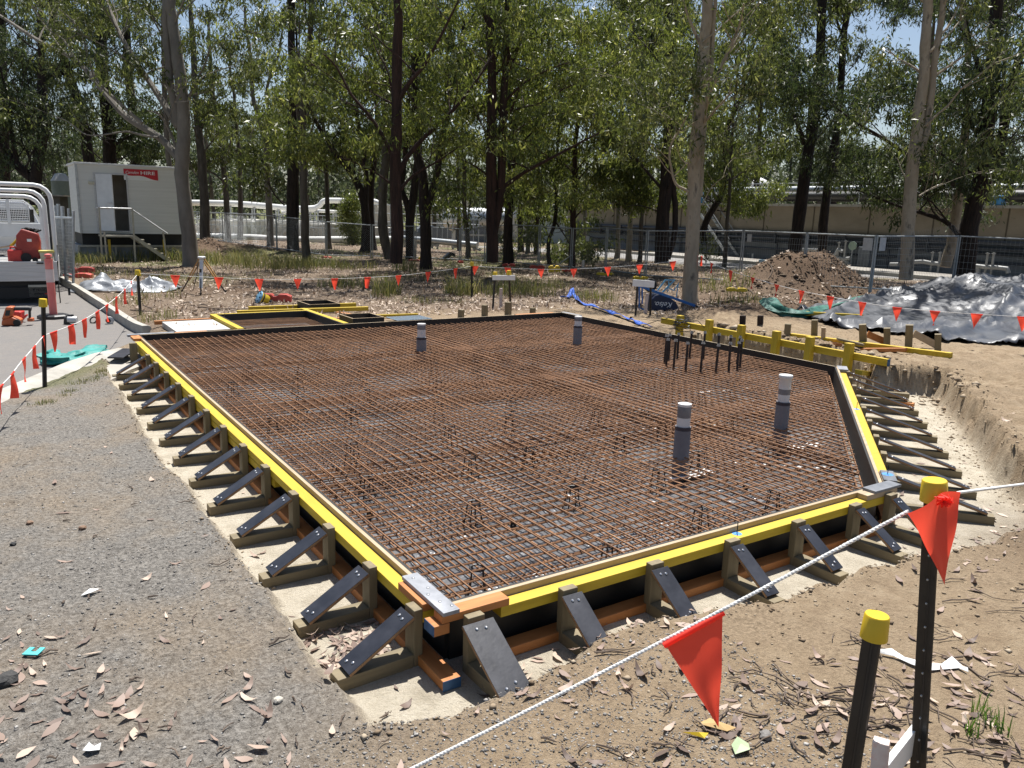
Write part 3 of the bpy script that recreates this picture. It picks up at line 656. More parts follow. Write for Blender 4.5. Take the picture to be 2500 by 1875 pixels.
# ------------------------------------------------------------ membrane, mesh, chairs
def mem_z(u, v):
    x_, y_ = u*W, v*L
    return -.088+float(0)
mx, my = np.meshgrid(np.linspace(.0,W,147), np.linspace(.0,L,180), indexing='ij')
mz = -.085 + .030*np.abs(fbm(mx,my,2.6,4,12)-.5)*2 + .018*np.abs(fbm(mx+my*.4,my,7.5,3,15)-.5)*2
fi = np.arange(147*180).reshape(147,180); mf = np.stack([fi[:-1,:-1],fi[1:,:-1],fi[1:,1:],fi[:-1,1:]],-1).reshape(-1,4)
mc = mx.ravel()[mf].mean(1), my.ravel()[mf].mean(1)
keep = ((mc[0]-3.461)*cn.x + mc[1]*cn.y) < -.01
o = mesh_np('plastic_membrane', np.stack([mx.ravel(), my.ravel(), mz.ravel()],1), mf[keep], MEMB, smooth=True)
tag(o, 'creased black plastic sheet laid under the rusty mesh inside the formwork', 'plastic sheet')
def rebar(label, x0, x1, y0, y1, z, sp_, seed, d=.0056):
    r = random.Random(seed); m_ = MB(); ox, oy = r.uniform(0,sp_), r.uniform(0,sp_)
    def bar(p, q, zz):
        n_ = max(2, int((V(q)-V(p)).length/.45)); pts = []
        for i in range(n_+1):
            t = i/n_; pts.append(V(p).lerp(V(q), t)+V((r.gauss(0,.0022), r.gauss(0,.0022), zz+r.gauss(0,.0025)+.004*math.sin(t*n_*1.3+ox*60))))
        m_.tube(pts, d, 5)
    k = x0+ox*.5
    while k < x1:
        ya = y0+r.uniform(-.02,.02)
        if k > 3.36: ya = max(ya, (k-3.461)*3.04/3.858+.10)
        if k > 3.30 and ya < .05: ya = .07
        if ya < y1-.1: bar((k,max(ya,.03),0), (k,min(y1+r.uniform(-.02,.02),L-.03),0), z+.009)
        k += sp_
    k = y0+oy*.5
    while k < y1:
        xb = x1+r.uniform(-.02,.02)
        if k < 3.1: xb = min(xb, 3.461+k*3.858/3.04-.10)
        if xb > x0+.1: bar((max(x0+r.uniform(-.02,.02),.03),k,0), (min(xb,W-.03),k,0), z)
        k += sp_
    o = m_.build('reinforcing_mesh', RUST, None, smooth=True, org=(x0,y0,z))
    return tag(o, label, 'steel mesh', 'sheets of rusty reinforcing mesh')
xs_ = [(.04,4.0,'left'),(3.72,7.28,'right')]; ys_ = [(.04,2.42),(2.12,4.55),(4.25,6.70),(6.4,8.88)]
rn = ['strip nearest the front yellow beam','second strip back from the front','third strip back from the front','rear strip along the far ply']
sd_ = 0
for lay, z0 in (('upper', .105), ('lower', -.035)):
    for j, (ya, yb) in enumerate(ys_):
        for i, (xa, xb, sn) in enumerate(xs_):
            sd_ += 1
            rebar('%s rusty bar mesh, %s half, %s' % (lay, sn, rn[j]), xa, xb, ya, yb, z0+(.012*((i+j) % 2) if lay == 'upper' else .01*((i+j) % 2)), .098, sd_)
# edge bars round the slab rim
eb = MB()
for a, b, n_, ax_ in SIDES[:3]:
    for o_ in (.06,.10): eb.tube([a-V(n_)*o_+(b-a).normalized()*.1+V((0,0,.09)), b-V(n_)*o_-(b-a).normalized()*.12+V((0,0,.09))], .006, 6)
tag(eb.build('edge_bar', RUST, None, org=(0,0,.1)), 'thicker rusty bars running round the rim just inside the timber form', 'steel bar')
def chair():
    m_ = MB(); ph = random.uniform(0,PI/2)
    for k in range(4):
        a = ph+k*PI/2; c_, s_ = math.cos(a), math.sin(a)
        m_.tube([(.075*c_,.075*s_,-.08),(.05*c_,.05*s_,.02),(.042*c_,.042*s_,.104)], .005, 5)
    rg = [(.043*math.cos(t*PI/6),.043*math.sin(t*PI/6),.1) for t in range(13)]; m_.tube(rg, .005, 5, False)
    rg = [(.07*math.cos(t*PI/6),.07*math.sin(t*PI/6),-.05) for t in range(13)]; m_.tube(rg, .004, 5, False)
    return m_.build('bar_chair', WIRE, None)
c0 = None; row = 0
cols = 9
for j in range(10):
    nn = 0
    for i in range(cols):
        px_, py_ = .45+i*.8+(j % 2)*.35+random.uniform(-.14,.14), .42+j*.88+random.uniform(-.14,.14)
        if px_ > W-.25 or py_ > L-.25 or ((px_-3.461)*cn.x+py_*cn.y) > -.3: continue
        if c0 is None: c0 = o = chair()
        else: o = c0.copy(); COL.objects.link(o)
        nn += 1
        o.location = (px_, py_, 0); o.rotation_euler.z = random.uniform(0,PI)
        tag(o, 'wire bar chair under the mesh, %s from left, %s row from the near side' % (('first' if nn == 1 else ORD[nn-1]), ('first' if j == 0 else ORD[j])), 'bar chair', 'wire chairs holding up the mesh')
# small plastic chairs below the lower mesh, seen near the front
c1 = None
for i, (px_, py_) in enumerate([(.18,.9),(.62,.28),(1.25,.2),(2.0,.3),(2.75,.22),(.35,1.75),(1.1,1.1),(3.1,.85),(1.9,1.5)]):
    if c1 is None:
        m_ = MB(); m_.lathe((0,0,-.085), [(.05,0),(.05,.006),(.022,.02),(.016,.05)], 10)
        for k in range(4): m_.beam((.02*math.cos(k*PI/2),.02*math.sin(k*PI/2),-.06),(.012*math.cos(k*PI/2),.012*math.sin(k*PI/2),-.015), .012, .01)
        c1 = o = m_.build('plastic_spacer', BLACK, None)
    else: o = c1.copy(); COL.objects.link(o)
    o.location = (px_, py_, 0)
    tag(o, '%s black plastic spacer on the membrane, counted from the front left corner' % (ORD[i] if i else 'nearest'), 'spacer', 'plastic spacers under the mesh')
# strips of pale tape and torn wrap on the membrane
TAPE = mat('white_tape', (.62,.62,.60), (.78,.78,.77), s=9, rough=.5)
for lab, a, b, wd in (('white joint tape line on the membrane left of the capped white pipe', (3.55,1.35),(4.25,.78),.05), ('white tape patch on the membrane round the foot of the grey capped pipe', (2.7,1.28),(3.2,1.32),.12), ('white tape patch on the membrane round the foot of the tall white capped pipe', (4.15,1.42),(4.75,1.38),.12), ('white tape strip on the membrane in front of the anchor bolts', (5.3,3.5),(6.9,3.3),.04), ('white tape strip on the membrane between the two front pipes', (3.5,2.6),(4.4,2.3),.04)):
    m_ = MB(); n_ = 24; d_ = V((b[0]-a[0], b[1]-a[1], 0)); s_ = V((-d_.y, d_.x, 0)).normalized()
    k = len(m_.v); rr_ = random.Random(len(lab))
    for i in range(n_+1):
        P = V((a[0], a[1], -.048))+d_*(i/n_); w1 = wd*rr_.uniform(.3,.65)
        m_.v += [tuple(P-s_*w1+V((0,0,rr_.uniform(0,.012)))), tuple(P+s_*w1+V((0,0,rr_.uniform(0,.012))))]
    for i in range(n_):
        if rr_.random() < .75: m_.f.append((2*i, 2*i+2, 2*i+3, 2*i+1))
    tag(m_.build('tape_strip', TAPE, None, org=(a[0],a[1],-.05)), lab, 'tape')

# ------------------------------------------------------------ pipe risers
SLV = mat('grey_foam_sleeve', (.16,.155,.165), (.20,.195,.205), s=7, rough=.85, bump=.002, bs=20)
DUCT = mat('silver_duct_tape', (.15,.15,.16), (.22,.22,.23), s=11, rough=.4, bump=.002, bs=30)
UPVC = mat('white_upvc', (.62,.62,.61), (.70,.70,.69), s=5, rough=.35)
def riser(label, x_, y_, top, rad, zs, cap, lean=(0,0)):         # zs: sleeve top, white band top
    t = empty('pipe_riser', (x_, y_, -.08), label, 'pipe', 'capped pipes standing up through the mesh')
    zs0, zs1 = zs
    MB().lathe((x_,y_,0), [(rad*1.2,-.09),(rad*1.2,zs0-.008),(rad*1.17,zs0)], 24).build('foam_sleeve', SLV, t, smooth=True)
    MB().lathe((x_,y_,0), [(rad*1.205,zs0-.03),(rad*1.215,zs0-.002),(rad*1.0,zs0+.001)], 24, cap=False).build('sleeve_collar', mat('dark_tape', (.03,.03,.045), rough=.5), t, smooth=True)
    MB().lathe((x_,y_,0), [(rad,zs0-.01),(rad,top-.002)], 24).build('pipe_body', UPVC, t, smooth=True)
    MB().lathe((x_,y_,0), [(rad*1.012,zs1),(rad*1.02,zs1+.003),(rad*1.02,(top-.022 if not cap else zs1+.07)),(rad*1.012,top-.02 if not cap else zs1+.073)], 24, cap=False).build('duct_tape', DUCT, t, smooth=True)
    if cap: c_ = MB().lathe((x_,y_,0), [(rad*1.05,top-.13),(rad*1.05,top-.035),(rad*1.2,top-.028),(rad*1.2,top-.004),(rad*1.15,top),(.001,top+.001)], 24)
    else: c_ = MB().lathe((x_,y_,0), [(rad*1.03,top-.02),(rad*1.03,top),(.001,top+.001)], 24)
    c_.build('end_cap', UPVC, t, smooth=True)
    return t
def zat(px, py, P): return pl(px, py, dep(P)).z
Pa = gp(*(1540+300*.3937, 900+680*.3937), -.085); Pb = gp(1540+915*.3937, 900+500*.3937, -.085); Pc = V((3.21,6.64,0)); Pd = V((5.61,6.23,0))
wa = 42*dep(Pa)/FP/2; 
za, zb, zc, zd = zat(1664,985,Pa), zat(1914,915,Pb), zat(1028.7,790,Pc), zat(1411,772,Pd)
riser('grey taped pipe with a round white lid, front and left of the tall capped one', Pa.x, Pa.y, za, 33.5*dep(Pa)/FP/2, (zat(1660,1040,Pa), zat(1662,1018,Pa)), False)
riser('tallest pipe with a flared white cap, nearest the angled right side', Pb.x, Pb.y, zb, 28.5*dep(Pb)/FP/2, (zat(1907,980,Pb), zat(1910,962,Pb)), True)
riser('grey pipe at the far left, standing alone before the far black ply', Pc.x, Pc.y, zc, 20.5*dep(Pc)/FP/2, (zat(1028,823,Pc), zat(1028,804,Pc)), False)
riser('grey pipe standing by the far right corner of the black ply', Pd.x, Pd.y, zd, 18*dep(Pd)/FP/2, (zat(1410,795,Pd), zat(1410,783,Pd)), False)
# ------------------------------------------------------------ anchor bolts
BOLT = mat('black_bolt_steel', (.016,.016,.02), (.035,.035,.042), s=20, rough=.35, metal=.3)
b0 = None; cxb, cyb = 6.13, 4.2
for i in range(16):
    a = -PI/2+2*PI*i/16
    if b0 is None:
        b0 = o = empty('anchor_bolt', (0,0,0))
        MB().lathe((0,0,0), [(.0155,-.06),(.0155,.36)], 10).build('shaft', BOLT, o, False, smooth=True)
        MB().lathe((0,0,0), [(.026,.325),(.026,.331),(.021,.332),(.021,.352),(.015,.353)], 6).build('nut', GALV, o, False)
    else: o = copy_tree(b0)
    o.location = (cxb+.52*math.cos(a), cyb+.46*math.sin(a), .13+random.uniform(-.015,.015)); o.rotation_euler = (random.uniform(-.03,.03), random.uniform(-.03,.03), a)
    sx_ = proj(o.location)[0]; side = 'front' if math.sin(a)*.84+math.cos(a)*.55 < 0 else 'rear'
    o['_s'] = side; o['_x'] = sx_
bl = [o for o in bpy.data.objects if o.name.startswith('anchor_bolt')]
for side in ('front','rear'):
    for k, o in enumerate(sorted([q for q in bl if q.get('_s') == side], key=lambda q: q['_x'])):
        tag(o, 'black anchor bolt with silver nut, %s from left, %s half of ring' % ('first' if k == 0 else ORD[k], side), 'bolt', 'ring of anchor bolts in the mesh')
        del o['_s']; del o['_x']
# ------------------------------------------------------------ star pickets, ropes and flags
def picket(label, base, top, wd, cap_r, cap_h, group='black steel posts with yellow caps', holes=False):
    base, top = V(base), V(top); t = empty('star_picket', base, label, 'post', group)
    d = (top-base).normalized(); x_ = d.cross(FH).normalized(); y_ = d.cross(x_); m_ = MB()
    lo = base-d*.15
    for k in range(3):
        a = PI/2+k*2*PI/3+.25; e = x_*math.cos(a)+y_*math.sin(a); s_ = d.cross(e)
        q = [lo+s_*wd*.09, lo+e*wd*.56+s_*wd*.07, lo+e*wd*.56-s_*wd*.07, lo-s_*wd*.09]; m_.prism(q, top-lo)
    m_.tube([lo, top], wd*.16, 8); m_.build('steel_post', PICK, t, bevel=(.0015 if holes else 0))
    if holes:
        h_ = MB(); n_ = int((top-base).length/.075)
        for i in range(1, n_):
            P = base.lerp(top, i/n_)+(CAM-base).normalized()*(wd*.50)+x_*wd*.1; h_.lathe(P, [(.0035,-.002),(.0035,.002)], 8, 'y')
        h_.build('punched_hole', GALV, t)
    c_ = MB(); k0 = top-d*cap_h*.8
    ring = lambda r, h: [tuple(k0+d*h+(x_*math.cos(j*PI/12)+y_*math.sin(j*PI/12))*r) for j in range(24)]
    rings = [(cap_r*1.0,0),(cap_r*.9,cap_h*.95),(cap_r*.84,cap_h),(cap_r*.3,cap_h*1.01)]
    for r, h in rings: c_.v += ring(r, h)
    for i in range(3):
        for j in range(24): c_.f.append((i*24+j, i*24+(j+1) % 24, (i+1)*24+(j+1) % 24, (i+1)*24+j))
    c_.f.append(tuple(range(72,96))); c_.f.append(tuple(range(24))[::-1])
    c_.build('safety_cap', YCAP, t, smooth=True)
    return t
def flag(parent, P, d, w_, h_, seed, twist=0.0, skew=0.0):
    r = random.Random(seed); d = V(d).normalized(); up = V((0,0,1)); nrm = d.cross(up).normalized(); m_ = MB(); nu, nv = 6, 9
    amp = r.uniform(.02,.06)*w_; ph = r.uniform(0,6); sk = skew+r.uniform(-.12,.12)
    def fn(v, u):
        ww = w_*(1-v*.985); c_ = sk*w_*v
        y_ = amp*math.sin(u*4+ph+v*3)*(.3+v) + twist*v*w_*(u-.5)*1.5 + .03*w_*math.sin(v*5+ph)
        return P + d*((u-.5)*ww+c_) + V((0,0,-v*h_)) + nrm*y_
    m_.grid(fn, nv, nu); f = m_.build('flag', FLAG, parent, smooth=True)
    MB().tube([P-d*w_*.5+V((0,0,-.002)), P+V((0,0,-.003)), P+d*w_*.5+V((0,0,-.002))], w_*.045, 8).build('flag_sleeve', FLAG, f, smooth=True)
    return f
def bunting(label, ctrl, flags, fw_=.165, fh=.225, rr_=.004, group='lines of red flags fencing the site', name='flag_bunting', sm=6):
    pts = smooth_line([tuple(p) for p in ctrl], sm) if len(ctrl) > 2 else [tuple(V(ctrl[0]).lerp(V(ctrl[1]), i/8)) for i in range(9)]
    t = empty(name, pts[0], label, 'bunting', group)
    MB().tube(pts, rr_, 7).build('rope', ROPE, t, smooth=True)
    pj = [proj(p) for p in pts]; k = 0
    for (fx, fy) in flags:
        best = None
        for i in range(len(pts)-1):
            (x0,y0), (x1,y1) = pj[i], pj[i+1]; q = ((fx-x0)*(x1-x0)+(fy-y0)*(y1-y0))/max(1e-6,(x1-x0)**2+(y1-y0)**2); q = min(1,max(0,q))
            e = math.hypot(x0+(x1-x0)*q-fx, y0+(y1-y0)*q-fy)
            if best is None or e < best[0]: best = (e, i, q)
        _, i, q = best; P = V(pts[i]).lerp(V(pts[i+1]), q); flag(t, P, V(pts[i+1])-V(pts[i]), fw_, fh, hash((round(fx),7)) % 1000, twist=random.uniform(-.2,.3)); k += 1
    return t
# posts
bL1 = onG(*Dz(300,400)); D1 = dep(bL1); tL1 = pl(*A(290,1060), D1)
picket('black yellow-capped post on the kerb edge by the green cloth bundle', bL1, tL1, .045, .042, .085)
bL2 = onG(*A(947,1160)); D2 = dep(bL2); tL2 = pl(*A(928,862), D2)
picket('black yellow-capped post at the kerb corner, flags tied both ways', bL2, tL2, .05, .05, .1)
bB = onG(*B(1251,1036)); D3 = dep(bB); tB = pl(*B(1249,806), D3)
picket('black yellow-capped post in the dry grass left of the white hurdle board', bB, tB, .05, .05, .1)
# left and back lines
LG_ = [A(885,935),A(838,985),A(783,1040),A(718,1090),A(658,1138),A(568,1190),A(478,1230),A(360,1272)]
r1 = pl(*A(925,888), D2); r2 = pl(*A(297,1296), D1)
mid = lambda a, b, px, py, t: pl(px, py, a+(b-a)*t)
def rowpts(ps, Da, Db):
    n_ = len(ps); return [pl(ps[i][0], ps[i][1], 1/((1-i/(n_-1))/Da+(i/(n_-1))/Db)) for i in range(n_)]
bunting('line of red flags from the kerb corner post down beside the road', [r1, pl(*A(790,1035),1/(.4/D1+.6/D2)), pl(*A(570,1187),1/(.72/D1+.28/D2)), r2], LG_)
bunting('line of red flags running out of the left edge past the near kerb', [r2, pl(*Dz(150,222), 1/(.55/D1+.45/6.4)), pl(*Dz(0,397), 6.5), pl(-160,1070,5.6)], [Dz(300,55),Dz(232,135),Dz(165,215),Dz(85,310),Dz(10,425)])
tr_gum = onG(1684,737); Dg = dep(tr_gum)
wB = pl(*B(1251,828), D3)
bunting('line of red flags across the leaf litter, tripod side, between two posts', rowpts([A(930,878),A(1300,898),A(1750,917),B(75,917),B(322,914),B(545,905),B(755,893),B(955,870),B(1140,846),B(1251,828)], D2, D3), [A(1182,892),A(1477,907),A(1748,916),A(2010,918),B(322,914),B(545,904),B(755,892),B(955,870),B(1140,846)])
bunting('line of red flags from the middle post to the pale spotted trunk', rowpts([B(1251,828),B(1490,842),B(1715,850),B(1940,848),Cz(165,608),Cz(325,597),Cz(488,580),Cz(545,570)], D3, Dg), [B(1272,830),B(1492,842),B(1715,850),B(1937,848),B(2167,838),Cz(325,597),Cz(488,580)])
bunting('line of red flags falling from the pale spotted trunk past the black plastic pile', rowpts([Cz(620,548),Cz(678,588),Cz(773,626),Cz(880,660),Cz(998,695),Cz(1120,725),Cz(1262,753),Cz(1418,781),Cz(1590,806),Cz(1775,824),Cz(1980,838),Cz(2300,858)], Dg, 11.5), [Cz(632,553),Cz(678,590),Cz(773,626),Cz(880,660),Cz(998,695),Cz(1120,725),Cz(1262,753),Cz(1418,781),Cz(1590,806),Cz(1775,824),Cz(1980,838),Cz(2210,852)])
lp = MB(); gp_ = V(tr_gum); 
# near posts at the lower right
t1 = pl(2281,1190,2.15); b1 = pl(2244,1875,2.15); dd = (b1-t1).normalized(); b1 = t1+dd*((t1.z)/-dd.z)
picket('tall black capped post at the lower right, a red flag bunched at its top', b1, t1+dd*-.01, .046, .037, .062, holes=True)
t2 = pl(2140,1512,2.0); b2 = pl(2081,1875,1.99); dd2 = (b2-t2).normalized(); b2 = t2+dd2*(t2.z/-dd2.z)
picket('short black post with a clean yellow cap at the bottom right', b2, t2, .05, .0365, .07)
e0 = pl(2218,1248,2.12); e1 = pl(983,1875,2.0); ed = (e1-e0).normalized(); e2 = e0+ed*((e0.z-.02)/-ed.z)
tn = empty('flag_bunting', e0, 'thick white rope with one large red flag, crossing the lower right foreground', 'bunting', 'lines of red flags fencing the site')
n_ = 260; rp = MB(); pts = [e0.lerp(e2, i/60)+V((0,0,-.02*math.sin(PI*i/60))) for i in range(61)]
rp.tube(pts, .0048, 8)
for k in range(3):                                              # the twisted strands
    sp_ = []; 
    for i in range(n_*2+1):
        t = i/(n_*2); c_ = e0.lerp(e2, t)+V((0,0,-.02*math.sin(PI*t))); a = t*n_*PI*.55+k*2*PI/3; n1_ = ed.cross(V((0,0,1))).normalized(); n2_ = ed.cross(n1_)
        sp_.append(c_+(n1_*math.cos(a)+n2_*math.sin(a))*.0036)
    rp.tube(sp_, .0022, 5)
rp.build('rope', ROPE, tn, smooth=True)
# the large flag: top edge along the rope, point hanging
def big_flag(parent, TL, TR, TIP, Dp, seed, folds):
    a, b, c = pl(*TL, Dp[0]), pl(*TR, Dp[1]), pl(*TIP, Dp[2]); r = random.Random(seed); nn = ((b-a).cross(c-a)).normalized()
    def fn(v, u):
        P = (a.lerp(b, u))*(1-v)+c*v
        o_ = sum(am*math.sin(fx*u*6.28+fy*v*6.28+p0)*(v*(1-v)*2+.15) for am, fx, fy, p0 in folds)
        return P+nn*o_
    f = MB().grid(fn, 26, 18).build('flag', FLAG, parent, smooth=True)
    MB().tube([a+ (a-b)*.03, a.lerp(b,.5), b+(b-a)*.02], .0085, 10).build('flag_sleeve', FLAG, f, smooth=True)
    return f
big_flag(tn, Fz(598,690), Fz(856,548), Fz(838,1062), (2.045,2.075,2.0), 3, [(.010,.4,.8,.5),(.006,1.0,.6,2),(.003,.5,2.2,1)])
tn2 = empty('flag_bunting', pl(2330,1200,2.13), 'white rope leaving the tall front post to the right, with its crumpled red flag', 'bunting', 'lines of red flags fencing the site')
MB().tube([pl(2290,1215,2.10), pl(2345,1202,2.2), pl(2500,1182,2.6), pl(2900,1150,3.6)], .005, 8).build('rope', ROPE, tn2, smooth=True)
a, b, c = pl(*Fz(1655,88),2.085), pl(*Fz(1912,-2),2.125), pl(*Fz(1832,412),2.08)
nn = ((b-a).cross(c-a)).normalized()
if nn.dot(CAM-a) < 0: nn = -nn
def fn(v, u):
    P = a.lerp(b,u)*(1-v)+c*v
    P = P+nn*(.010*math.sin(u*7+v*2)*(1-v)+.012*math.sin(u*3.0+1)*(1-v)**.5+.006*math.sin(v*9+u*4)*(1-v)) + V((0,0,1))*(.022*(1-v)**3*math.sin(u*PI))
    return P+nn*.02
MB().grid(fn, 28, 20).build('flag', FLAG, tn2, smooth=True)
bc = a.lerp(b,.62)+nn*.022
m_ = MB()
for k in range(9):
    an = k*.7; m_.tube([bc+nn*.004, bc+nn*.018+RH*math.cos(an)*.016+V((0,0,math.sin(an)*.012)), bc+nn*.006+RH*math.cos(an+.5)*.03+V((0,0,math.sin(an+.5)*.02))], [.003,.004,.0015], 6)
m_.build('flag_knot', FLAG, tn2, smooth=True)
# near hurdle board and stake
stA, stB = pl(*Fz(1738,1080),2.2), pl(*Fz(1560,1310),2.02)
tag(MB().beam(stA, stB, .02, .09).build('white_plank', WHITEP, None, org=(stA+stB)/2, bevel=.002), 'white painted board low at the bottom right, leaning from the tall black post', 'board')
s1, s0 = pl(*Fz(1571,1120),1.93), pl(*Fz(1545,1420),1.9); sdn = (s0-s1).normalized(); s0 = s1+sdn*(s1.z/-sdn.z)
PINKW = mat('pink_faded_timber', (.55,.42,.37), (.62,.55,.50), s=12, rough=.8, c3=(.62,.30,.24), p=(.4,.6))
tag(MB().beam(s0, s1, .042, .042, up=FH+RH*.6).build('survey_stake', PINKW, None, org=s0, bevel=.002), 'pinkish white square timber stake at the bottom edge, beside the short capped post', 'stake')

# ------------------------------------------------------------ profile hurdles
def hurdle(label, bA, tA_, bB_, tB_, bd0, bd1, bh, caps=True):
    a = onG(*bA); b = onG(*bB_); Da = dep(a)
    t = empty('profile_hurdle', a, label, 'hurdle', 'white board hurdles on black posts')
    for q0, q1 in ((a, pl(*tA_, Da)), (b, pl(*tB_, Da))):
        MB().tube([q0-V((0,0,.05)), q1], .022, 6).build('steel_post', PICK, t)
        if caps: MB().lathe(q1, [(.05,-.07),(.045,.02),(.01,.024)], 14).build('safety_cap', YCAP, t, smooth=True)
    x0, x1 = pl(*bd0, Da-.06), pl(*bd1, Da-.06)
    MB().beam(x0, x1, .03, bh).build('board', WHITEP, t, bevel=.003)
    return t
hurdle('white hurdle board on two black posts behind the far black ply', B(1390,1120), B(1407,875), B(1512,1110), B(1500,865), B(1388,907), B(1542,907), .095)
hurdle('white hurdle board on black posts in front of the upturned wheelbarrow', R7(285,715), R7(312,330), R7(485,708), R7(490,335), R7(247,278), R7(540,300), .13, False)
def stake(label, b, t_, wd, m_, cat='stake', name='survey_stake', group=None, zz=0.0):
    a = onG(*b, zz); t = pl(*t_, dep(a)); return tag(MB().beam(a-V((0,0,.05)), t, wd, wd, up=FH+RH*.5).build(name, m_, None, org=a, bevel=.002), label, cat, group)
stake('pink-topped pale stake standing between the legs of the far white hurdle', B(1445,1110), B(1447,978), .05, PINKW)
stake('pink and white stake standing in front of the wheelbarrow hurdle', R7(415,690), R7(446,420), .055, PINKW)
PG = 'rough timber pegs driven into the ground'
for lab, b, t_, wd, m_ in (('thin leaning timber peg just behind the far black ply, leftmost of three', R6(1566,352), R6(1572,280), .09, PIN[2]),
  ('middle timber peg of three just behind the far black ply', R6(1782,340), R6(1783,238), .09, PIN[2]),
  ('tallest timber peg just behind the far black ply, under the white hurdle', R6(1992,330), R6(1995,212), .1, PIN[2]),
  ('stub of timber peg near the far right corner of the black ply', B(1660,1150), B(1660,1110), .09, PIN[2]),
  ('grey timber peg in front of the low left end of the black plastic pile', Gz(1080,168), Gz(1082,68), .09, PIN[2]),
  ('tall timber peg holding an orange raking board by the black plastic', Gz(1347,203), Gz(1340,92), .1, PIN[2]),
  ('dark timber peg at the low end of the orange raking board', Gz(1473,215), Gz(1473,112), .09, PIN[2]),
  ('tallest dark timber peg beside the yellow beam lying on the bank', Gz(1588,236), Gz(1594,95), .1, PIN[2]),
  ('pale timber peg at the low end of the raw raking board', Gz(1748,236), Gz(1748,145), .085, PIN[2]),
  ('short leaning timber peg behind the yellow post rail', Gz(933,152), Gz(938,90), .09, PIN[2]),
  ('dark thin peg in the dug soil left of the green cloth', Gz(692,98), Gz(694,45), .09, BARKD),
  ('dark thin peg in the dug soil nearest the green cloth', Gz(788,103), Gz(789,45), .09, BARKD),
  ('pale thin peg between the yellow rail and the black plastic', Gz(1128,178), Gz(1130,110), .06, PALE[2])):
    stake(lab, b, t_, wd, m_, 'peg', 'timber_peg', PG, .1)

# ------------------------------------------------------------ yellow post-and-rail strongback behind the right rear edge
t = empty('timber_rail', (7.85,4.8,-.3), 'yellow beam bolted across six upright yellow posts in the trench behind the slab', 'rail')
yp = [6.30,5.66,5.01,4.36,3.79,3.18]; tops = [R7(910,720),R7(1320,778),R7(1755,850),R7(2190,930),Gz(1055,160),Gz(1240,193)]
for yy, q in zip(yp, tops):
    Dq = dep((7.80,yy,.3)); z1 = pl(q[0], q[1], Dq).z
    MB().box(7.755,7.845,yy-.05,yy+.05,-.3,z1).build('post', YEL[2], t, bevel=.004)
MB().beam(V((7.875,2.65,.27)), V((7.875,6.8,.29)), .055, .095).build('rail_beam', YEL[1], t, bevel=.004)
MB().beam(V((7.875,2.645,.27)), V((7.875,2.652,.27)), .056, .096).build('painted_end', BLUEP, t)
cb = MB(); r = random.Random(4)
for k in range(5):
    pts = []; ph = r.uniform(0,6)
    for i in range(30):
        a = i*.42+ph; pts.append((7.80+.10*math.cos(a)+r.gauss(0,.008), 6.30+.13*math.sin(a)+r.gauss(0,.01)-.02*k, .33-.02*k+.012*i*.3*math.sin(i*.3)+r.gauss(0,.006)))
    cb.tube(pts, .006, 5)
cb.tube([(7.75,6.5,.38),(7.72,6.75,.30),(7.6,7.0,.18),(7.62,7.2,.16)], .006, 5); cb.tube([(7.75,6.1,.36),(7.8,5.9,.40),(7.85,5.8,.30)], .006, 5)
tag(cb.build('cable_coil', WIRE, None, smooth=True, org=(7.8,6.3,.3)), 'tangle of black cable wound round the leftmost yellow post', 'cable')
def lie(label, a, b, wd, ht, m_, za=.1, name='timber_beam', cat='timber', lift=0.0):
    a = onG(*a, za)+V((0,0,ht/2+lift)); b = onG(*b, za)+V((0,0,ht/2+lift)); c = (a+b)/2
    return tag(MB().beam(a, b, wd, ht).build(name, m_, None, org=c, bevel=.003), label, cat)
lie('long yellow beam lying along the bank between the pegs', Gz(950,178), Gz(1815,290), .09, .07, YEL[0], .2, lift=.04)
lie('orange timber lying against the yellow beam below the tall dark peg', Gz(1330,262), Gz(1570,262), .09, .05, ORA[0], .2, lift=.06)
lie('short orange timber lying behind the yellow post rail', Gz(960,200), Gz(1212,212), .09, .05, ORA[0], .2)
lie('grey plate timber joining the beams on the bank', Gz(1200,205), Gz(1340,238), .12, .03, PIN[0], .2, lift=.08)
lie('yellow and blue-ended timber half buried under the left end of the black plastic', R8(720,905), R8(1110,925), .09, .08, YEL[0], .1, lift=.06)
for lab, a, b, m_ in (('orange raking board nailed from a tall peg down to a dark peg', Gz(1365,145), Gz(1478,208), ORA[0]), ('raw raking board running from the tallest dark peg to a pale peg', Gz(1615,140), Gz(1752,228), PALE[0])):
    B1 = onG(*b, .2); A1 = pl(*a, dep(B1)); tag(MB().beam(A1, B1+V((0,0,.04)), .03, .10, up=(0,0,1)).build('raking_plank', m_, None, org=B1, bevel=.002), lab, 'timber')

# ------------------------------------------------------------ small forms beyond the far edge
t = empty('small_slab_form', (1.45,9.05,.1), 'small rectangular yellow timber form attached behind the far edge at left', 'formwork')
MB().beam((1.40,9.03,.165),(1.40,10.78,.165), .095, .075).build('waler_beam', YEL[1], t, bevel=.003)
MB().beam((1.36,10.81,.165),(3.02,10.81,.165), .06, .075).build('waler_beam', YEL[0], t, bevel=.003)
MB().beam((3.06,9.03,.165),(3.06,11.15,.165), .09, .07).build('waler_beam', YEL[1], t, bevel=.003)
MB().beam((1.43,9.05,.07),(1.43,10.6,.07), .09, .06).build('bottom_rail', ORA[1], t, bevel=.003)
MB().box(1.462,1.48,9.04,10.77,-.1,.2005).build('ply_panel', PLYB, t); MB().box(2.99,3.008,9.04,10.77,-.1,.1975).build('ply_panel', PLYB, t); MB().box(1.48,2.99,10.755,10.773,-.1,.197).build('ply_panel', PLYB, t)
rb_ = rebar('small square of rusty mesh inside the yellow form behind the far edge', 1.52, 2.96, 9.08, 10.72, .09, .1, 91)
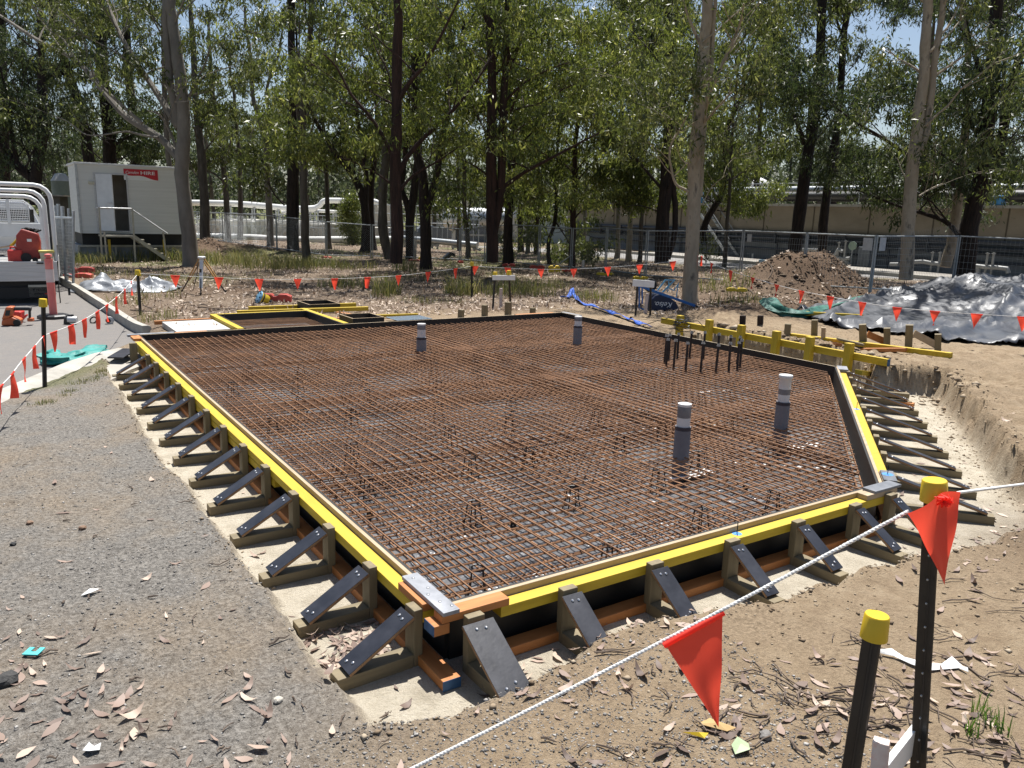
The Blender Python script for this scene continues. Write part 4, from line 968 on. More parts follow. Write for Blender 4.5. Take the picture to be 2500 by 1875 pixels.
tag(MB().box(1.475,2.995,9.045,10.76,-.1,.0).build('plastic_membrane', MEMB, None, org=(2.2,9.9,0)), 'dark plastic sheet under the small square of mesh', 'plastic sheet')
def boxform(label, x0, x1, y0, y1, z0, z1):
    t = empty('ply_box', ((x0+x1)/2, (y0+y1)/2, z0), label, 'box', 'open black ply boxes'); e = .018
    for q in ((x0,x1,y0,y0+e),(x0,x1,y1-e,y1),(x0,x0+e,y0+e,y1-e),(x1-e,x1,y0+e,y1-e)):
        p_ = MB().box(q[0],q[1],q[2],q[3],z0,z1-.003).build('side_panel', PLYB, t); MB().box(q[0],q[1],q[2],q[3],z1-.003,z1).build('panel_edge', PALE[0], p_)
boxform('open black ply box lying behind the yellow crossing beam', 3.21, 3.81, 11.22, 11.9, .04, .25)
boxform('open black ply box touching the far edge, beside the blue grate', 3.22, 3.78, 9.14, 9.74, .04, .25)
stick('timber_beam', 'long yellow beam crossing behind the small form and the far black box', (1.9,11.2,.16), (4.28,11.0,.16), .075, .075, YEL[0])
stick('timber_beam', 'yellow beam lying behind the farther black ply box, left part', (2.3,11.95,.13), (4.4,11.9,.13), .07, .075, YEL[0])
stick('timber_beam', 'short orange timber between the two black ply boxes', (3.1,10.2,.1), (3.9,10.0,.1), .09, .07, ORA[0])
stick('timber_beam', 'orange timber set square to the yellow crossing beam', (3.62,10.9,.11), (3.9,10.1,.11), .07, .06, ORA[1])
stick('timber_beam', 'yellow batten along the back of the blue grate', (3.9,9.95,.16), (4.75,9.83,.16), .05, .05, YEL[0])
stick('timber_beam', 'orange timber beyond the pale slab piece at the far left', (.45,10.6,.13), (1.33,10.64,.13), .06, .06, ORA[0])
tag(MB().box(.55,1.33,9.35,10.5,.06,.155).build('concrete_slab', mat('white_concrete', (.40,.385,.35), (.50,.48,.45), s=4, rough=.9), None, org=(.95,9.9,.07), bevel=.004), 'pale concrete slab piece beside the small yellow form', 'slab')
t = tag(MB().box(4.02,4.68,9.14,9.62,.17,.182).build('steel_grate', mat('blue_grey_steel', (.16,.23,.30), (.34,.42,.50), s=30, rough=.4, metal=.4), None, org=(4.3,9.4,.17)), 'pale blue patterned steel plate lying at the far edge beside a black box', 'plate')
m_ = MB()
for i in range(12):
    for j in range(8): m_.box(4.05+i*.053,4.085+i*.053,9.165+j*.057,9.195+j*.057,.1825,.186)
g_ = m_.build('raised_tread', mat('worn_steel', (.45,.50,.54), rough=.3, metal=.8), None, org=(4.3,9.4,.17)); g_.parent = t; g_.location = (0,0,0)
# blue strap on the ground
SP = [B(1850,1048),B(1895,1050),B(1925,1028),B(1950,1050),B(1985,1085),B(2060,1110),B(2150,1140),R7(40,730),R7(200,790),R7(250,805),R7(330,850),R7(480,900)]
m_ = MB(); pts = [onG(*q, .05) for q in SP]
pts = [V(p) for p in smooth_line([tuple(p) for p in pts], 4)]
k = 0
for i, p in enumerate(pts):
    d = (pts[min(i+1,len(pts)-1)]-pts[max(i-1,0)]).normalized(); s_ = V((d.y,-d.x,0)); zz = gz1(p.x,p.y)+.02+.03*abs(math.sin(i*.7))
    if 6 <= i <= 10: zz += .14*(1-abs(i-8)/2.5)
    for q in (-1,1): m_.v.append((p.x+s_.x*.045*q, p.y+s_.y*.045*q, zz+.022*math.sin(i*.9)*q+.012))
for i in range(len(pts)-1): m_.f.append((2*i,2*i+2,2*i+3,2*i+1))
sob = m_.build('lay_flat_strap', mat('blue_webbing', (.025,.09,.42), (.05,.14,.55), s=14, rough=.6), None, smooth=True, org=pts[0]); tag(sob, 'bright blue strap snaking over the ground beyond the far right corner', 'strap')
md = sob.modifiers.new('thick', 'SOLIDIFY'); md.thickness = .006
# ------------------------------------------------------------ helpers for things measured on an upright plane
def pv(px, py, O, e):
    nn_ = V(e).cross(V((0,0,1))); d = ray(px, py); return CAM + d*((V(O)-CAM).dot(nn_)/d.dot(nn_))
class Loc:                                                       # local frame: x along e, y away, z up; from pixels on plane y = off
    def __init__(s, O, th=0.0):
        s.O = V(O); s.rz = -YAW+th; s.e = RH*math.cos(th)+FH*math.sin(th); s.b = FH*math.cos(th)-RH*math.sin(th)
    def __call__(s, px, py, off=0.0):
        P = pv(px, py, s.O+s.b*off, s.e)-s.O; return V((P.dot(s.e), off, P.z))
WHT = mat('white_enamel', (.60,.61,.61), (.68,.69,.69), s=4, rough=.4)
ALU = mat('dull_aluminium', (.46,.46,.46), (.56,.56,.56), s=7, rough=.45, metal=.35, st=(.3,1,6))
DARK = mat('dark_glass', (.008,.009,.012), rough=.12)
BLKP = mat('black_plastic', (.010,.010,.011), (.02,.02,.022), s=9, rough=.45)

# ------------------------------------------------------------ upturned wheelbarrow
O = onG(*R7(610,660)); Lw = Loc(O); q = lambda x, y, off=0: Lw(*R7(x,y), off)
BLU = mat('blue_frame_paint', (.012,.10,.32), (.02,.15,.42), s=8, rough=.4); BLUL = mat('pale_blue_steel', (.10,.32,.50), (.17,.42,.60), s=9, rough=.4); NAVY = mat('navy_tray_plastic', (.008,.014,.040), (.014,.024,.06), s=7, rough=.5)
t = empty('wheelbarrow', O, 'blue wheelbarrow lying upside down against the pale spotted trunk', 'wheelbarrow', None, Lw.rz)
tray = [q(455,662),(q(888,662)),q(835,545),q(760,490),q(640,440),q(560,455),q(500,500)]
m_ = MB(); back = [p+V((0,.62,0)) for p in tray]; inn = [p*.94+V((.02,.04,.0)) for p in tray]
m_.prism(tray, (0,.62,0)); m_.build('tray', NAVY, t, False, bevel=.03)
m_ = MB()
for off in (.03,.59): m_.beam(q(325,318,off), q(1090,590,off), .045, .055)
m_.beam(q(330,322,.03), q(330,322,.59), .05, .05); m_.build('frame_rail', BLU, t, False, bevel=.005)
for off in (.03,.59): MB().tube([q(1080,586,off), q(1180,628,off)], .024, 10).build('hand_grip', BLACK, t, False, smooth=True)
m_ = MB()
for off in (.0,.62):
    m_.beam(q(375,345,off), q(375,560,off), .03, .03); m_.beam(q(335,330,off), q(335,650,off), .03, .03); m_.beam(q(335,615,off), q(395,640,off), .03,.03)
m_.build('wheel_brace', BLU, t, False)
m_ = MB()
for off in (.06,.56):
    m_.beam(q(585,380,off), q(690,238,off), .03, .03); m_.beam(q(650,405,off), q(815,240,off), .03, .03); m_.beam(q(690,240,off), q(820,243,off), .025, .025)
    m_.beam(q(720,400,off), q(735,260,off), .022, .022); m_.beam(q(735,345,off), q(800,385,off), .02, .02); m_.beam(q(800,385,off), q(860,300,off), .02, .02); m_.beam(q(835,470,off), q(865,280,off), .02,.02)
m_.beam(q(690,240,.06), q(690,240,.56), .025, .025); m_.beam(q(815,242,.06), q(815,242,.56), .025, .025); m_.beam(q(620,325,.06), q(620,325,.56), .025, .025)
m_.build('leg_frame', BLUL, t, False)
c_ = q(482,310,.3); rw = 92*.1808*dep(O)/FP
m_ = MB(); m_.lathe(c_, [(rw*.55,-.045),(rw*.93,-.05),(rw,-.02),(rw,.02),(rw*.93,.05),(rw*.55,.045)], 24, 'y', cap=False); wh = m_.build('wheel', BLACK, t, False, smooth=True)
MB().lathe(c_, [(.001,-.03),(rw*.56,-.035),(rw*.56,.035),(.001,.03)], 18, 'y').build('rim', YCAP, wh, False)
a = q(790,548,-.004); text('Kelso.', 'lettering', WHITEP, t, a, (-1,0,.03), (-.03,0,-1), .155, .0008, shear=.35, world=False)

# ------------------------------------------------------------ survey tripod
f0 = onG(*A(1355,1027)); Dt = dep(f0); Hd = pl(*A(1361,766), Dt+.35)
t = empty('survey_tripod', f0, 'yellow timber and white survey tripod standing on the leaf litter', 'tripod')
MB().lathe(Hd, [(.06,-.05),(.085,-.03),(.085,.0),(.07,.012),(.02,.014)], 18).build('tripod_head', WHT, t, smooth=True)
WD = mat('varnished_tripod_wood', (.36,.20,.07), (.46,.28,.11), s=8, rough=.5)
for i, (q0, mt) in enumerate(((f0, WHT), (onG(*A(1222,1008)), WD), (onG(*A(1524,1008)), WD))):
    top = Hd+(q0-Hd).normalized()*.05; d = q0-top; sd2 = d.cross(FH).normalized()
    m_ = MB()
    for s_ in (-1,1): m_.beam(top+sd2*.028*s_, top+d*.62+sd2*.022*s_, .022, .03, up=FH)
    if i == 0: m_.beam(top, top+d*.80, .075, .02, up=FH)
    lg = m_.build('leg', mt, t); m_ = MB()
    m_.beam(top+d*.55, q0, .022, .03, up=FH); m_.lathe(q0+V((0,0,.01)), [(.012,-.05),(.024,.05)], 8); m_.beam(q0-d*.06+sd2*.03, q0-d*.06-sd2*.05, .02, .012); m_.build('leg_foot', BLKP, lg)
tag(MB().tube([Hd+V((-.1,-.1,-.1)), Hd+V((-.16,-.12,-.45)), Hd+V((-.25,-.1,-.75))], .008, 5).build('carry_strap', BLACK, t), None)
MB().beam(pl(*A(1353,848), Dt-.02), pl(*A(1353,872), Dt-.02), .045, .012, up=FH).build('lettered_label', BLKP, t)

# ------------------------------------------------------------ crumpled silver sheet
def sheet(name, label, cat, c, u, v, hfun, m_, nu=70, nv=50, th=.01):
    c, u, v = V(c), V(u), V(v); g_ = MB()
    def fn(a, b):
        P = c+u*(a*2-1)+v*(b*2-1); return V((P.x, P.y, gz1(P.x,P.y)+.006))
    pts = []
    aa, bb = np.meshgrid(np.linspace(-1,1,nu+1), np.linspace(-1,1,nv+1), indexing='ij')
    px_ = c.x+u.x*aa+v.x*bb; py_ = c.y+u.y*aa+v.y*bb; hh, dx, dy = hfun(aa, bb, px_, py_)
    px_ = px_+dx; py_ = py_+dy; zz = ground_z(px_.ravel(), py_.ravel()).reshape(px_.shape)+hh
    i_ = np.arange((nu+1)*(nv+1)).reshape(nu+1,nv+1); f_ = np.stack([i_[:-1,:-1],i_[1:,:-1],i_[1:,1:],i_[:-1,1:]],-1).reshape(-1,4)
    rr_ = (np.abs(aa)**2.4+np.abs(bb)**2.4+.35*(fbm(aa*2+5,bb*2+3,1.2,3,len(label))-.5)).ravel()
    f_ = f_[rr_[f_].max(1) < 1.0]
    vv = np.stack([px_.ravel()-c.x,py_.ravel()-c.y,zz.ravel()-c.z],1); us = np.unique(f_); mp_ = np.zeros(len(vv),int); mp_[us] = np.arange(len(us))
    o = mesh_np(name, vv[us], mp_[f_], m_, smooth=True); o.location = c
    md = o.modifiers.new('thick','SOLIDIFY'); md.thickness = th
    return tag(o, label, cat)
SILV = mat('silver_sheeting', (.13,.14,.155), (.25,.265,.285), s=3, rough=.45, metal=.25, bump=.012, bs=7)
def hs(a, b, x_, y_):
    rg = 1-np.abs(fbm(x_+y_*.4, y_*.7, 1.5, 2, 31)-.5)*2; rg2 = 1-np.abs(fbm(x_+y_*.3, y_*1.2, 3.0, 2, 36)-.5)*2
    h = .26*rg**4+.12*rg2**4; h = h*np.clip(1.1-(a**2+b**2),0,1)+.02
    h = h+.26*np.exp(-((a+.50)**2/.010+(b-.3)**2/.04))
    return h, 0*a, 0*a
c_ = onG(*A(850,985)); sheet('silver_tarp', 'crumpled silver-grey plastic sheet on the litter beside the left kerb', 'tarp', (c_.x,c_.y,0), RH*1.25, FH*.9, hs, SILV)
# ------------------------------------------------------------ black plastic over the big spoil pile
BPL = mat('black_builders_plastic', (.055,.058,.066), (.095,.10,.112), s=1.1, rough=.42, bump=.014, bs=3.5, spec=.7, rr=.1)
def hb(a, b, x_, y_):
    q2 = np.clip(1-(a*a*.9+b*b),0,1)
    base = .98*q2**.75*(.10+.90*sstep(-.75,.9,a))
    ang = x_*.55+y_*.9
    wx = x_+.5*fbm(x_, y_, .6, 2, 50); r1_ = 1-np.abs(fbm(y_*.95-wx*.28, wx*.16+y_*.05, 1.0, 2, 51)-.5)*2; r2_ = 1-np.abs(fbm(wx*.5+y_*.7, y_*.3-wx*.25, 1.3, 2, 57)-.5)*2; r3_ = 1-np.abs(fbm(y_*1.6-wx*.2, wx*.5, 1.6, 2, 58)-.5)*2
    return base+.17*r1_**9+.14*r2_**10+.07*r3_**7+.02, 0*a, 0*a
sheet('plastic_sheeting', 'big wrinkled black plastic sheet covering the spoil pile on the right', 'tarp', (18.3,6.0,0), V((7.5,1.2,0)), V((-.6,3.1,0)), hb, BPL, 150, 110, .008)
GRN = mat('green_shade_cloth', (.008,.075,.055), (.018,.13,.10), s=5, rough=.6, bump=.01, bs=14)
def roll(name, label, pts, r0, m_, cat, fl=.5, seed=1):
    r = random.Random(seed); pts = [V(p) for p in smooth_line([tuple(p) for p in pts], 8)]; m_b = MB(); n_ = 18
    for i, p in enumerate(pts):
        d = (pts[min(i+1,len(pts)-1)]-pts[max(i-1,0)]).normalized(); s_ = V((d.y,-d.x,0)).normalized(); ta = min(1, .35+min(i, len(pts)-1-i)*.35)
        for j in range(n_):
            a = 2*PI*j/n_; rr2 = r0*ta*(1+.28*math.sin(3*a+i*.35)+.22*math.sin(5*a-i*.22+seed)+r.gauss(0,.05))
            m_b.v.append(tuple(p+s_*math.cos(a)*rr2*1.5+V((0,0,(math.sin(a)*rr2*fl)+r0*fl))))
    for i in range(len(pts)-1):
        for j in range(n_): m_b.f.append((i*n_+j, i*n_+(j+1) % n_, (i+1)*n_+(j+1) % n_, (i+1)*n_+j))
    m_b.f.append(tuple(range(n_))[::-1]); m_b.f.append(tuple((len(pts)-1)*n_+j for j in range(n_)))
    return tag(m_b.build(name, m_, None, smooth=True, org=pts[0]), label, cat)
roll('shade_cloth', 'dark green cloth sagging in front of the brown soil mound', [onG(*R8(465,840),.1)+V((0,0,.12)), onG(*R8(560,880),.1), onG(*R8(700,905),.1), onG(*R8(840,880),.1), onG(*R8(1000,850),.1)+V((0,0,.05)), onG(*R8(1200,815),.1)+V((0,0,.1)), onG(*R8(1400,800),.1)+V((0,0,.1))], .10, GRN, 'cloth', .8, 3)
TEAL = mat('teal_shade_cloth', (.015,.17,.15), (.035,.30,.27), s=7, rough=.6, bump=.008, bs=22)
roll('cloth_bundle', 'tied bundle of teal green cloth lying on the left gutter', [onG(*Dz(325,235))+V((0,0,.05)), onG(*Dz(360,240))+V((0,0,.02)), onG(*Dz(405,250)), onG(*Dz(480,238)), onG(*Dz(560,215)), onG(*Dz(640,190)), onG(*Dz(690,175))], .10, TEAL, 'cloth', .62, 7)
# ------------------------------------------------------------ flanged fitting and red fence foot
O = onG(*A(1745,1075)); Df = dep(O); ax_ = (RH*-.72+FH*-.52+V((0,0,.46))).normalized(); t = empty('flanged_fitting', O, 'yellow drum-shaped fitting with a blue bolted flange, tipped on the litter', 'fitting')
c0_ = pl(*A(1770,1050), Df)
def alathe(prof, m_, name, par, n_=24):
    mb = MB(); x_ = ax_.cross(V((0,0,1))).normalized(); y_ = ax_.cross(x_)
    for r, h in prof:
        for j in range(n_): a = 2*PI*j/n_; mb.v.append(tuple(c0_+ax_*h+(x_*math.cos(a)+y_*math.sin(a))*r))
    for i in range(len(prof)-1):
        for j in range(n_): mb.f.append((i*n_+j, i*n_+(j+1) % n_, (i+1)*n_+(j+1) % n_, (i+1)*n_+j))
    mb.f.append(tuple(range(n_))[::-1]); mb.f.append(tuple((len(prof)-1)*n_+j for j in range(n_))); return mb.build(name, m_, par, smooth=True)
alathe([(.06,-.22),(.06,-.10)], BLKP, 'neck', t); alathe([(.11,-.12),(.125,-.08),(.125,.0)], YCAP, 'body', t); alathe([(.128,.0),(.128,.03)], BLKP, 'seal', t); alathe([(.13,.03),(.13,.06)], YCAP, 'ring', t)
alathe([(.14,.06),(.145,.065),(.145,.085),(.14,.09)], mat('light_blue_paint', (.14,.33,.50), (.22,.45,.62), s=8, rough=.4), 'flange', t)
x_ = ax_.cross(V((0,0,1))).normalized(); y_ = ax_.cross(x_); m_ = MB()
for k in range(8): a = k*PI/4; P = c0_+ax_*.08+(x_*math.cos(a)+y_*math.sin(a))*.12; m_.tube([P, P+ax_*.035], .014, 6)
m_.build('flange_bolt', BLKP, t)
RF = mat('faded_red_plastic', (.42,.05,.035), (.52,.085,.06), s=8, rough=.55)
def foot(label, c, m_, sz=(.62,.24,.14), rz=0, grp='coloured fence feet'):
    t = empty('fence_block', c, label, 'fence foot', grp, rz); a, b, h = sz
    mb = MB().prism([(-a/2,-b/2,-.02),(a/2,-b/2,-.02),(a/2,-b/2,h*.72),(a*.36,-b/2,h),(a*.12,-b/2,h),(a*.05,-b/2,h*.72),(-a*.05,-b/2,h*.72),(-a*.12,-b/2,h),(-a*.36,-b/2,h),(-a/2,-b/2,h*.72)], (0,b,0))
    mb.build('block', m_, t, False, bevel=.012); MB().box(-.05,.05,-.05,.05,h*.7,h*.78).build('post_socket', BLACK, t, False); return t
P = onG(*A(1862,1066)); foot('red plastic fence foot lying alone beside the yellow and blue fitting', P, RF, (.66,.26,.16), -YAW+.15)
# ------------------------------------------------------------ small litter in the foreground
def patch(name, label, cat, px, py, pts, m_, curl=.01, th=.002):
    P = onG(px, py); k = V((P.x,P.y,P.z+.012)); vs = [k+RH*a+FH*b+V((0,0,c)) for a, b, c in pts]
    mb = MB(); c_ = sum(vs, V((0,0,0)))/len(vs)+V((0,0,curl)); mb.v = [tuple(x) for x in vs]+[tuple(c_)]; n_ = len(vs); mb.f = [(i,(i+1) % n_,n_) for i in range(n_)]
    o = mb.build(name, m_, None, org=k); md = o.modifiers.new('thick','SOLIDIFY'); md.thickness = th; return tag(o, label, cat)
patch('card_scrap', 'tan rectangle of card lying under the tip of the large red flag', 'scrap', *Fz(832,1072), [(-.075,.02,0),(.03,-.03,.004),(.075,.0,0),(-.02,.05,.006)], mat('tan_card', (.34,.22,.09), (.42,.29,.13), s=8, rough=.9))
patch('plastic_scrap', 'small yellow plastic sliver left of the tan card', 'scrap', *Fz(735,1110), [(-.05,.02,0),(.03,-.015,.0),(.05,.005,.01)], YCAP)
patch('green_leaf', 'pale green folded leaf below the tan card', 'leaf', *Fz(935,1168), [(-.03,-.035,0),(.03,-.02,.012),(.04,.03,.0),(.0,.05,.016),(-.03,.02,0)], mat('pale_green_leaf', (.28,.36,.20), (.36,.43,.27), s=9, rough=.6))
WPL = mat('white_plastic_film', (.62,.62,.60), (.75,.75,.74), s=9, rough=.45, bump=.004, bs=30)
mb = MB(); pts = [onG(*q_) for q_ in (Fz(1562,735),Fz(1620,745),Fz(1690,775),Fz(1780,810),Fz(1850,800),Fz(1900,790),Fz(1955,818))]; ws_ = [.006,.016,.026,.012,.022,.034,.012]
for i, p in enumerate(pts): mb.v += [tuple(p+FH*ws_[i]+V((0,0,.015+.02*(i % 2)))), tuple(p+V((0,0,.03-.015*(i % 2)))), tuple(p-FH*ws_[i]*.8+V((0,0,.012)))]
for i in range(len(pts)-1): mb.f += [(3*i,3*i+3,3*i+4,3*i+1),(3*i+1,3*i+4,3*i+5,3*i+2)]
tag(mb.build('plastic_film', WPL, None, smooth=True, org=pts[0]), 'torn strip of white plastic film on the dirt behind the capped posts', 'plastic')
mb = MB(); P = onG(225*.3617, 1275+895*.3617)
mb.prism([P+RH*a+FH*b+V((0,0,.012)) for a, b in ((-.035,-.025),(.035,-.025),(.035,.035),(.012,.035),(.012,.0),(-.012,.0),(-.012,.035),(-.035,.035))], (0,0,.005))
tag(mb.build('plastic_shim', mat('turquoise_plastic', (.06,.42,.42), (.1,.5,.5), rough=.5), None, org=P), 'turquoise U-shaped plastic shim among dry leaves at the left edge', 'shim')
patch('plastic_scrap', 'crumpled clear-white plastic scrap at the bottom left', 'scrap', 625*.3617, 1275+1545*.3617, [(-.03,-.012,.0),(.0,-.024,.008),(.03,-.006,.0),(.024,.018,.012),(.0,.012,.0),(-.024,.024,.008)], WPL, .0)
patch('paper_scrap', 'small white torn paper scrap on the gravel at left', 'scrap', 600*.3617, 1275+492*.3617, [(-.025,-.03,0),(.02,-.01,.01),(.03,.05,.0),(-.01,.03,.01)], WPL)
# stones big enough to name
def rock(label, px, py, s_, m_, seed):
    P = onG(px, py); r = random.Random(seed); bm = bmesh.new(); bmesh.ops.create_icosphere(bm, subdivisions=2, radius=s_)
    for v_ in bm.verts: v_.co *= 1+r.uniform(-.22,.18); v_.co.z *= .62
    me = bpy.data.meshes.new('stone'); bm.to_mesh(me); bm.free(); me.materials.append(m_); o = bpy.data.objects.new('stone', me); COL.objects.link(o); o.location = (P.x,P.y,P.z+s_*.35); o.rotation_euler.z = r.uniform(0,6)
    return tag(o, label, 'stone')
STN = mat('grey_stone', (.12,.11,.105), (.22,.205,.19), s=20, rough=.9); STB = mat('brown_stone', (.14,.085,.055), (.23,.15,.10), s=20, rough=.9); STL = mat('pale_stone', (.36,.33,.28), (.46,.43,.37), s=20, rough=.9)
rock('reddish brown stone on the left gravel, upper of two', 200*.3617, 1275+12*.3617, .022, STB, 1)
rock('brown lump of stone on the left gravel, nearer the slab', 557*.3617, 1275+48*.3617, .024, STB, 2)
rock('small black stone at the left edge of the gravel', 88*.3617, 1275+152*.3617, .018, BLACK, 3)
rock('pale lump on the gravel in front of the first braces', 1880*.3617, 1275+1210*.3617, .02, STL, 4)
rock('dark stone below the big red flag', *Fz(1048,1105), .026, STN, 5)
rock('black lump of broken asphalt at the left edge of the gravel', 40*.3617, 1275+1090*.3617, .05, mat('asphalt_lump', (.03,.03,.03), (.06,.058,.055), s=30, rough=.95, bump=.01, bs=60), 9)
rock('grey stone at the lower left beside crumpled plastic', 635*.3617, 1275+1520*.3617, .014, STN, 6)

# ------------------------------------------------------------ flatbed truck at the left edge
P0 = pl(*R4(100,1000), 15.7); O = V((P0.x, P0.y, -.06)); Lt = Loc(O, .50); q = lambda x, y, off=0: Lt(*R4(x,y), off)
t = empty('flatbed_truck', O, 'white flatbed utility truck with tubular racks, cut by the left edge', 'truck', None, Lt.rz)
xl, xr = q(-330,1000).x, q(583,1000).x; z0, z1 = q(300,1105).z, q(300,905).z
tg = MB().box(xl,xr,0,.035,z0,z1).build('tailgate', ALU, t, False, bevel=.006)
m_ = MB()
for i in range(1,4): zz = z0+(z1-z0)*i/4; m_.box(xl+.01,xr-.01,-.006,-.001,zz-.008,zz+.008)
m_.box(xl,xr,-.012,-.001,z1-.035,z1-.005); m_.build('tailgate_rib', ALU, tg, False)
MB().box(q(370,910).x,q(440,910).x,-.02,-.007,z1-.05,z1-.02).build('latch', BLKP, tg, False)
for a, b in ((xl,xl+.035),(xr-.035,xr)): MB().box(a,b,.04,2.3,z0,z1).build('side_board', ALU, t, False, bevel=.005)
MB().box(xl+.037,xr-.037,.037,2.3,z1-.06,z1-.03).build('deck', mat('deck_plate', (.25,.25,.24), (.34,.34,.33), s=6, rough=.5), t, False)
m_ = MB(); m_.box(xl+.2,xr-.2,.15,4.6,z0-.12,z0-.005); m_.box(xl+.1,xr-.1,.1,.2,z0-.35,z0-.13); m_.build('chassis', BLACK, t, False)
xh = q(535,500).x; zt_ = q(200,125).z; hy = (.12,.85,1.55)
for k, yy in enumerate(hy):
    xh = q((535,462,425)[k],500,yy).x; zt_ = q(200,(125,188,245)[k],yy).z; pts = []; xa = -xh+ (xl+xr); r0 = .28
    for P in [(xa,z1),(xa,zt_-r0)]+[(xa+r0-r0*math.cos(a), zt_-r0+r0*math.sin(a)) for a in (.4,.8,1.2)]+[(xa+r0,zt_),(xh-r0,zt_)]+[(xh-r0+r0*math.sin(a), zt_-r0+r0*math.cos(a)) for a in (.4,.8,1.2)]+[(xh,zt_-r0),(xh,z1)]: pts.append((P[0],yy,P[1]))
    MB().tube(pts, .042, 12).build('rack_hoop', WHT, t, False, smooth=True)
m_ = MB(); m_.box(xl+.05,xr-.15,2.28,2.33,q(200,660,2.3).z,q(200,518,2.3).z); hbd = m_.build('headboard', WHT, t, False, bevel=.01)
m_ = MB(); x0,x1_,za_,zb_ = xl+.25, q(288,400,2.28).x, q(0,490,2.28).z, q(0,285,2.28).z
m_.tube([(x0,2.28,za_),(x0,2.28,zb_),(x1_-.08,2.28,zb_),(x1_,2.28,zb_-.08),(x1_,2.28,za_),(x0,2.28,za_)], .02, 8)
for i in range(1,24): xx = x0+(x1_-x0)*i/24; m_.tube([(xx,2.28,za_),(xx,2.28,zb_)], .006, 5)
for i in range(1,9): zz = za_+(zb_-za_)*i/9; m_.tube([(x0,2.28,zz),(x1_,2.28,zz)], .006, 5)
xm = q(88,400,2.27).x; m_.build('window_guard', WHT, hbd, False); MB().box(xm-.03,xm+.03,2.2,2.255,q(0,515,2.28).z,q(0,270,2.28).z).build('guard_post', WHT, hbd, False)
cy0 = 2.55; x0, x1_ = xl+.1, q(400,500,cy0).x; zr, zs = q(200,300,cy0).z, q(200,520,cy0).z
m_ = MB(); prof = [(x0,zs-.6),(x1_,zs-.6),(x1_,zs),(x1_-.16,zr+.0-.12),(x1_-.28,zr),(x0+.28,zr),(x0+.16,zr-.12),(x0,zs)]
m_.prism([(a,cy0,b) for a, b in prof], (0,1.5,0)); cab = m_.build('cab', mat('white_car_paint', (.55,.57,.60), (.6,.62,.65), s=3, rough=.2, coat=.5), t, False, bevel=.03)
MB().box(x0+.30,q(345,450,cy0).x,cy0-.012,cy0-.002,zs+.03,q(0,370,cy0).z).build('rear_window', DARK, cab, False)
MB().box(x0+.1,x1_-.1,4.06,5.2,zs-.6,zs-.1).build('bonnet', MATS['white_car_paint'], t, False, bevel=.06)
for sx in (xl+.22, xr-.22):
    for yy in (1.15, 4.5):
        w_ = MB().lathe((sx,yy,.36), [(.2,-.11),(.34,-.12),(.36,-.07),(.36,.07),(.34,.12),(.2,.11)], 24, 'x', cap=False).build('wheel', BLACK, t, False, smooth=True)
        MB().lathe((sx,yy,.36), [(.01,-.08),(.21,-.10),(.21,.10),(.01,.08)], 20, 'x').build('rim', GALV, w_, False)
fx0, fx1, fz0, fz1 = q(285,1200).x, q(505,1200).x, q(380,1272).z, q(380,1145).z
mf_ = MB().box(fx0,fx1,.10,.115,fz0,fz1).build('mudflap', mat('cream_rubber', (.34,.33,.28), (.40,.39,.34), s=6, rough=.6), t, False, bevel=.02)
a = q(358,1207); text('VELOCITY', 'lettering', BLKP, mf_, (a.x,.097,a.z), (1,0,0), (0,0,1), .062, .0006, shear=.2, world=False)
m_ = MB(); b_ = q(325,1185); m_.prism([(b_.x,.098,b_.z),(b_.x+.05,.098,b_.z),(b_.x+.025,.098,b_.z-.05)], (0,-.002,0)); c_ = q(345,1240); m_.box(c_.x,c_.x+.17,.096,.098,c_.z-.008,c_.z+.012); m_.build('emblem', BLKP, mf_, False)
c_ = q(455,1237); MB().box(c_.x,c_.x+.06,.096,.098,c_.z-.012,c_.z+.012).build('red_sticker', REDP, mf_, False)
m_ = MB(); m_.tube([q(575,740,.1), q(585,960,.1), q(595,1180,.1), q(610,1300,.1), q(612,1370,.1)], .012, 6); m_.tube([q(612,1370,.1), q(620,1385,.1), q(600,1392,.1), q(585,1386,.1)], .012, 6); m_.box(q(580,0,.1).x, q(605,0,.1).x, .08, .12, q(0,1260,.1).z, q(0,1180,.1).z); m_.build('ratchet_strap', BLACK, t, False)
# things standing on the truck deck
def Lq(off): return lambda x, y, o2=0: Lt(*R4(x,y), off+o2)
zd_ = O.z+z1-.03
def stand(name, label, cat, x, off):
    e = Lt.O+Lt.e*x+Lt.b*off; return empty(name, (e.x,e.y,zd_), label, cat, None, Lt.rz)
qq = Lq(.35); c_ = qq(300,880); x0, x1_ = qq(172,800).x-c_.x, qq(422,800).x-c_.x; hh = qq(300,572).z-(z1-.03)
t2 = stand('shop_vacuum', 'red wheeled vacuum with a black lid standing on the truck deck', 'vacuum', c_.x, .35)
m_ = MB().prism([(x0+.02,-.19,.06),(x1_-.02,-.19,.06),(x1_,-.19,hh*.62),(x1_-.03,-.19,hh*.86),(x0+.12,-.19,hh),(x0+.02,-.19,hh*.8),(x0,-.19,hh*.5)], (0,.38,0)); m_.build('body', mat('dull_red_plastic', (.26,.03,.022), (.35,.05,.035), s=6, rough=.55), t2, False, bevel=.03)
m_ = MB()
for i in range(14): a = random.random(); m_.tube([(x0+.12+a*.3,-.15+random.random()*.3,hh*.98-a*.06),(x0+.2+a*.3,-.15+random.random()*.3,hh*1.02-a*.05),(x1_-.05,-.1+random.random()*.2,hh*.9)], .018, 6)
m_.build('hose_coil', BLACK, t2, False, smooth=True)
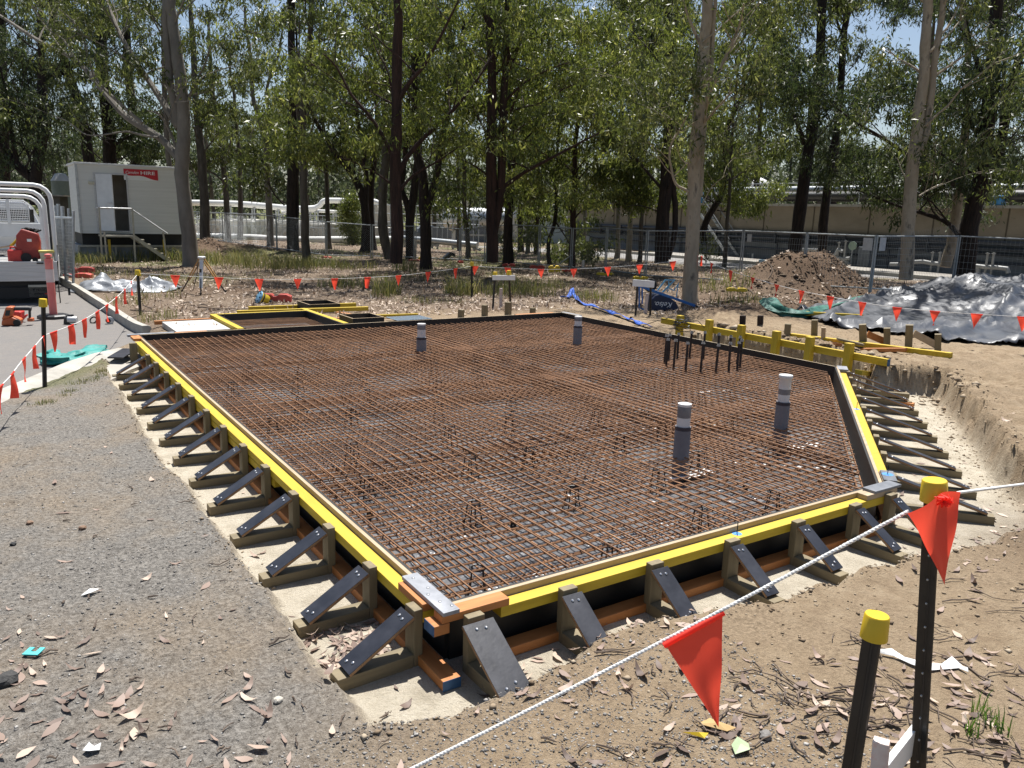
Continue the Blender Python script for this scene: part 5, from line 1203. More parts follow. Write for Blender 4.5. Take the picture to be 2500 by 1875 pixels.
MB().lathe((x0+.16,-.22,.095), [(.01,-.03),(.095,-.03),(.095,.03),(.01,.03)], 18, 'y').build('wheel', BLACK, t2, False); MB().lathe((x1_-.12,-.2,.05), [(.01,-.03),(.05,-.03),(.05,.03),(.01,.03)], 14, 'y').build('wheel', BLACK, t2, False)
MB().box(x0+.04,x0+.07,-.16,-.1,0,.07).build('foot', BLACK, t2, False); MB().box(x0+.2,x0+.28,-.197,-.192,hh*.62,hh*.70).build('label_plate', WHITEP, t2, False)
qq = Lq(.2); c_ = qq(72,880); t2 = stand('jerry_can', 'red plastic jerry can at the left edge of the truck deck', 'jerry can', c_.x, .2)
x0, x1_ = qq(-10,0).x-c_.x, qq(146,0).x-c_.x; h_ = qq(72,785).z-(z1-.03)
MB().box(x0,x1_,-.08,.08,0,h_).build('body', REDP, t2, False, bevel=.03); m_ = MB(); m_.tube([(x0+.05,0,h_-.01),(x0+.06,0,h_+.05),(x1_-.12,0,h_+.05),(x1_-.09,0,h_-.01)], .018, 8); m_.build('handle', REDP, t2, False, smooth=True); MB().lathe((x1_-.05,0,h_), [(.025,-.01),(.025,.03)], 12).build('screw_cap', BLACK, t2, False)
qq = Lq(.12); c_ = qq(392,895); t2 = stand('plastic_tub', 'clear plastic tub with a yellow lid at the corner of the truck deck', 'tub', c_.x, .12)
x0, x1_ = qq(322,0).x-c_.x, qq(468,0).x-c_.x; h_ = qq(392,810).z-(z1-.03)
MB().prism([(x0+.02,-.1,0),(x1_-.02,-.1,0),(x1_,-.1,h_),(x0,-.1,h_)], (0,.2,0)).build('tub_body', mat('milky_plastic', (.42,.38,.25), (.55,.52,.40), s=5, rough=.35), t2, False, bevel=.01)
MB().box(x0-.015,x1_+.015,-.115,.115,h_,h_+.035).build('lid', mat('pale_yellow_plastic', (.58,.50,.12), (.64,.56,.17), rough=.5), t2, False, bevel=.008)
qq = Lq(.5); a, b, c_ = Lt.O, None, None
def wl(x, y, off): p_ = Lt(*R4(x,y), off); return Lt.O+Lt.e*p_.x+Lt.b*p_.y+V((0,0,p_.z))
pA, pB, pC = wl(-60,765,.5), wl(118,745,.5), wl(178,680,.5)
t2 = empty('pick_tool', pA, 'long handled tool with a bright yellow fitting leaning across the truck deck', 'tool'); MB().tube([pA-V((0,0,.02)), pB], .018, 8).build('handle', mat('pale_handle_wood', (.4,.3,.18), (.5,.4,.26), rough=.6), t2); MB().tube([pB-RH*.02, pB+RH*.03+V((0,0,.03)), pC], .028, 8).build('fitting', YCAP, t2, smooth=True)

# ------------------------------------------------------------ road things
P = onG(*R4(545,1478)); Dp_ = dep(P); t = empty('delineator_post', P, 'faded pink flexible bollard with a white band on a black foot', 'bollard')
FAD = mat('faded_pink_plastic', (.66,.16,.14), (.72,.22,.19), s=5, rough=.5); zb = lambda y: pl(*R4(540,y), Dp_).z-P.z
k_ = .2412*Dp_/FP
MB().lathe(P, [(.26,-.01),(.26,.05),(.22,.07)], 8).build('base', BLKP, t)
MB().lathe(P, [(36*k_,.06),(36*k_,zb(985))], 18).build('post', FAD, t, smooth=True)
MB().lathe(P, [(37.5*k_,zb(1115)),(37.5*k_,zb(985))], 18, cap=False).build('reflective_band', mat('pink_white_band', (.62,.50,.48), (.68,.58,.56), rough=.4), t, smooth=True)
MB().lathe(P, [(36*k_,zb(984)),(37*k_,zb(880)),(20*k_,zb(872)),(20*k_,zb(862)),(36*k_,zb(855)),(33*k_,zb(835)),(10*k_,zb(828))], 18).build('top_grip', FAD, t, smooth=True)
ORG = mat('orange_tool_plastic', (.42,.085,.022), (.50,.13,.04), s=6, rough=.5)
O = onG(*R4(90,1560)); Ls = Loc(O, .3); q = lambda x, y, off=0: Ls(*R4(x,y), off)
t = empty('cut_off_saw', O, 'orange petrol power tool with a black pipe on the road at the left edge', 'power tool', None, Ls.rz)
MB().prism([q(10,1555),q(190,1555),q(195,1500),q(120,1470),q(60,1480),q(15,1500)], (0,.25,0)).build('engine_body', ORG, t, False, bevel=.02)
MB().prism([q(10,1500),q(55,1365),q(130,1368),q(105,1475)], (0,.2,0)).build('tank_housing', ORG, t, False, bevel=.025)
MB().prism([q(60,1400,-.005),q(105,1400,-.005),q(95,1455,-.005),q(50,1455,-.005)], (0,.01,0)).build('handle_gap', BLKP, t, False)
m_ = MB(); m_.tube([q(125,1385,.1), q(290,1383,.1), q(318,1388,.1)], .032, 10); m_.tube([q(300,1390,.1), q(302,1490,.1)], .02, 8); m_.build('blower_tube', BLKP, t, False, smooth=True)
MB().prism([q(272,1480,.05),q(328,1480,.05),q(332,1515,.05),q(275,1515,.05)], (0,.12,0)).build('tube_foot', ORG, t, False, bevel=.01); MB().lathe(q(172,1525,-.02), [(.01,-.02),(.055,-.02),(.055,.02),(.01,.02)], 14, 'y').build('wheel', BLACK, t, False)
O = onG(*R4(175,1520)); Ls = Loc(O, .2); q = lambda x, y, off=0: Ls(*R4(x,y), off); t = empty('tool_case', O, 'red plastic tool case with an open clasp, behind the orange power tool', 'case', None, Ls.rz)
MB().prism([q(100,1515),q(205,1515),q(208,1415),q(95,1410)], (0,.2,0)).build('case_body', REDP, t, False, bevel=.02); MB().prism([q(212,1480),q(262,1440),q(268,1455),q(225,1500)], (0,.08,0)).build('clasp', REDP, t, False, bevel=.008)
O = onG(*R4(705,1545)); Ls = Loc(O, .2); q = lambda x, y, off=0: Ls(*R4(x,y), off); t = empty('drill_motor', O, 'grey and black power tool lying right of the pink bollard', 'power tool', None, Ls.rz)
MB().lathe(q(735,1495,.05), [(.03,-.08),(.062,-.07),(.062,.05),(.05,.07)], 16, 'x').build('motor_body', ALU, t, False, smooth=True); m_ = MB(); m_.prism([q(640,1540),q(700,1540),q(705,1475),q(645,1475)], (0,.12,0)); m_.tube([q(650,1480,.05),q(700,1455,.05),q(745,1450,.05)], .022, 8); m_.build('grip', BLKP, t, False, bevel=.008)
P = onG(*R4(948,1530)); mb = MB(); mb.tube([P+V((0,0,.055))+(RH*math.cos(a)+V((0,0,1))*math.sin(a)*.9)*.055+FH*.03*math.sin(a) for a in np.linspace(0,2*PI,17)], .013, 8, False); tag(mb.build('rubber_ring', BLACK, None, smooth=True, org=P), 'black rubber ring standing on the road by the flags', 'ring')
P = onG(*A(742,1218)); t = empty('tape_measure', P, 'small silver and black round tool on the road near the kerb end', 'tool'); MB().lathe(P+V((0,0,.06)), [(.02,-.05),(.065,-.045),(.065,.045),(.02,.05)], 16, 'y').build('case', ALU, t, smooth=True); MB().lathe(P+V((0,0,.06))-FH*.05, [(.01,-.012),(.04,-.01),(.04,.01)], 14, 'y').build('dial', BLKP, t, smooth=True)
# ------------------------------------------------------------ site office container with stairs
Oc = onG(*A(562,790)); th = .60; Lc = Loc(Oc, th); q = lambda x, y, off=0: Lc(*A(x,y), off)
t = empty('site_office', Oc, 'white portable site cabin on a base frame, red hire sign beside its open door', 'cabin', None, Lc.rz)
CAB = mat('cabin_panel', (.62,.62,.58), (.69,.69,.65), s=1.6, rough=.6, bump=.0015, bs=3, st=(.3,1,8)); GREYM = mat('grey_base_panel', (.20,.22,.24), (.27,.29,.31), s=3, rough=.7); STW = mat('weathered_cream_steel', (.36,.33,.26), (.46,.43,.35), s=6, rough=.6)
bl, tl, br = q(562,607), q(536,140), q(1192,612); zb_, zt_ = bl.z, tl.z; x1_ = br.x+.25; dp_ = 2.4
d0, d1 = q(668,588), q(848,216); dx0, dx1, dz0, dz1 = d0.x, d1.x, d0.z, d1.z
m_ = MB()
for a in ((0,dx0,zb_,zt_),(dx1,x1_,zb_,zt_),(dx0,dx1,dz1,zt_),(dx0,dx1,zb_,dz0)): m_.box(a[0],a[1],0,.06,a[2],a[3])
m_.box(0,.06,.06,dp_,zb_,zt_); m_.box(x1_-.06,x1_,.06,dp_,zb_,zt_); m_.box(.06,x1_-.06,dp_-.06,dp_,zb_,zt_); m_.box(.06,x1_-.06,.06,dp_-.06,zb_,zb_+.06); body = m_.build('wall_panels', CAB, t, False)
MB().box(-.05,x1_+.05,-.05,dp_+.05,zt_,zt_+.07).build('roof', WHT, t, False, bevel=.01)
m_ = MB(); m_.box(-.02,.05,-.02,-.002,zb_,zt_-.002); m_.box(-.02,-.002,0,.05,zb_,zt_-.002); m_.build('corner_trim', GALV, t, False)
MB().box(.07,x1_-.07,1.2,1.26,zb_+.08,zt_-.1).build('inner_partition', mat('beige_lining', (.30,.27,.22), (.36,.33,.28), rough=.8), t, False)
m_ = MB(); e = .05; m_.box(dx0-e,dx0,-.03,.05,dz0,dz1+e); m_.box(dx1,dx1+e,-.03,.05,dz0,dz1+e); m_.box(dx0,dx1,-.03,.05,dz1,dz1+e); m_.box(dx0-e,dx1+e,-.04,.05,dz0-.04,dz0); fr = m_.build('door_frame', ALU, t, False)
MB().beam(V((dx0+.02,-.03,(dz0+dz1)/2)), V((dx0+.47,-.42,(dz0+dz1)/2)), .035, dz1-dz0).build('door', WHT, t, False)
dl = [o for o in t.children if o.name.startswith('door') and 'frame' not in o.name][-1]
MB().tube([V((dx0+.40,-.38,(dz0+dz1)/2)), V((dx0+.38,-.45,(dz0+dz1)/2)), V((dx0+.28,-.37,(dz0+dz1)/2))], .014, 6).build('door_handle', STEEL, dl, False)
a, b = q(832,170,-.012), q(1068,256,-.012); RS = mat('red_sign_paint', (.46,.012,.025), (.50,.02,.03), s=4, rough=.5)
sg = MB().box(a.x,b.x,-.012,-.001,b.z,a.z).build('hire_sign', WHITEP, t, False)
h_ = a.z-b.z; ln_ = b.x-a.x; top = [(a.x,-.014,a.z)]+[(a.x+ln_*i/14, -.014, a.z-h_*(.52+.06*math.sin(i/14*9)+.40*(i/14)**1.6)) for i in range(15)]+[(b.x,-.014,b.z),(b.x,-.014,a.z)]
MB().prism(top[::1], (0,-.004,0)).build('red_field', RS, sg, False)
p_ = q(848,203,-.02); text('Camden', 'lettering', WHITEP, sg, (p_.x,-.0195,p_.z), (1,0,0), (0,0,1), h_*.36, .001, shear=.35, world=False, fit=ln_*.38); p_ = q(950,210,-.02); text('HIRE', 'lettering', WHITEP, sg, (p_.x,-.0195,p_.z), (1,0,0), (0,0,1), h_*.42, .004, world=False, fit=ln_*.42, bold=.012)
p_ = q(848,241,-.02); text('www.', 'lettering', GALV, sg, (p_.x,-.0135,p_.z), (1,0,0), (0,0,1), h_*.13, .0006, world=False, fit=ln_*.12)
p_ = q(615,265); MB().box(p_.x-.1,p_.x+.1,-.06,-.001,p_.z-.05,p_.z+.05).build('wall_lamp', mat('cream_lamp', (.5,.48,.38), (.56,.54,.44), rough=.5), t, False, bevel=.02)
m_ = MB(); m_.box(-.1,x1_+.05,.1,dp_,.02,zb_*.55); m_.build('base_skirt', GREYM, t, False)
m_ = MB(); m_.box(.05,x1_-.05,.2,dp_-.1,zb_*.55+.002,zb_-.005); m_.build('underfloor_chassis', BLACK, t, False)
m_ = MB(); zz_ = zb_*.55
m_.box(-.12,x1_+.06,-.02,.06,zz_-.05,zz_+.02); m_.box(-.12,x1_+.06,-.02,.06,.02,.08)
for i in range(7): xx = -.1+(x1_+.1)*i/6; m_.box(xx-.03,xx+.03,-.025,.06,.085,zz_-.055)
m_.build('base_frame', STW, t, False)
# landing and stairs in front
y0 = -1.0; r_ = lambda x, y: q(x, y, y0)
sa, sb = r_(690,628), r_(905,622); zl = sb.z; m_ = MB(); m_.box(sa.x,sb.x,y0,-.05,zl-.06,zl); m_.build('landing', STW, t, False)
m_ = MB()
for (xa, ya, xb, yb) in ((668,430,690,790),(705,600,722,795),(893,440,912,770),(1100,600,1128,768)): A_, B_ = r_(xb,yb), r_(xa,ya); m_.beam(V((A_.x,y0,0)), V((B_.x,y0,B_.z)), .05, .05, up=(0,1,0))
m_.build('stair_post', STW, t, False)
m_ = MB(); p0, p1, p2 = r_(668,436), r_(882,441), r_(1130,610); m_.tube([V((p0.x,y0,p0.z)), V((p1.x,y0,p1.z)), V((p2.x,y0,p2.z))], .028, 8); m_.tube([V((p0.x,y0,p0.z)), V((p0.x,-.1,p0.z))], .025, 8); m_.build('handrail', ALU, t, False, smooth=True)
s0_, s1_ = V((sb.x,y0,zl-.04)), V((r_(1140,780).x,y0,.02))
for yy in (y0, y0+.75): MB().beam(s0_+V((0,yy-y0,0)), s1_+V((0,yy-y0,0)), .04, .12).build('stair_stringer', STW, t, False)
m_ = MB()
for i in range(1,6): P = s0_.lerp(s1_, i/5.4); m_.box(P.x-.12,P.x+.12,y0+.03,y0+.72,P.z+.03,P.z+.06)
m_.build('stair_tread', STW, t, False)
p_ = q(740,700,-.5); MB().box(p_.x-.04,p_.x+.04,-.5,-.46,.1,zb_*.8).build('yellow_prop', YCAP, t, False); p_ = q(1110,700,-.3); MB().box(p_.x-.04,p_.x+.04,-.3,-.26,.1,zb_*.8).build('yellow_prop', YCAP, t, False)

# ------------------------------------------------------------ water tank and lean-to behind the truck
P = pl(*A(425,420), 38); P.z = 0; zt_ = pl(*A(425,255), 38).z; rk = 58*.3617*38/FP
t = empty('water_tank', P, 'pale green round tank with a conical top behind the truck', 'tank'); TK = mat('pale_green_tank', (.22,.26,.23), (.28,.32,.28), s=3, rough=.6)
MB().lathe(P, [(rk,0),(rk,zt_)], 28).build('tank_wall', TK, t, smooth=True); MB().lathe(P, [(rk*1.02,zt_),(rk*.55,zt_+.32),(rk*.2,zt_+.36)], 28).build('tank_roof', WHT, t, smooth=True)
P = pl(*A(405,520), 33); P.z = 0; t = empty('lean_to_shelter', P, 'small dark lean-to with a flat roof between the truck and the cabin', 'shelter', None, -YAW); zr_ = pl(*A(405,358), 33).z
MB().box(-.6,.45,-.4,.6,zr_,zr_+.05).build('roof', mat('grey_roof_sheet', (.16,.15,.13), (.24,.22,.19), s=5, rough=.7), t, False); MB().box(-.5,.12,-.1,.5,.0,zr_-.002).build('wall', mat('dark_shed_wall', (.045,.042,.04), (.075,.07,.065), s=4, rough=.8), t, False)
# ------------------------------------------------------------ chain-wire and mesh fence panels
FN = mat('fence_galvanised', (.26,.28,.29), (.36,.38,.39), s=9, rough=.5, metal=.5)
FP_ = [(A(1290,640),A(1290,480)),(A(1508,672),A(1503,470)),(A(1870,722),A(1865,492)),(B(267,770),B(265,530)),(B(575,777),B(575,553)),(B(866,785),B(862,560)),(B(1170,800),B(1170,578)),(B(1340,810),B(1335,560)),(B(1512,818),B(1510,550)),(B(1700,835),B(1710,558)),(B(1918,852),B(1925,575)),(B(2150,870),B(2160,570)),(Cz(350,662),Cz(358,430)),(Cz(815,690),Cz(842,430)),(Cz(1120,712),Cz(1142,442)),(Cz(1455,732),Cz(1478,456)),(Cz(1850,752),Cz(1890,456)),(Cz(2330,800),Cz(2400,478))]
posts = []
for b, tp in FP_:
    g_ = onG(*b); posts.append((g_, pl(tp[0], tp[1], dep(g_)).z))
names = ['first panel of the wire fence, emerging behind the thick grey trunk on the left','wire fence panel in front of the white tank covers, left of the black trunk','wire fence panel across the black trunk by the white covers','wire fence panel beside the blackened pale trunk, near white pipes','wire fence panel left of the twin dark trunks with the green bush behind','wire fence panel behind the curved and the red-brown trunks','wire fence panel behind the thick dark forked trunk','narrow fence panel left of the double red-brown trunk','fence panel crossing behind the double red-brown trunk','fence panel right of the double trunk, red feet at its base','leaning-braced chain wire fence panel with a white notice','mesh fence panel behind the wheelbarrow hurdle, left part','mesh fence panel passing behind the spotted pale trunk','mesh fence panel with horizontal rails and a white notice, behind the soil mound','mesh fence panel behind the straight dark trunk and mound','mesh fence panel with two pale notices, right of the mound','mesh fence panel across the pale trunk, ending at the big dark tree','last mesh fence panel on the right, above the black plastic']
for i in range(len(posts)-1):
    (a, za_), (b, zb2) = posts[i], posts[i+1]; d = b-a; d.z = 0; Lp = d.length; u = d/Lp
    t = empty('wire_fence', a, names[i], 'fence', 'wire fence panels behind the trees')
    g0, g1 = a.z, b.z; m_ = MB(); e = .04
    TL, TR = a+u*e+V((0,0,za_-a.z)), b-u*e+V((0,0,zb2-b.z)); BL, BR = a+u*e+V((0,0,.10)), b-u*e+V((0,0,.10))
    m_.tube([a+u*e, TL+V((0,0,.03))], .024, 7); m_.tube([b-u*e, TR+V((0,0,.03))], .024, 7); m_.tube([TL,TR], .021, 7); m_.tube([BL,BR], .021, 7); m_.build('panel_frame', FN, t, smooth=True)
    m_ = MB(); n1_, rw_ = int(Lp/.11), .0024
    chain = i <= 10
    if chain:
        st_ = .085; H_ = za_-a.z-.1; n_ = int((Lp+H_)/st_)
        for k in range(n_):
            for sgn in (1,-1):
                s0, s1 = k*st_-H_, k*st_; x0c, x1c = max(0,s0), min(Lp,s1)
                if x1c-x0c < .02: continue
                h0, h1 = (x0c-s0), (x1c-s0)
                if sgn < 0: p0, p1 = Lp-x0c, Lp-x1c
                else: p0, p1 = x0c, x1c
                m_.beam(a+u*p0+V((0,0,.1+h0)), a+u*p1+V((0,0,.1+h1)), .0021, .0021)
    else:
        for k in range(1,n1_): P = a+u*(Lp*k/n1_); m_.beam(P+V((0,0,.1)), P+V((0,0,.0+(za_-a.z)*(1-k/n1_)+(zb2-b.z)*k/n1_)), .0036, .0036, up=u)
        for k in range(1,9): f_ = k/9; m_.beam(BL.lerp(TL,f_), BR.lerp(TR,f_), .0052, .0052)
    m_.build('wire_infill', FN, t)
    if i == 10:
        P = b+V((0,0,zb2-b.z-.1)); pass
    if i == 9: MB().tube([b+V((0,0,.55)), b-u*.75-FH*.4+V((0,0,.05))], .022, 7).build('raking_stay', FN, t)
SGN = mat('pale_notice', (.42,.43,.44), (.50,.51,.52), s=9, rough=.5)
def notice(i, x, y, w_, h_):
    pa = [o for o in bpy.data.objects if o.get('label') == names[i]][0]; a = posts[i][0]; b = posts[i+1][0]; u = (b-a); u.z = 0; u.normalize(); P = pv(x, y, a, u)-u.cross(V((0,0,1)))*.03
    if (P-CAM).length > (pv(x,y,a,u)-CAM).length: P = pv(x,y,a,u)+u.cross(V((0,0,1)))*.03
    MB().beam(P-u*w_/2, P+u*w_/2, .01, h_).build('notice', SGN, pa)
for i, q_, w_, h_ in ((13,Cz(868,464),.26,.24),(15,Cz(1512,495),.34,.32),(14,Cz(1450,495),.34,.30),(10,B(2035,643),.15,.18),(1,A(1612,540),.25,.2),(0,A(1330,530),.2,.16),(4,B(710,535),.1,.2)): notice(i, *q_, w_, h_)
for lab, b, m_, sz in (('red fence foot under the panel right of the double trunk', B(1690,845), RF, (.55,.25,.12)), ('yellow fence foot in the litter right of the red one', B(1805,870), YCAP, (.42,.3,.24)), ('red fence foot partly hidden beside the tall yellow one', B(1905,868), RF, (.5,.22,.1)), ('low yellow fence foot left of the wheelbarrow hurdle', B(2150,890), YCAP, (.6,.25,.1)), ('yellow fence foot behind the wheelbarrow hurdle board', Cz(330,668), YCAP, (.5,.25,.1)), ('yellow fence foot in the litter beyond the spotted trunk', Cz(800,722), YCAP, (.45,.2,.06)), ('red fence foot in the shade beside the double trunk', B(1500,828), RF, (.5,.25,.09)), ('small red fence foot at the thin post left of the double trunk', B(1173,808), REDP, (.22,.18,.1)), ('dark red fence foot near the forked dark trunk', B(862,795), RF, (.5,.22,.07)), ('dull red fence foot by the post left of the twin dark trunks', B(270,775), RF, (.4,.22,.07)), ('tiny yellow fence foot left of the thick dark trunk', B(905,790), YCAP, (.2,.2,.14))):
    foot(lab, onG(*b), m_, sz, -YAW+random.uniform(-.3,.3))
# stacked gate panels by the truck
t = empty('stacked_fencing', onG(*A(495,985)), 'stack of grey steel fence panels standing on edge at the kerb behind the truck', 'fence', 'wire fence panels behind the trees'); Og = t.location; Dg_ = dep(Og); m_ = MB()
for xa, ya, xb, yb, dd_ in ((495,455,495,985,0),(462,440,480,880,1.0),(420,425,450,930,.6),(392,410,412,900,1.6),(372,420,392,860,2.2)):
    m_.tube([pl(*A(xb,yb),Dg_+dd_), pl(*A(xa,ya),Dg_+dd_)], .045 if xa in (420,392) else .03, 8)
m_.tube([pl(*A(492,505),Dg_), pl(*A(360,500),Dg_+1.0)], .03, 8); m_.tube([pl(*A(492,900),Dg_), pl(*A(395,862),Dg_+1.6)], .03, 8); m_.build('panel_frame', FN, t, smooth=True)
m_ = MB()
for k in range(26): f_ = k/25; m_.beam(pl(*A(378+110*f_,510),Dg_+1.2-f_), pl(*A(398+95*f_,880),Dg_+1.2-f_), .008, .008)
for k in range(18): f_ = k/17; m_.beam(pl(*A(378+16*f_,510+360*f_),Dg_+1.25), pl(*A(490,510+390*f_),Dg_), .006, .006)
m_.build('wire_infill', FN, t)
foot('dark red block under the stacked grey panels, front one', onG(*A(500,905)), RF, (.9,.3,.12), -YAW+.2); foot('dark red block under the stacked grey panels, rear one', onG(*A(520,872)), RF, (.9,.3,.16), -YAW+.3)
P = onG(*B(1095,785)); t = empty('floodlight', P, 'black work floodlight lying in the litter before the wire fence', 'floodlight', None, -YAW+.4)
MB().prism([(-.28,0,.02),(.05,0,.30),(.16,0,.18),(-.10,0,.0)], (0,.3,0)).build('lamp_housing', BLKP, t, False, bevel=.02); MB().prism([(.06,.02,.32),(.30,.02,.25),(.28,.02,.12),(.17,.02,.17)], (0,.26,0)).build('heat_sink', BLACK, t, False); MB().tube([(-.3,.15,.02),(-.42,.15,.01)], .02, 6).build('cable_tail', BLACK, t, False)
# white pipe stub posts near the road
for lab, b, tp in (('short white marker post in the grass behind the fence, left of the spotted trunk', B(2000,838), B(2000,790)), ('short white marker post on the gravel by the far road, right of the spotted trunk', R8(378,510), R8(380,468)), ('grey concrete bollard on the far road edge behind the fence', B(1818,735), B(1820,685))):
    a = onG(*b); zt_ = pl(*tp, dep(a)).z; o = MB().lathe(a, [(.05 if 'white' in lab else .16,-.05),(.05 if 'white' in lab else .16,zt_-a.z),(.02,zt_-a.z+.01)], 12).build('marker_post', WHITEP if 'white' in lab else CONC, None, smooth=True, org=a); tag(o, lab, 'post')
P = onG(*R8(436,578)); t = empty('capped_valve', P, 'small black valve stub with a pale blue cap beside the far road', 'valve'); MB().lathe(P, [(.06,0),(.06,.26)], 12).build('stub', BLACK, t); MB().lathe(P, [(.10,.262),(.13,.34),(.11,.42),(.05,.44)], 12).build('cap', mat('pale_blue_cap', (.35,.52,.62), rough=.5), t, smooth=True)

# ------------------------------------------------------------ long concrete tank wall on the right
xw = 32.4; y0w, y1w = -6.0, 42.0; zt_ = 2.78
t = empty('concrete_tank', (xw,18,0), 'long low concrete tank wall with dark pipes along it, beyond the road at right', 'building')
CW = mat('stained_concrete', (.215,.185,.14), (.30,.262,.205), s=.5, rough=.9, st=(1,1,2.2), c3=(.15,.12,.085), bump=.004, bs=6, p=(.3,.68)); CG = mat('blue_grey_plinth', (.13,.15,.17), (.19,.21,.235), s=1.2, rough=.8)
MB().box(xw,xw+8,y0w,y1w,1.5,zt_).build('upper_wall', CW, t); MB().box(xw-.01,xw+8,y0w,y1w,0,1.4995).build('lower_wall', CG, t)  # lower wall in a darker blue-grey than the beige upper wall
MB().box(xw-.35,xw+.6,y0w,y1w,zt_,zt_+.11).build('walkway_edge', CONC, t)
m_ = MB()
for k in range(16): m_.box(xw-.02,xw-.001,y0w+1+k*3,y0w+1.05+k*3,1.5,zt_)
m_.build('wall_joint', mat('joint_sealant', (.10,.085,.06), rough=.9), t)  # thin dark strips spaced along the upper wall as joints
m_ = MB(); rl = zt_+.11
for k in range(33): yy = y0w+k*1.5; m_.tube([(xw-.3,yy,rl),(xw-.3,yy,rl+1.0)], .022, 6)
for h_ in (.5,1.0): m_.tube([(xw-.3,y0w,rl+h_),(xw-.3,y1w,rl+h_)], .022, 6)
m_.build('guard_rail', GALV, t)
m_ = MB(); m_.tube([(xw+.5,y0w,rl+.38),(xw+.5,29.5,rl+.38)], .24, 14); m_.build('roof_pipe', mat('black_pipe', (.02,.018,.017), (.04,.035,.03), s=4, rough=.5), t, smooth=True); MB().tube([(xw+1.2,y0w,rl+.75),(xw+1.2,33,rl+.75)], .17, 12).build('silver_pipe', GALV, t, smooth=True)
for k, (yy, r_2, hh) in enumerate(((30.0,.38,.62),(11.6,.25,.45),(13.6,.25,.4),(36.5,.5,.7))): MB().box(xw-.1,xw+.5,yy-r_2*.7,yy+r_2*.7,rl+.01,rl+hh).build('pump_box', mat('blue_pump_paint', (.03,.17,.36), (.05,.22,.44), s=5, rough=.5), t, bevel=.05)
DKP = mat('dark_blue_grey_pipe', (.030,.036,.048), (.05,.058,.072), s=3, rough=.5)
m_ = MB()
for z_, r0, off in ((1.42,.10,.18),(1.17,.075,.16),(.98,.055,.12),(.62,.05,.1)): m_.tube([(xw-off,y0w,z_),(xw-off,y1w,z_)], r0, 8)
for k in range(24): yy = y0w+k*2; m_.box(xw-.32,xw-.02,yy-.03,yy+.03,.9,1.5)
for k in range(14): yy = y0w+2+k*3.1+random.random(); m_.tube([(xw-.12,yy,.05),(xw-.12,yy,1.2)], .05, 6)
m_.build('wall_pipe', DKP, t, smooth=True)
m_ = MB()
for yy in (26.5,): 
    for i in range(12): f_ = i/11; m_.box(xw-.9,xw-.2,yy-.1+f_*2.6,yy+.1+f_*2.6,.15+f_*2.6,.18+f_*2.6)
    for s_ in (-.95,-.15): m_.beam((xw+s_,yy-.1,.1),(xw+s_,yy+2.7,2.85), .04, .14); m_.tube([(xw+s_,yy-.1,1.0),(xw+s_,yy+2.7,3.8)], .025, 6)
m_.build('access_stair', GALV, t)
def yl(px, py, X_): d = ray(px, py); k = (X_-CAM.x)/d.x; return CAM+d*k
PW = mat('pale_process_pipe', (.24,.245,.24), (.32,.32,.31), s=5, rough=.5)
def pipes(label, X_, runs, extra=()):
    P0_ = yl(*R8(*runs[0][0]), X_); t = empty('process_pipework', (P0_.x,P0_.y,0), label, 'pipework', 'pale pipes and valves before the tank wall'); 
    for r_ in runs: MB().tube([yl(*R8(*q_), X_) for q_ in r_], .09, 10).build('pipe_run', PW, t, smooth=True)
    for q_ in extra:
        m_ = MB(); P = yl(*R8(*q_), X_); m_.tube([V((P.x,P.y,.0)), P+V((0,0,.35))], .045, 6); m_.lathe(P+V((0,0,.30)), [(.02,-.02),(.08,-.02),(.08,.02),(.02,.02)], 12)
        m_.build('valve', PW, t)
pipes('cluster of pale pipes and valves right of the straight dark trunk', 31.3, [[(905,498),(940,490),(990,505),(1040,500)],[(930,490),(960,440),(990,455)],[(720,440),(825,445)],[(1000,505),(1030,545)]], [(960,440),(1005,430)])
pipes('pale pipe run with a teal valve left of the farther pale trunk', 31.3, [[(1310,540),(1365,540)],[(1470,525),(1530,522),(1600,535),(1672,540)]], [(1590,510),(1640,512)])
pipes('pale branching pipe run on the right, between dark tree and black plastic', 31.3, [[(1850,548),(1960,560),(2030,562),(2100,570),(2105,600)],[(1900,555),(1905,600)]], [(1960,520),(2000,520)])
P = yl(*R8(1055,415), 31.5); t = empty('disc_sign', (P.x,P.y,0), 'round pale green disc on a thin stand before the tank wall', 'sign'); MB().lathe(P, [(.01,-.03),(.20,-.03),(.20,.03),(.01,.03)], 20, 'x').build('disc', mat('pale_green_disc', (.30,.40,.32), rough=.5), t); MB().tube([V((P.x,P.y,0)), P-V((0,0,.15))], .03, 6).build('stand', GALV, t)
for lab, x0, x1_, ya, yb in (('grey electrical cabinet before the tank wall, left of two pale notices', 1090,1185,425,540),('dull steel cabinet by the tank wall at the pale trunk', 1360,1380,430,540)):
    P = yl(*R8(x0,yb), 31.6); P2_ = yl(*R8(x1_,ya), 31.6); tag(MB().box(31.5,31.95,min(P.y,P2_.y),max(P.y,P2_.y),0,P2_.z).build('electrical_cabinet', mat('slate_cabinet', (.10,.12,.145), (.14,.16,.185), s=3, rough=.5), None, org=(31.7,(P.y+P2_.y)/2,0), bevel=.02), lab, 'cabinet')
tag(MB().box(28.2,31.0,6.5,30.5,.03,.12).build('gravel_verge', mat('verge_gravel', (.22,.20,.175), (.32,.30,.27), s=20, rough=.95), None, org=(29,18,0)), None, None, None, 'structure')
kb = MB(); kb.box(28.0,28.18,6.5,33,.02,.16); tag(kb.build('kerb', CONC, None), kind='structure')
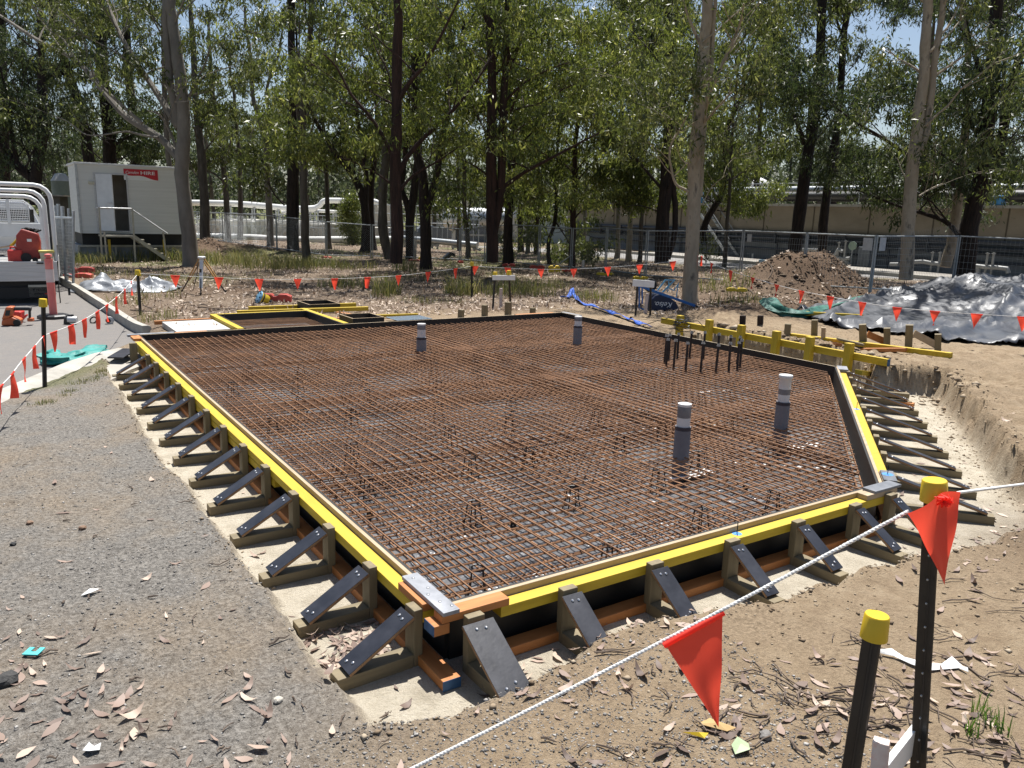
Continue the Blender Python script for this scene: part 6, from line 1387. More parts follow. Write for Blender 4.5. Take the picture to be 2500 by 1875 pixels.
P = pl(*R8(425,42), 62); P.z = 0; zq = pl(*R8(425,42), 62).z; t = empty('white_dome_vent', P, 'small white dome on a mast rising behind the tank wall', 'vent'); MB().tube([P, P+V((0,0,zq-.3))], .06, 6).build('mast', GALV, t); MB().lathe(P, [(.1,zq-.3),(.7,zq-.1),(.75,zq+.3),(.5,zq+.75),(.05,zq+.95)], 18).build('dome', WHITEP, t, smooth=True)

# ------------------------------------------------------------ treatment plant at the left
PC = mat('pale_plant_concrete', (.50,.48,.43), (.60,.58,.52), s=1.5, rough=.9); PWH = mat('white_pipe_paint', (.62,.62,.60), (.70,.70,.68), s=2, rough=.5)
def dpipe(name, label, pts, r0, m_, sup=None, grp=None):
    pts = [pl(px, py, D) for px, py, D in pts]; t = empty(name, (pts[0].x,pts[0].y,0), label, 'pipe', grp); MB().tube(smooth_line([tuple(p) for p in pts], 5) if len(pts) > 2 else pts, r0, 12).build('pipe_run', m_, t, smooth=True)
    if sup:
        m_ = MB()
        for i in range(sup+1):
            f_ = i/sup*(len(pts)-1); j = min(int(f_), len(pts)-2); P = pts[j].lerp(pts[j+1], f_-j)
            m_ = MB()
            for s_ in (-.3,.3): m_.tube([V((P.x,P.y+s_,0)), P+V((0,s_,-r0*.8))], .06, 6)
            m_.beam(P+V((0,-.4,-r0-.05)), P+V((0,.4,-r0-.05)), .1, .1); m_.build('pipe_support', GALV, t)
    return t
dpipe('white_pipe', 'low thick white pipe running along the plant behind the fence', [(*A(1300,628),50),(*A(1700,638),49),(*B(0,652),48),(*B(500,652),47),(*B(820,650),46)], .22, PWH, 8)
dpipe('white_pipe', 'grey pipe continuing past the thick dark trunks to the road', [(*B(780,640),45),(*B(1000,660),44),(*B(1285,688),43)], .16, GALV, 4)
dpipe('pipe_bridge', 'raised white pipe on posts above the white covers at left', [(*A(1240,400),62),(*A(1600,408),61),(*A(1980,440),60),(*B(200,437),60)], .22, PWH, 7)
dpipe('pipe_bridge', 'upper goosenecked white pipe rising between the trunks at left', [(*B(190,436),60),(*B(222,420),60),(*B(250,390),60),(*B(300,386),60),(*B(420,388),60),(*B(560,390),60),(*B(610,400),60),(*B(632,430),60),(*B(634,520),60)], .2, PWH)
dpipe('pipe_bridge', 'lower thin white pipe under the gooseneck', [(*A(1900,465),61),(*B(150,455),61),(*B(500,470),60)], .12, PWH, 4)
for i, (xa, ya, D) in enumerate(((1480,575,56),(1640,575,55),(1800,578,54),(1960,580,53),(2110,585,52),(B(60,600)[0]/.3617,590,51),(B(170,600)[0]/.3617,595,50.5),(B(300,600)[0]/.3617,600,50))):
    P = pl(*A(xa,640), D); P.z = 0; zt2 = pl(*A(xa,ya-55), D).z; t = empty('tank_cover', P, 'pale arched tank cover behind the fence, %s counted from the thick grey trunk' % (ORD[i] if i else 'first'), 'tank cover', 'pale arched covers in the plant', -YAW+.25)
    m_ = MB(); R0 = 1.9; Hh = zt2-.15; arc = [(-R0*math.cos(a), .15+Hh*math.sin(a)) for a in np.linspace(0,PI,19)]
    m_.prism([(x_,-.0,z_) for x_, z_ in arc], (0,9,0)); m_.build('cover_shell', PC, t, False); m_ = MB()
    for yy in (-.04,2.2,4.5,6.8): m_.prism([(x_*1.02,yy,z_*1.02) for x_, z_ in arc]+[(x_*.94,yy,z_*.94) for x_, z_ in arc[::-1]], (0,.12,0))
    m_.build('cover_rib', PWH, t, False)
t = empty('plant_railing', pl(*A(1330,640),49.5), 'thin steel railing in front of the pale arched covers', 'railing'); m_ = MB(); n_ = 34
for i in range(n_+1):
    x_ = 1310+i*(2330-1310)/n_; D = 49.6; P = pl(*A(x_,640), D); P.z = 0; m_.tube([P, P+V((0,0,1.55))], .025, 5)
for z_ in (.8,1.15,1.55): a, b = pl(*A(1310,640),49.6), pl(*A(2330,640),49.6); a.z = b.z = z_; m_.tube([a,b], .025, 5)
t.location.z = 0; m_.build('rails', GALV, t)
a, b = pl(*B(1090,512),58), pl(*B(1490,516),56); t = empty('pressure_vessel', V((a.x,a.y,0)), 'long silver horizontal vessel on steel legs between the trunks', 'vessel'); u = (b-a).normalized()
MB().tube([a-u*.25,a,a+u*.6,b-u*.3,b], [.5,.78,.82,.82,.6], 18).build('vessel_shell', GALV, t, smooth=True)
for f_ in (.12,.22,.5,.62,.9): P = a.lerp(b,f_); MB().box(P.x-.12,P.x+.12,P.y-.3,P.y+.3,0,P.z-.3).build('vessel_leg', GALV, t)
a = pl(*B(1500,700),58); b = pl(*B(2010,700),58); a.z = b.z = 0; zt2 = pl(*B(1560,505),58).z; u = (b-a).normalized(); t = empty('plant_building', a, 'pale blue plant building behind the double trunk', 'building'); n2_ = V((-u.y,u.x,0)); n2_ = n2_ if n2_.dot(FH) > 0 else -n2_
MB().prism([a,b,b+n2_*6,a+n2_*6], (0,0,zt2)).build('wall', mat('pale_blue_wall', (.36,.43,.50), (.44,.50,.57), s=1.2, rough=.7), t); MB().prism([a-u*.2-n2_*.2+V((0,0,zt2+.002)),b+u*.2-n2_*.2+V((0,0,zt2+.002)),b+u*.2+n2_*6.2+V((0,0,zt2+.002)),a-u*.2+n2_*6.2+V((0,0,zt2+.002))], (0,0,.22)).build('roof', WHT, t)
m_ = MB()
for f_ in (.12,.3): P = a.lerp(b,f_)-n2_*.03; m_.prism([P-u*.5,P+u*.5,P+u*.5+V((0,0,2.2)),P-u*.5+V((0,0,2.2))], n2_*.028)
m_.build('door', WHT, t)
random.seed(5)
for i, (x_, y_, D, w2, h2, lab) in enumerate(((B(950,560),0,52,1.2,1.1,'pale plant box between the thick dark trunks'),(B(640,620),0,51,2.2,.9,'low white plant cover behind the red-brown trunk'),(B(800,625),0,50,1.9,.8,'low white plant cover left of the forked dark trunk'),(B(1030,600),0,51,1.6,1.0,'grey-white plant box behind the thick dark trunk'),(B(1270,590),0,56,1.8,1.5,'dark slatted screen right of the silver vessel legs'),(B(600,480),0,66,3.0,2.6,'white plant cabin behind the bush and curved trunk'),(B(1110,460),0,75,3.5,3.6,'far white shed roof above the silver vessel'))):
    P = pl(*x_, D); P.z = 0; t = empty('plant_box', P, lab, 'plant box', None, -YAW+.2); mt_ = CG if 'dark' in lab else PC
    MB().prism([(-w2/2,0,0),(w2/2,0,0),(w2/2,0,h2*.8),(w2*.3,0,h2),(-w2*.3,0,h2),(-w2/2,0,h2*.8)], (0,1.6,0)).build('box_shell', mt_, t, False); MB().box(-w2/2-.05,w2/2+.05,-.06,-.005,h2*.28,h2*.36).build('box_band', GALV, t, False)
t = empty('plant_railing', (pl(*B(760,640),47).x,pl(*B(760,640),47).y,0), 'steel railing and walkway behind the thick dark trunks', 'railing'); m_ = MB()
for i in range(22): P = pl(*B(560+i*35,640), 49); P.z = 0; m_.tube([P, P+V((0,0,2.3))], .025, 5)
for z_ in (1.3,1.8,2.3): a, b = pl(*B(560,640),49), pl(*B(1300,640),49); a.z = b.z = z_; m_.tube([a,b], .03, 5)
m_.build('rails', GALV, t); a, b = pl(*B(860,640),47), pl(*B(1280,640),47); a.z = b.z = .25; MB().beam(a, b, .4, .22).build('walkway_beam', mat('brown_weathered_beam', (.10,.085,.07), (.15,.13,.11), s=4, rough=.9), t)
# ------------------------------------------------------------ trees
def leaf_mesh(name, cl, per, Lm, m_, seed, parent=None, org=V((0,0,0)), wd=.25, droop=.8):
    r = np.random.default_rng(seed); C_ = np.array([c[:3] for c in cl]); S_ = np.array([c[3] for c in cl]); K_ = np.array([c[4] for c in cl])
    n_ = np.maximum(3, (per*K_*r.uniform(.6,1.4,len(cl))).astype(int)); ii = np.repeat(np.arange(len(cl)), n_); N = len(ii)
    o_ = r.normal(0,1,(N,3))*S_[ii][:,None]*np.array([.55,.55,.42]); P = C_[ii]+o_
    d = r.normal(0,.55,(N,3)); d[:,2] -= droop; d /= np.linalg.norm(d,axis=1)[:,None]
    s = np.cross(d, r.normal(0,1,(N,3))); s /= np.linalg.norm(s,axis=1)[:,None]+1e-9; nn = np.cross(d,s)
    L_ = Lm*r.uniform(.6,1.4,N)/np.sqrt(np.clip(K_[ii],.15,1)); W_ = L_*wd*r.uniform(.7,1.3,N); b = P; c1 = b+d*(L_*.42)[:,None]+nn*(L_*.06)[:,None]
    v = np.stack([b, c1+s*(W_*.5)[:,None], b+d*L_[:,None], c1-s*(W_*.5)[:,None]],1) - np.array(org)
    lv = np.clip(r.normal(.42,.17,N)+ (r.normal(0,.17,len(cl)))[ii],0,1)
    o = mesh_np(name, v.reshape(-1,3), np.arange(N*4).reshape(-1,4), m_, dict(lv=np.repeat(lv,4)))
    if parent is not None: o.parent = parent
    return o
NLEAF = [0]
def tree(label, base, stems, limbs=(), bark=None, leaf=None, ncl=110, per=48, h0=3.2, ext=5.0, spread=1.0, seed=1, D=None, name='gum_tree', group='tall trees round the site', nb=None, lowtwig=0):
    ncl = int(ncl*1.6); per = int(per*1.15); r = random.Random(seed); g_ = onG(*base) if D is None else pl(base[0], base[1], D)
    if D is not None: g_ = V((g_.x, g_.y, 0))
    D = dep(g_); to3 = lambda p, o_=0: pl(p[0], p[1], D+o_); t = empty(name, g_, label, 'tree', group); mb = MB(); axes = []
    for pts, w0 in stems:
        r0 = w0/2*D/FP; P3 = [to3(p) for p in pts]
        if abs(pts[0][1]-base[1]) < 25: P3[0] = V((P3[0].x,P3[0].y,gz1(P3[0].x,P3[0].y)-.15)); ground = True
        else: ground = False
        last = (P3[-1]-P3[-2]).normalized(); top = P3[-1]; e_ = ext if pts[-1][1] < 60 else ext*.6
        for k in range(3): last = (last+V((r.gauss(0,.12),r.gauss(0,.12),.12))).normalized(); top = top+last*e_/3; P3.append(top)
        if ground: P3.insert(1, P3[0].lerp(P3[1], min(.25, .45/max(.1,(P3[1]-P3[0]).length))))
        sp_ = [V(p) for p in smooth_line([tuple(p) for p in P3], 3)]; Lt_ = sum((sp_[i+1]-sp_[i]).length for i in range(len(sp_)-1)); acc = 0; R_ = []
        for i, p in enumerate(sp_):
            if i: acc += (p-sp_[i-1]).length
            f_ = acc/Lt_; rr_ = r0*(1-.66*f_**1.2)
            if ground: rr_ *= 1+.45*math.exp(-acc/.28)
            R_.append(max(.012, rr_*(1+r.gauss(0,.035))))
        sp_ = [p+V((r.gauss(0,.012),r.gauss(0,.012),0)) if i else p for i, p in enumerate(sp_)]
        mb.tube(sp_, R_, 10 if r0 > .06 else 7); axes.append((sp_, R_, 1.0, False))
    for pts, w0 in limbs:
        r0 = w0/2*D/FP; Ll = (to3(pts[-1])-to3(pts[0])).length; of = r.uniform(-.45,.45)*Ll
        P3 = [to3(p, of*(i/(len(pts)-1))**1.2) for i, p in enumerate(pts)]; sp_ = [V(p) for p in smooth_line([tuple(p) for p in P3], 3)]; n_ = len(sp_)
        R_ = [max(.008, r0*(1-.72*i/(n_-1))) for i in range(n_)]; mb.tube(sp_, R_, 7); axes.append((sp_, R_, 1.3, True))
    cl = []
    def branch(P, d, Lb, r0, lvl):
        pts = [P]; n_ = 5
        for i in range(n_):
            d = (d+V((r.gauss(0,.16),r.gauss(0,.16),r.gauss(.05 if i < 3 else -.12,.10)))).normalized(); pts.append(pts[-1]+d*Lb/n_)
        mb.tube(pts, [max(.004,r0*(1-.8*i/n_)) for i in range(n_+1)], 5)
        if lvl == 0:
            for k in range(r.choice((3,4,4,5))):
                i = r.randint(2,n_); dd_ = (d+V((r.gauss(0,.75),r.gauss(0,.75),r.gauss(.0,.45)))).normalized(); branch(pts[i], dd_, Lb*r.uniform(.28,.5), r0*.45, 1)
        for f_ in ((1.0,.72) if lvl else (1.0,)):
            Q = pts[int(round(n_*f_))]+V((r.gauss(0,.08),r.gauss(0,.08),r.gauss(-.08,.08))); cl.append((Q.x,Q.y,Q.z,r.uniform(.22,.44)*(.75+.25*spread),r.uniform(.6,1.2)))
    nb_ = nb if nb is not None else max(6, ncl//9)
    pool = []
    for sp_, R_, wt, lb in axes:
        for i in range(1, len(sp_)):
            z_ = sp_[i].z; f_ = i/(len(sp_)-1)
            if (lb and f_ > .3) or (not lb and z_ > h0): pool.append((sp_, R_, i, wt*(1 if not lb else 1.4)))
    if pool:
        for k in range(nb_):
            sp_, R_, i, _ = r.choices(pool, [q[3] for q in pool])[0]; P = sp_[i].lerp(sp_[i-1], r.random()); ax_ = (sp_[i]-sp_[i-1]).normalized(); a = r.uniform(0,2*PI); out = V((math.cos(a),math.sin(a),r.uniform(.05,.75)))
            d = (out+ax_*.45).normalized(); branch(P, d, spread*r.uniform(1.0,2.3), min(R_[i]*.5,.04), 0)
    # fewer, larger leaves where the crown rises far above what the lens takes in
    c2 = []; sx = [(P.z, P) for P in axes[0][0]]
    for c_ in cl:
        S_ = min(sx, key=lambda q: abs(q[0]-c_[2]))[1]; lat = (V(c_[:3])-S_).dot(RH); fr_ = (V(c_[:3])-S_).dot(FH)
        if abs(lat) < .38 and fr_ < .25 and r.random() < .88: continue
        px, py = proj(c_[:3]); k = c_[4]
        if py < -250 or px < -250 or px > 2750: k *= .55
        c2.append((*c_[:4], k))
    mb.build('trunk', bark, t, smooth=True)
    if c2: o = leaf_mesh('crown', c2, per, .078+.0028*D, leaf, seed, t, g_); NLEAF[0] += len(o.data.polygons)
    return t
f1 = lambda *p: [T1(*q) for q in p]; f2 = lambda *p: [T2(*q) for q in p]; f3 = lambda *p: [T3(*q) for q in p]
# --- left
tree('big smooth grey gum with wide pale limbs, between the cabin and the mulch heap', A(1300,832), [(f1((1215,1645),(1185,1400),(1150,1100),(1160,900),(1160,700),(1140,500),(1115,300),(1085,100),(1080,0)),36), (f1((1125,800),(1090,600),(1065,400),(1050,200),(1045,0)),19)],
     [(f1((1125,1000),(1010,870),(800,740),(640,560),(480,380),(250,260),(50,130),(-60,60)),19),(f1((1130,810),(1000,600),(880,420),(760,220),(690,40),(650,-60)),17),(f1((1000,870),(900,855),(800,832),(660,852),(540,850),(430,770),(330,730)),6),(f1((900,780),(700,600),(590,470),(510,200),(380,60)),9),(f1((1180,660),(1240,520),(1300,400),(1330,280)),9),(f1((1185,600),(1290,585),(1360,560),(1430,530)),5),(f1((1120,950),(1060,800),(1000,720),(930,700)),8),(f1((480,380),(400,250),(300,180),(200,40)),6)], BARKG, LEAF1, 250, 44, 4.6, 5.3, 1.25, 1)
tree('thin mottled trunk standing just behind the big smooth grey gum', A(1220,752), [(f1((1150,1620),(1110,1300),(1070,1000),(1050,700),(1035,300),(1040,0)),15)], [], BARKM, LEAF1, 60, 44, 4.5, 4.8, 1.0, 2)
BT = 'dark trees behind the cabin and truck'
tree('dark tree leaning left above the white cabin roof', A(1000,720), [(f1((600,1200),(560,1000),(520,750),(430,450),(360,200),(320,0)),26)], [(f1((530,800),(620,850),(700,920)),6),(f1((460,520),(300,400),(100,380)),8)], BARKD, LEAF3, 190, 48, 3.6, 4.8, 1.35, 3, D=39, group=BT)
tree('dark upright tree behind the middle of the white cabin', A(1000,720), [(f1((710,1200),(695,1000),(690,800),(650,500),(640,200),(630,0)),32)], [(f1((700,920),(790,880),(860,820)),6)], BARKD, LEAF3, 170, 48, 3.8, 4.8, 1.35, 4, D=41, group=BT)
tree('dark tree behind the right half of the cabin, beside the grey gum', A(1000,720), [(f1((865,1200),(858,1000),(840,700),(810,450),(800,150),(790,0)),24)], [(f1((850,900),(780,1000),(740,1020)),5)], BARKD, LEAF3, 150, 48, 3.8, 4.8, 1.3, 5, D=43, group=BT)
tree('low forked dark tree behind the truck racks', A(600,720), [(f1((225,1300),(225,1120),(265,900),(270,750),(260,520)),28),(f1((200,1130),(100,1040),(20,930),(-40,820)),20)], [(f1((110,1050),(70,820),(40,600),(0,420)),12),(f1((215,1100),(170,950),(140,900),(120,760)),7),(f1((250,950),(310,850),(330,700)),6)], BARKD, LEAF3, 250, 50, 3.0, 5.3, 1.6, 6, D=36, group=BT)
tree('leafy dark tree at the far left edge behind the truck cab', A(600,720), [(f1((40,1300),(30,900),(20,400),(10,0)),22)], [], BARKD, LEAF3, 200, 50, 3.6, 4.8, 1.6, 60, D=44, group=BT)
# --- left of centre
MG = 'slender trees between the cabin and the fence'
tree('grey-barked forked tree right of the big smooth gum, behind the mulch heap', A(1395,692), [(f1((1300,1570),(1290,1200),(1265,900),(1235,600),(1225,300)),24)], [(f1((1285,1150),(1220,1080),(1190,950)),5),(f1((1290,960),(1340,900),(1400,820)),5),(f1((1262,850),(1320,700),(1390,600)),7)], BARKM, LEAF1, 80, 44, 5.0, 4.8, 1.15, 7, group=MG)
tree('slim leaning tree with a pale bent limb at left, before the arched covers', A(1545,662), [(f1((1445,1535),(1420,1100),(1395,850),(1350,600),(1330,350)),15)], [(f1((1415,1150),(1340,1090),(1290,1080),(1230,1020)),5),(f1((1420,1020),(1460,900),(1480,780)),6),(f1((1410,950),(1360,980),(1340,960)),4)], BARKM, LEAF1, 70, 44, 5.2, 4.3, 1.1, 8, group=MG)
tree('slim straight tree forking upward, second right of the bent-limbed one', A(1625,652), [(f1((1520,1515),(1520,1100),(1500,850),(1480,600)),13)], [(f1((1520,1080),(1560,950),(1600,820)),6),(f1((1510,980),(1460,900),(1430,750)),5)], BARKM, LEAF1, 70, 44, 5.2, 4.3, 1.1, 9, group=MG)
tree('pale tree with a clear forked top before the white covers', A(1830,692), [(f1((1715,1565),(1695,1150),(1680,880),(1640,760),(1600,600),(1590,400)),16),(f1((1685,900),(1700,740),(1690,560),(1740,420)),9)], [(f1((1690,1150),(1760,1060),(1820,980)),4),(f1((1690,1000),(1640,980),(1600,900)),3)], BARKG, LEAF1, 80, 44, 5.2, 4.3, 1.1, 10, group=MG)
tree('tall black-trunked tree with many thin side branches, left of the fence post', A(1965,728), [(f1((1850,1605),(1845,1300),(1850,900),(1850,500),(1840,200),(1835,0)),25)], [(f1((1800,1300),(1720,1200),(1660,1000)),4),(f1((1845,1300),(1750,1250),(1690,1150)),4),(f1((1850,700),(1780,650),(1740,500)),5),(f1((1850,850),(1900,700),(1930,600)),5)], BARKD, LEAF1, 110, 44, 4.6, 4.8, 1.15, 11, group=MG)
tree('thin black sapling close beside the tall black trunk', A(1995,728), [(f1((1882,1600),(1880,1200),(1890,900),(1880,500),(1870,100)),8)], [], BARKD, LEAF1, 40, 44, 5, 3.8, .9, 12, group=MG)
tree('pale peeling trunk with a blackened foot, nearest slender tree left of centre', A(2070,812), [(f1((1937,1645),(1925,1250),(1912,900),(1930,550),(1960,250),(1970,0)),20)], [(f1((1915,950),(1880,700),(1890,400),(1895,100)),8),(f1((1930,560),(1990,420),(2030,300)),5)], BARKM, LEAF1, 110, 44, 4.2, 4.8, 1.15, 13, group=MG)
tree('thin grey tree right of the black-footed trunk, behind the fence', B(280,712), [(f1((2083,1565),(2070,1250),(2060,1000),(2040,700)),12)], [(f1((2065,1100),(2000,1050),(1960,960)),4)], BARKM, LEAF2, 110, 46, 3.8, 4.8, 1.2, 14, group=MG)
# --- centre
CG_ = 'trees of the central grove'
tree('dark twin-trunked tree left of the curved trunk, in front of the white pipe', B(545,737), [(f2((240,1600),(240,1350),(205,1200),(140,1080),(60,980)),23),(f2((240,1350),(245,1150),(225,980)),14)], [(f2((205,1200),(170,1080),(180,950)),6)], BARKD, LEAF2, 150, 48, 4.0, 4.3, 1.3, 15, group=CG_)
tree('second dark trunk close right of the twin-trunked tree', B(592,722), [(f2((290,1590),(272,1350),(280,1150),(300,950),(310,700)),17)], [], BARKD, LEAF2, 110, 48, 4.2, 4.3, 1.2, 16, group=CG_)
tree('grey trunk with a curved foot, leaning behind the red-brown tree', B(690,782), [(f2((402,1645),(360,1520),(345,1350),(352,1150),(370,950),(360,700),(350,400)),25)], [], BARKM, LEAF1, 130, 46, 4.4, 4.8, 1.2, 17, group=CG_)
tree('tall straight red-brown tree with long rising limbs, left of centre', B(730,932), [(f2((433,1665),(440,1450),(430,1200),(430,1000),(435,800),(440,400),(450,0)),31)],
     [(f2((455,1090),(500,1000),(600,880),(800,690),(950,500),(1050,340)),14),(f2((445,640),(520,520),(620,400),(720,220),(830,0)),13),(f2((420,1000),(300,780),(150,600),(60,430),(-30,340)),10),(f2((455,1210),(540,1110),(680,1030),(830,930)),9),(f2((425,700),(380,450),(300,300),(240,100)),6),(f2((420,1180),(330,1110),(200,1040),(80,1000)),6),(f2((425,560),(330,530),(180,505)),3)], BARKR, LEAF2, 260, 46, 3.4, 4.8, 1.2, 18, group=CG_)
tree('dark forked trunk between the red-brown tree and the thickest dark one', B(835,777), [(f2((527,1645),(520,1420),(540,1250),(570,1000),(590,700),(600,400)),22),(f2((518,1420),(500,1290),(470,1200),(490,1000),(505,700)),15)], [], BARKD, LEAF2, 150, 48, 4.0, 4.8, 1.25, 19, group=CG_)
tree('thickest dark trunk of the central grove, forking above the fence', B(940,847), [(f2((622,1665),(620,1420),(605,1260),(600,1100),(560,900),(550,500)),28),(f2((625,1400),(650,1260),(695,1080),(720,900),(760,700)),18)], [], BARKD, LEAF2, 210, 48, 3.8, 4.8, 1.3, 20, group=CG_)
tree('thin grey sapling in front of the silver vessel', B(1165,727), [(f2((832,1595),(828,1350),(822,1050),(810,700)),9)], [], BARKM, LEAF2, 70, 46, 4.2, 3.8, 1.1, 21, group=CG_)
tree('wavy thin grey trunk right of the silver vessel sapling', B(1225,777), [(f2((890,1640),(885,1480),(865,1330),(862,1050),(850,700)),12)], [(f2((880,1450),(905,1250),(925,1050)),4)], BARKM, LEAF2, 90, 46, 4.2, 4.3, 1.1, 22, group=CG_)
tree('double red-brown trunk behind the middle flag post', B(1385,910), [(f2((1042,1660),(1040,1400),(1035,1000),(1040,500),(1030,250),(1035,0)),29),(f2((1050,1480),(1085,1300),(1100,1150),(1110,800),(1130,300),(1140,0)),22)],
     [(f2((1100,1190),(1200,1120),(1300,1060),(1500,955),(1640,880),(1750,825)),11),(f2((1120,640),(1250,520),(1400,440),(1540,390)),7),(f2((1125,720),(1230,680),(1350,650),(1500,560),(1600,520)),6),(f2((1030,900),(960,760),(900,620)),5),(f2((1130,500),(1220,270),(1260,100)),8),(f2((1070,1550),(1075,1400),(1090,1300)),5),(f2((1035,1130),(930,1050),(800,990),(660,930)),5)], BARKR, LEAF2, 330, 48, 3.3, 4.8, 1.3, 23, group=CG_)
tree('dark trunk just right of the double red-brown trunk, behind the fence', B(1495,817), [(f2((1142,1655),(1150,1300),(1165,1000),(1170,600),(1180,300)),25)], [(f2((1160,1000),(1300,830),(1450,750)),6)], BARKD, LEAF2, 190, 48, 3.4, 4.8, 1.3, 24, group=CG_)
tree('short dark crooked trunk in front of the pale blue building', B(1585,737), [(f2((1225,1595),(1218,1400),(1230,1200),(1240,900)),15)], [(f2((1228,1480),(1290,1430),(1350,1370)),5)], BARKD, LEAF2, 130, 48, 3.6, 4.8, 1.3, 25, group=CG_)
tree('straight pale thin trunk in front of the pale blue building', B(1625,747), [(f2((1265,1605),(1270,1300),(1280,800),(1290,400)),11)], [], BARKG, LEAF2, 90, 46, 4.4, 4.8, 1.1, 26, group=CG_)
tree('reddish thin trunk right of the pale one by the blue building', B(1685,752), [(f2((1320,1610),(1325,1350),(1335,900),(1345,500)),12)], [], BARKR, LEAF2, 120, 48, 4.0, 4.8, 1.2, 27, group=CG_)
tree('crooked dark sapling with a bent stem behind the fence panels', B(1775,817), [(f2((1405,1660),(1395,1580),(1405,1500),(1440,1400),(1450,1150),(1460,900)),10)], [(f2((1400,1500),(1340,1380),(1260,1330)),4),(f2((1440,1400),(1500,1490),(1540,1560)),5)], BARKD, LEAF2, 130, 48, 3.4, 4.3, 1.15, 28, group=CG_)
tree('dark trunk with level lower branches, in front of the concrete wall end', B(1920,842), [(f2((1548,1655),(1552,1400),(1560,1150),(1570,900),(1600,650)),16)], [(f2((1555,1400),(1600,1340),(1700,1310),(1800,1300)),5),(f2((1550,1380),(1520,1290),(1480,1180)),5),(f2((1558,1250),(1660,1220),(1760,1180)),4),(f2((1560,1100),(1640,1000),(1740,940)),4)], BARKR, LEAF2, 280, 48, 2.9, 4.3, 1.3, 29, group=CG_)
tree('pale distant trunk in front of the left part of the concrete wall', B(2005,757), [(f2((1620,1610),(1630,1300),(1640,900)),10)], [], BARKG, LEAF2, 90, 46, 4.4, 4.8, 1.2, 30, group=CG_)
RG_ = 'pale trunks before the concrete wall'
tree('pale trunk before the concrete wall, leftmost of three close together', Cz(215,562), [(f2((1832,1625),(1840,1300),(1855,900),(1860,500)),12)], [], BARKG, LEAF1, 110, 46, 4.4, 4.8, 1.2, 31, group=RG_)
tree('pale trunk before the concrete wall, middle of three close together', Cz(275,577), [(f2((1908,1640),(1918,1300),(1940,900),(1950,500)),14)], [], BARKS, LEAF1, 110, 46, 4.4, 4.8, 1.2, 32, group=RG_)
tree('grey-brown trunk before the concrete wall, rightmost of three close together', Cz(325,582), [(f2((1975,1645),(1990,1300),(2010,900),(2030,500)),11)], [], BARKM, LEAF1, 110, 46, 4.4, 4.8, 1.2, 33, group=RG_)
# --- right
RT = 'tall trees on the right'
tree('dark leaning tree close behind the spotted pale gum, on its left', Cz(430,652), [(f2((2112,1665),(2118,1450),(2140,1150),(2160,800),(2170,500),(2160,200)),34),(f2((2150,1640),(2190,1500),(2200,1300),(2185,1100),(2215,800)),15)], [(f2((2120,1200),(1990,1050),(1880,900),(1760,770)),8),(f2((2120,1350),(1980,1300),(1890,1310)),4),(f2((2160,760),(2040,650),(1960,480)),6)], BARKD, LEAF2, 260, 48, 3.2, 4.8, 1.3, 34, group=RT)
tree('spotted pale gum with a smooth cream trunk, nearest big tree right of centre', (1684,740), [(f3((88,1915),(100,1655),(115,1300),(130,900),(160,600),(180,300),(200,0)),36),(f3((150,1240),(165,1000),(185,700),(225,450)),15)],
     [(f3((180,560),(215,420),(140,250),(70,80),(40,-30)),13),(f3((190,640),(300,390),(400,170),(430,20)),10),(f3((205,560),(290,420),(400,220),(530,20)),7),(f3((130,1240),(60,1200),(0,1165),(-30,1060),(-40,940),(20,830),(70,740)),8),(f3((150,1130),(100,1060),(30,1000),(0,900)),4),(f3((165,1300),(230,1180),(330,1100)),3)], BARKS, LEAF1, 180, 44, 4.4, 5.3, 1.2, 35, group=RT)
tree('dark curved tree bending right from behind the spotted pale gum', Cz(665,590), [(f3((180,1530),(170,1450),(230,1330),(290,1220),(310,1050),(330,800),(420,600)),17)], [(f3((300,1150),(430,1100),(600,1010)),5),(f3((250,1290),(190,1250),(160,1240)),4),(f3((260,1330),(330,1340),(430,1330)),3)], BARKD, LEAF2, 240, 48, 2.8, 4.8, 1.3, 36, group=RT)
tree('thin brown trunk before the concrete wall, right of the spotted gum', Cz(740,607), [(f3((310,1655),(325,1400),(345,1100),(360,800)),10)], [], BARKM, LEAF2, 130, 48, 3.6, 4.8, 1.25, 37, group=RT)
tree('straight black trunk slightly tilted right, rising behind the soil mound', Cz(1085,642), [(f3((735,1730),(770,1450),(815,1100),(862,800),(910,400),(925,0)),32)], [(f3((815,910),(770,780),(710,560),(660,280),(620,0)),13),(f3((650,230),(560,170),(470,110)),5),(f3((850,480),(760,400),(700,350)),5),(f3((905,600),(960,640),(1000,700)),4)], BARKD, LEAF1, 150, 44, 4.6, 4.8, 1.15, 38, group=RT)
tree('second black trunk right of the straight one, behind the mound', Cz(1215,627), [(f3((918,1700),(945,1300),(985,1000),(1020,800),(1045,500),(1060,250),(1085,100),(1090,0)),22)], [(f3((1060,250),(990,50),(960,-60)),7),(f3((1075,150),(1010,60),(990,20)),5),(f3((1010,830),(940,680),(900,600)),4),(f3((960,1200),(1060,1120),(1160,1070)),4)], BARKD, LEAF1, 150, 44, 4.0, 4.8, 1.2, 39, group=RT)
tree('pale spotted trunk with a twin top, right of the two black trunks', Cz(1620,768), [(f3((1455,1770),(1470,1450),(1490,1150),(1530,800),(1570,500),(1580,200),(1600,0)),31),(f3((1520,1000),(1580,850),(1620,550),(1660,250),(1690,0)),17)], [(f3((1540,1240),(1620,1190),(1690,1160)),4),(f3((1500,1200),(1440,1100),(1400,1000)),4)], BARKS, LEAF1, 150, 44, 4.2, 4.8, 1.2, 40, group=RT)
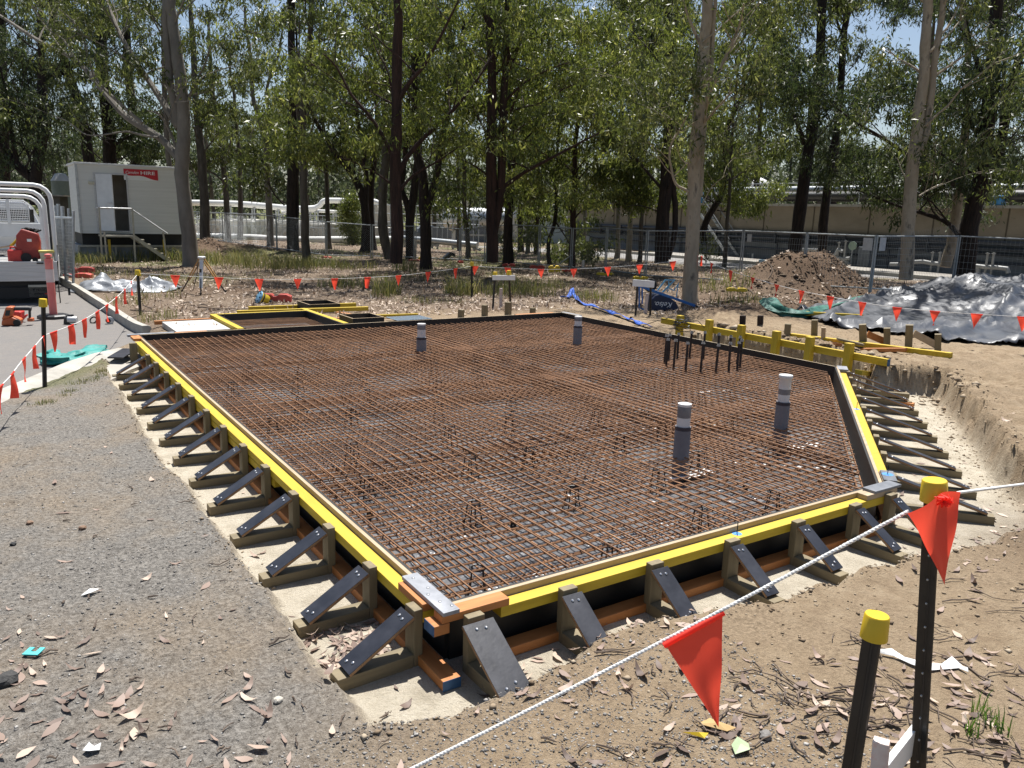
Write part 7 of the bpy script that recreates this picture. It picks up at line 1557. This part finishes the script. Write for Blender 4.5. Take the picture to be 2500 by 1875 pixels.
tree('pale trunk leaning right between the twin-topped pale one and the big dark tree', Cz(1805,682), [(f3((1705,1690),(1740,1550),(1790,1250),(1830,900),(1850,500)),26)], [(f3((1790,1300),(1720,1350),(1680,1340)),5)], BARKS, LEAF3, 150, 46, 4.2, 4.8, 1.25, 41, group=RT)
tree('big dark tree on the right with long limbs sweeping left', Cz(1895,705), [(f3((1825,1790),(1850,1500),(1890,1300),(1930,1150),(1960,900),(1990,600),(2020,300),(2030,0)),44),(f3((1925,1270),(1990,1100),(2060,900),(2110,600),(2170,380),(2240,200)),26)],
     [(f3((1800,1500),(1730,1420),(1640,1375),(1400,1300),(1250,1240),(1110,1190)),13),(f3((1880,1250),(1760,1170),(1600,1080),(1350,900),(1150,780),(1050,710)),13),(f3((1910,840),(1780,700),(1640,610),(1500,560)),8),(f3((1960,560),(1880,330),(1840,100),(1830,0)),9),(f3((1960,480),(1850,250),(1740,90),(1690,0)),6),(f3((2080,780),(2140,720),(2230,640)),7),(f3((1880,1100),(1700,990),(1550,880),(1420,820)),6),(f3((2050,950),(2130,900),(2220,850)),7),(f3((1740,1430),(1620,1280),(1480,1190)),5)], BARKD, LEAF3, 420, 48, 3.3, 4.8, 1.35, 42, group=RT)
tree('leafy tree beyond the right edge, its foliage hanging over the black plastic', (2720,700), [([(2720,700),(2740,400),(2700,100),(2690,0)],30)], [([(2725,420),(2600,360),(2480,330)],8),([(2715,250),(2560,180),(2420,120)],9)], BARKD, LEAF3, 170, 48, 3.4, 4.8, 1.5, 43, D=24, group=RT)
for i, (x_, D, lab) in enumerate(((2030,52,'slim tree beyond the tank wall, between the black and the pale trunks'),(2430,50,'slim grey tree on the far side of the tank wall near the right edge'),(1840,55,'leafy tree rising behind the blue pump box on the wall'),(2250,54,'leafy tree rising behind the tank wall at the leaning pale trunk'),(1560,58,'leafy tree behind the tank wall, left of the spotted gum'))):
    P = pl(x_, 560, D); tree(lab, (x_,560), [([(x_,575),(x_+10,400),(x_+20,200),(x_+30,60)],16)], [], BARKM if i % 2 else BARKD, LEAFF, 150, 46, 4.0, 2, 1.5, 50+i, D=D, group='trees beyond the tank wall')
# round bush
P = onG(*B(445,642)); P = pl(*B(445,640), 46); P.z = 0
t = empty('round_bush', P, 'bright green rounded bush before the gooseneck pipe', 'bush'); r = random.Random(3); cl = []
zt_ = pl(*B(440,345), 46).z; rx = 72*.3617*46/FP
for i in range(90):
    a = r.uniform(0,2*PI); u_ = r.uniform(-1,1); q_ = math.sqrt(1-u_*u_)*r.uniform(.55,1); cl.append((P.x+rx*q_*math.cos(a), P.y+rx*q_*math.sin(a), zt_*.52+u_*zt_*.46, .42, 1.0))
leaf_mesh('foliage', cl, 60, .17, LEAF2, 77, t, P); MB().tube([P, P+V((0,0,zt_*.5))], .08, 7).build('stem', BARKM, t)
for lab, q_, h_, w_ in (('small shrub growing at the foot of the double trunk', B(1470,810), 1.3, .45), ('grey-green shrub behind the spotted pale gum', Cz(650,590), 1.3, .5)):
    P = onG(*q_); t = empty('shrub', P, lab, 'bush'); cl = [(P.x+r.gauss(0,w_*.5), P.y+r.gauss(0,w_*.5), P.z+r.uniform(.2,h_), .2, 1.0) for i in range(26)]; leaf_mesh('foliage', cl, 30, .12, LEAF1, 78, t, P)
    m_ = MB()
    for i in range(6): m_.tube([P, P+V((r.gauss(0,.2),r.gauss(0,.2),h_*r.uniform(.6,1)))], .012, 5)
    m_.build('stem', BARKM, t)
# ------------------------------------------------------------ woodland far behind
r = random.Random(9); cl = []; mbw = MB()
for i in range(150):
    px = r.uniform(-260,2760); D = r.uniform(72,125); P = pl(px,520,D); P.z = 0; H = r.uniform(9,16)*(.85+.15*math.sin(px*.004)); mbw.tube([P, P+V((r.gauss(0,.4),r.gauss(0,.4),H*.55)), P+V((r.gauss(0,.8),r.gauss(0,.8),H*.9))], [.22,.15,.04], 5)
    for k in range(26):
        z_ = H*r.uniform(.16,1.0); w_ = (2.3+H*.1)*(1-.55*abs(z_/H-.55)); cl.append((P.x+r.gauss(0,w_*.55), P.y+r.gauss(0,w_*.55), z_, r.uniform(.7,1.3), r.uniform(.6,1.2)))
tag(leaf_mesh('far_woodland', cl, 46, .42, LEAFF, 99, wd=.42, droop=.5), kind='stuff')
tag(mbw.build('distant_woodland_stems', BARKM, None), kind='stuff')
cl = []
for i in range(700):
    px = r.uniform(-350,2850); P = pl(px,520,r.uniform(85,135)); cl.append((P.x,P.y,r.uniform(.3,5.5),1.3,1.0))
tag(leaf_mesh('far_undergrowth', cl, 40, .5, LEAFF, 101, wd=.5, droop=.4), kind='stuff')
print('LEAVES', NLEAF[0])
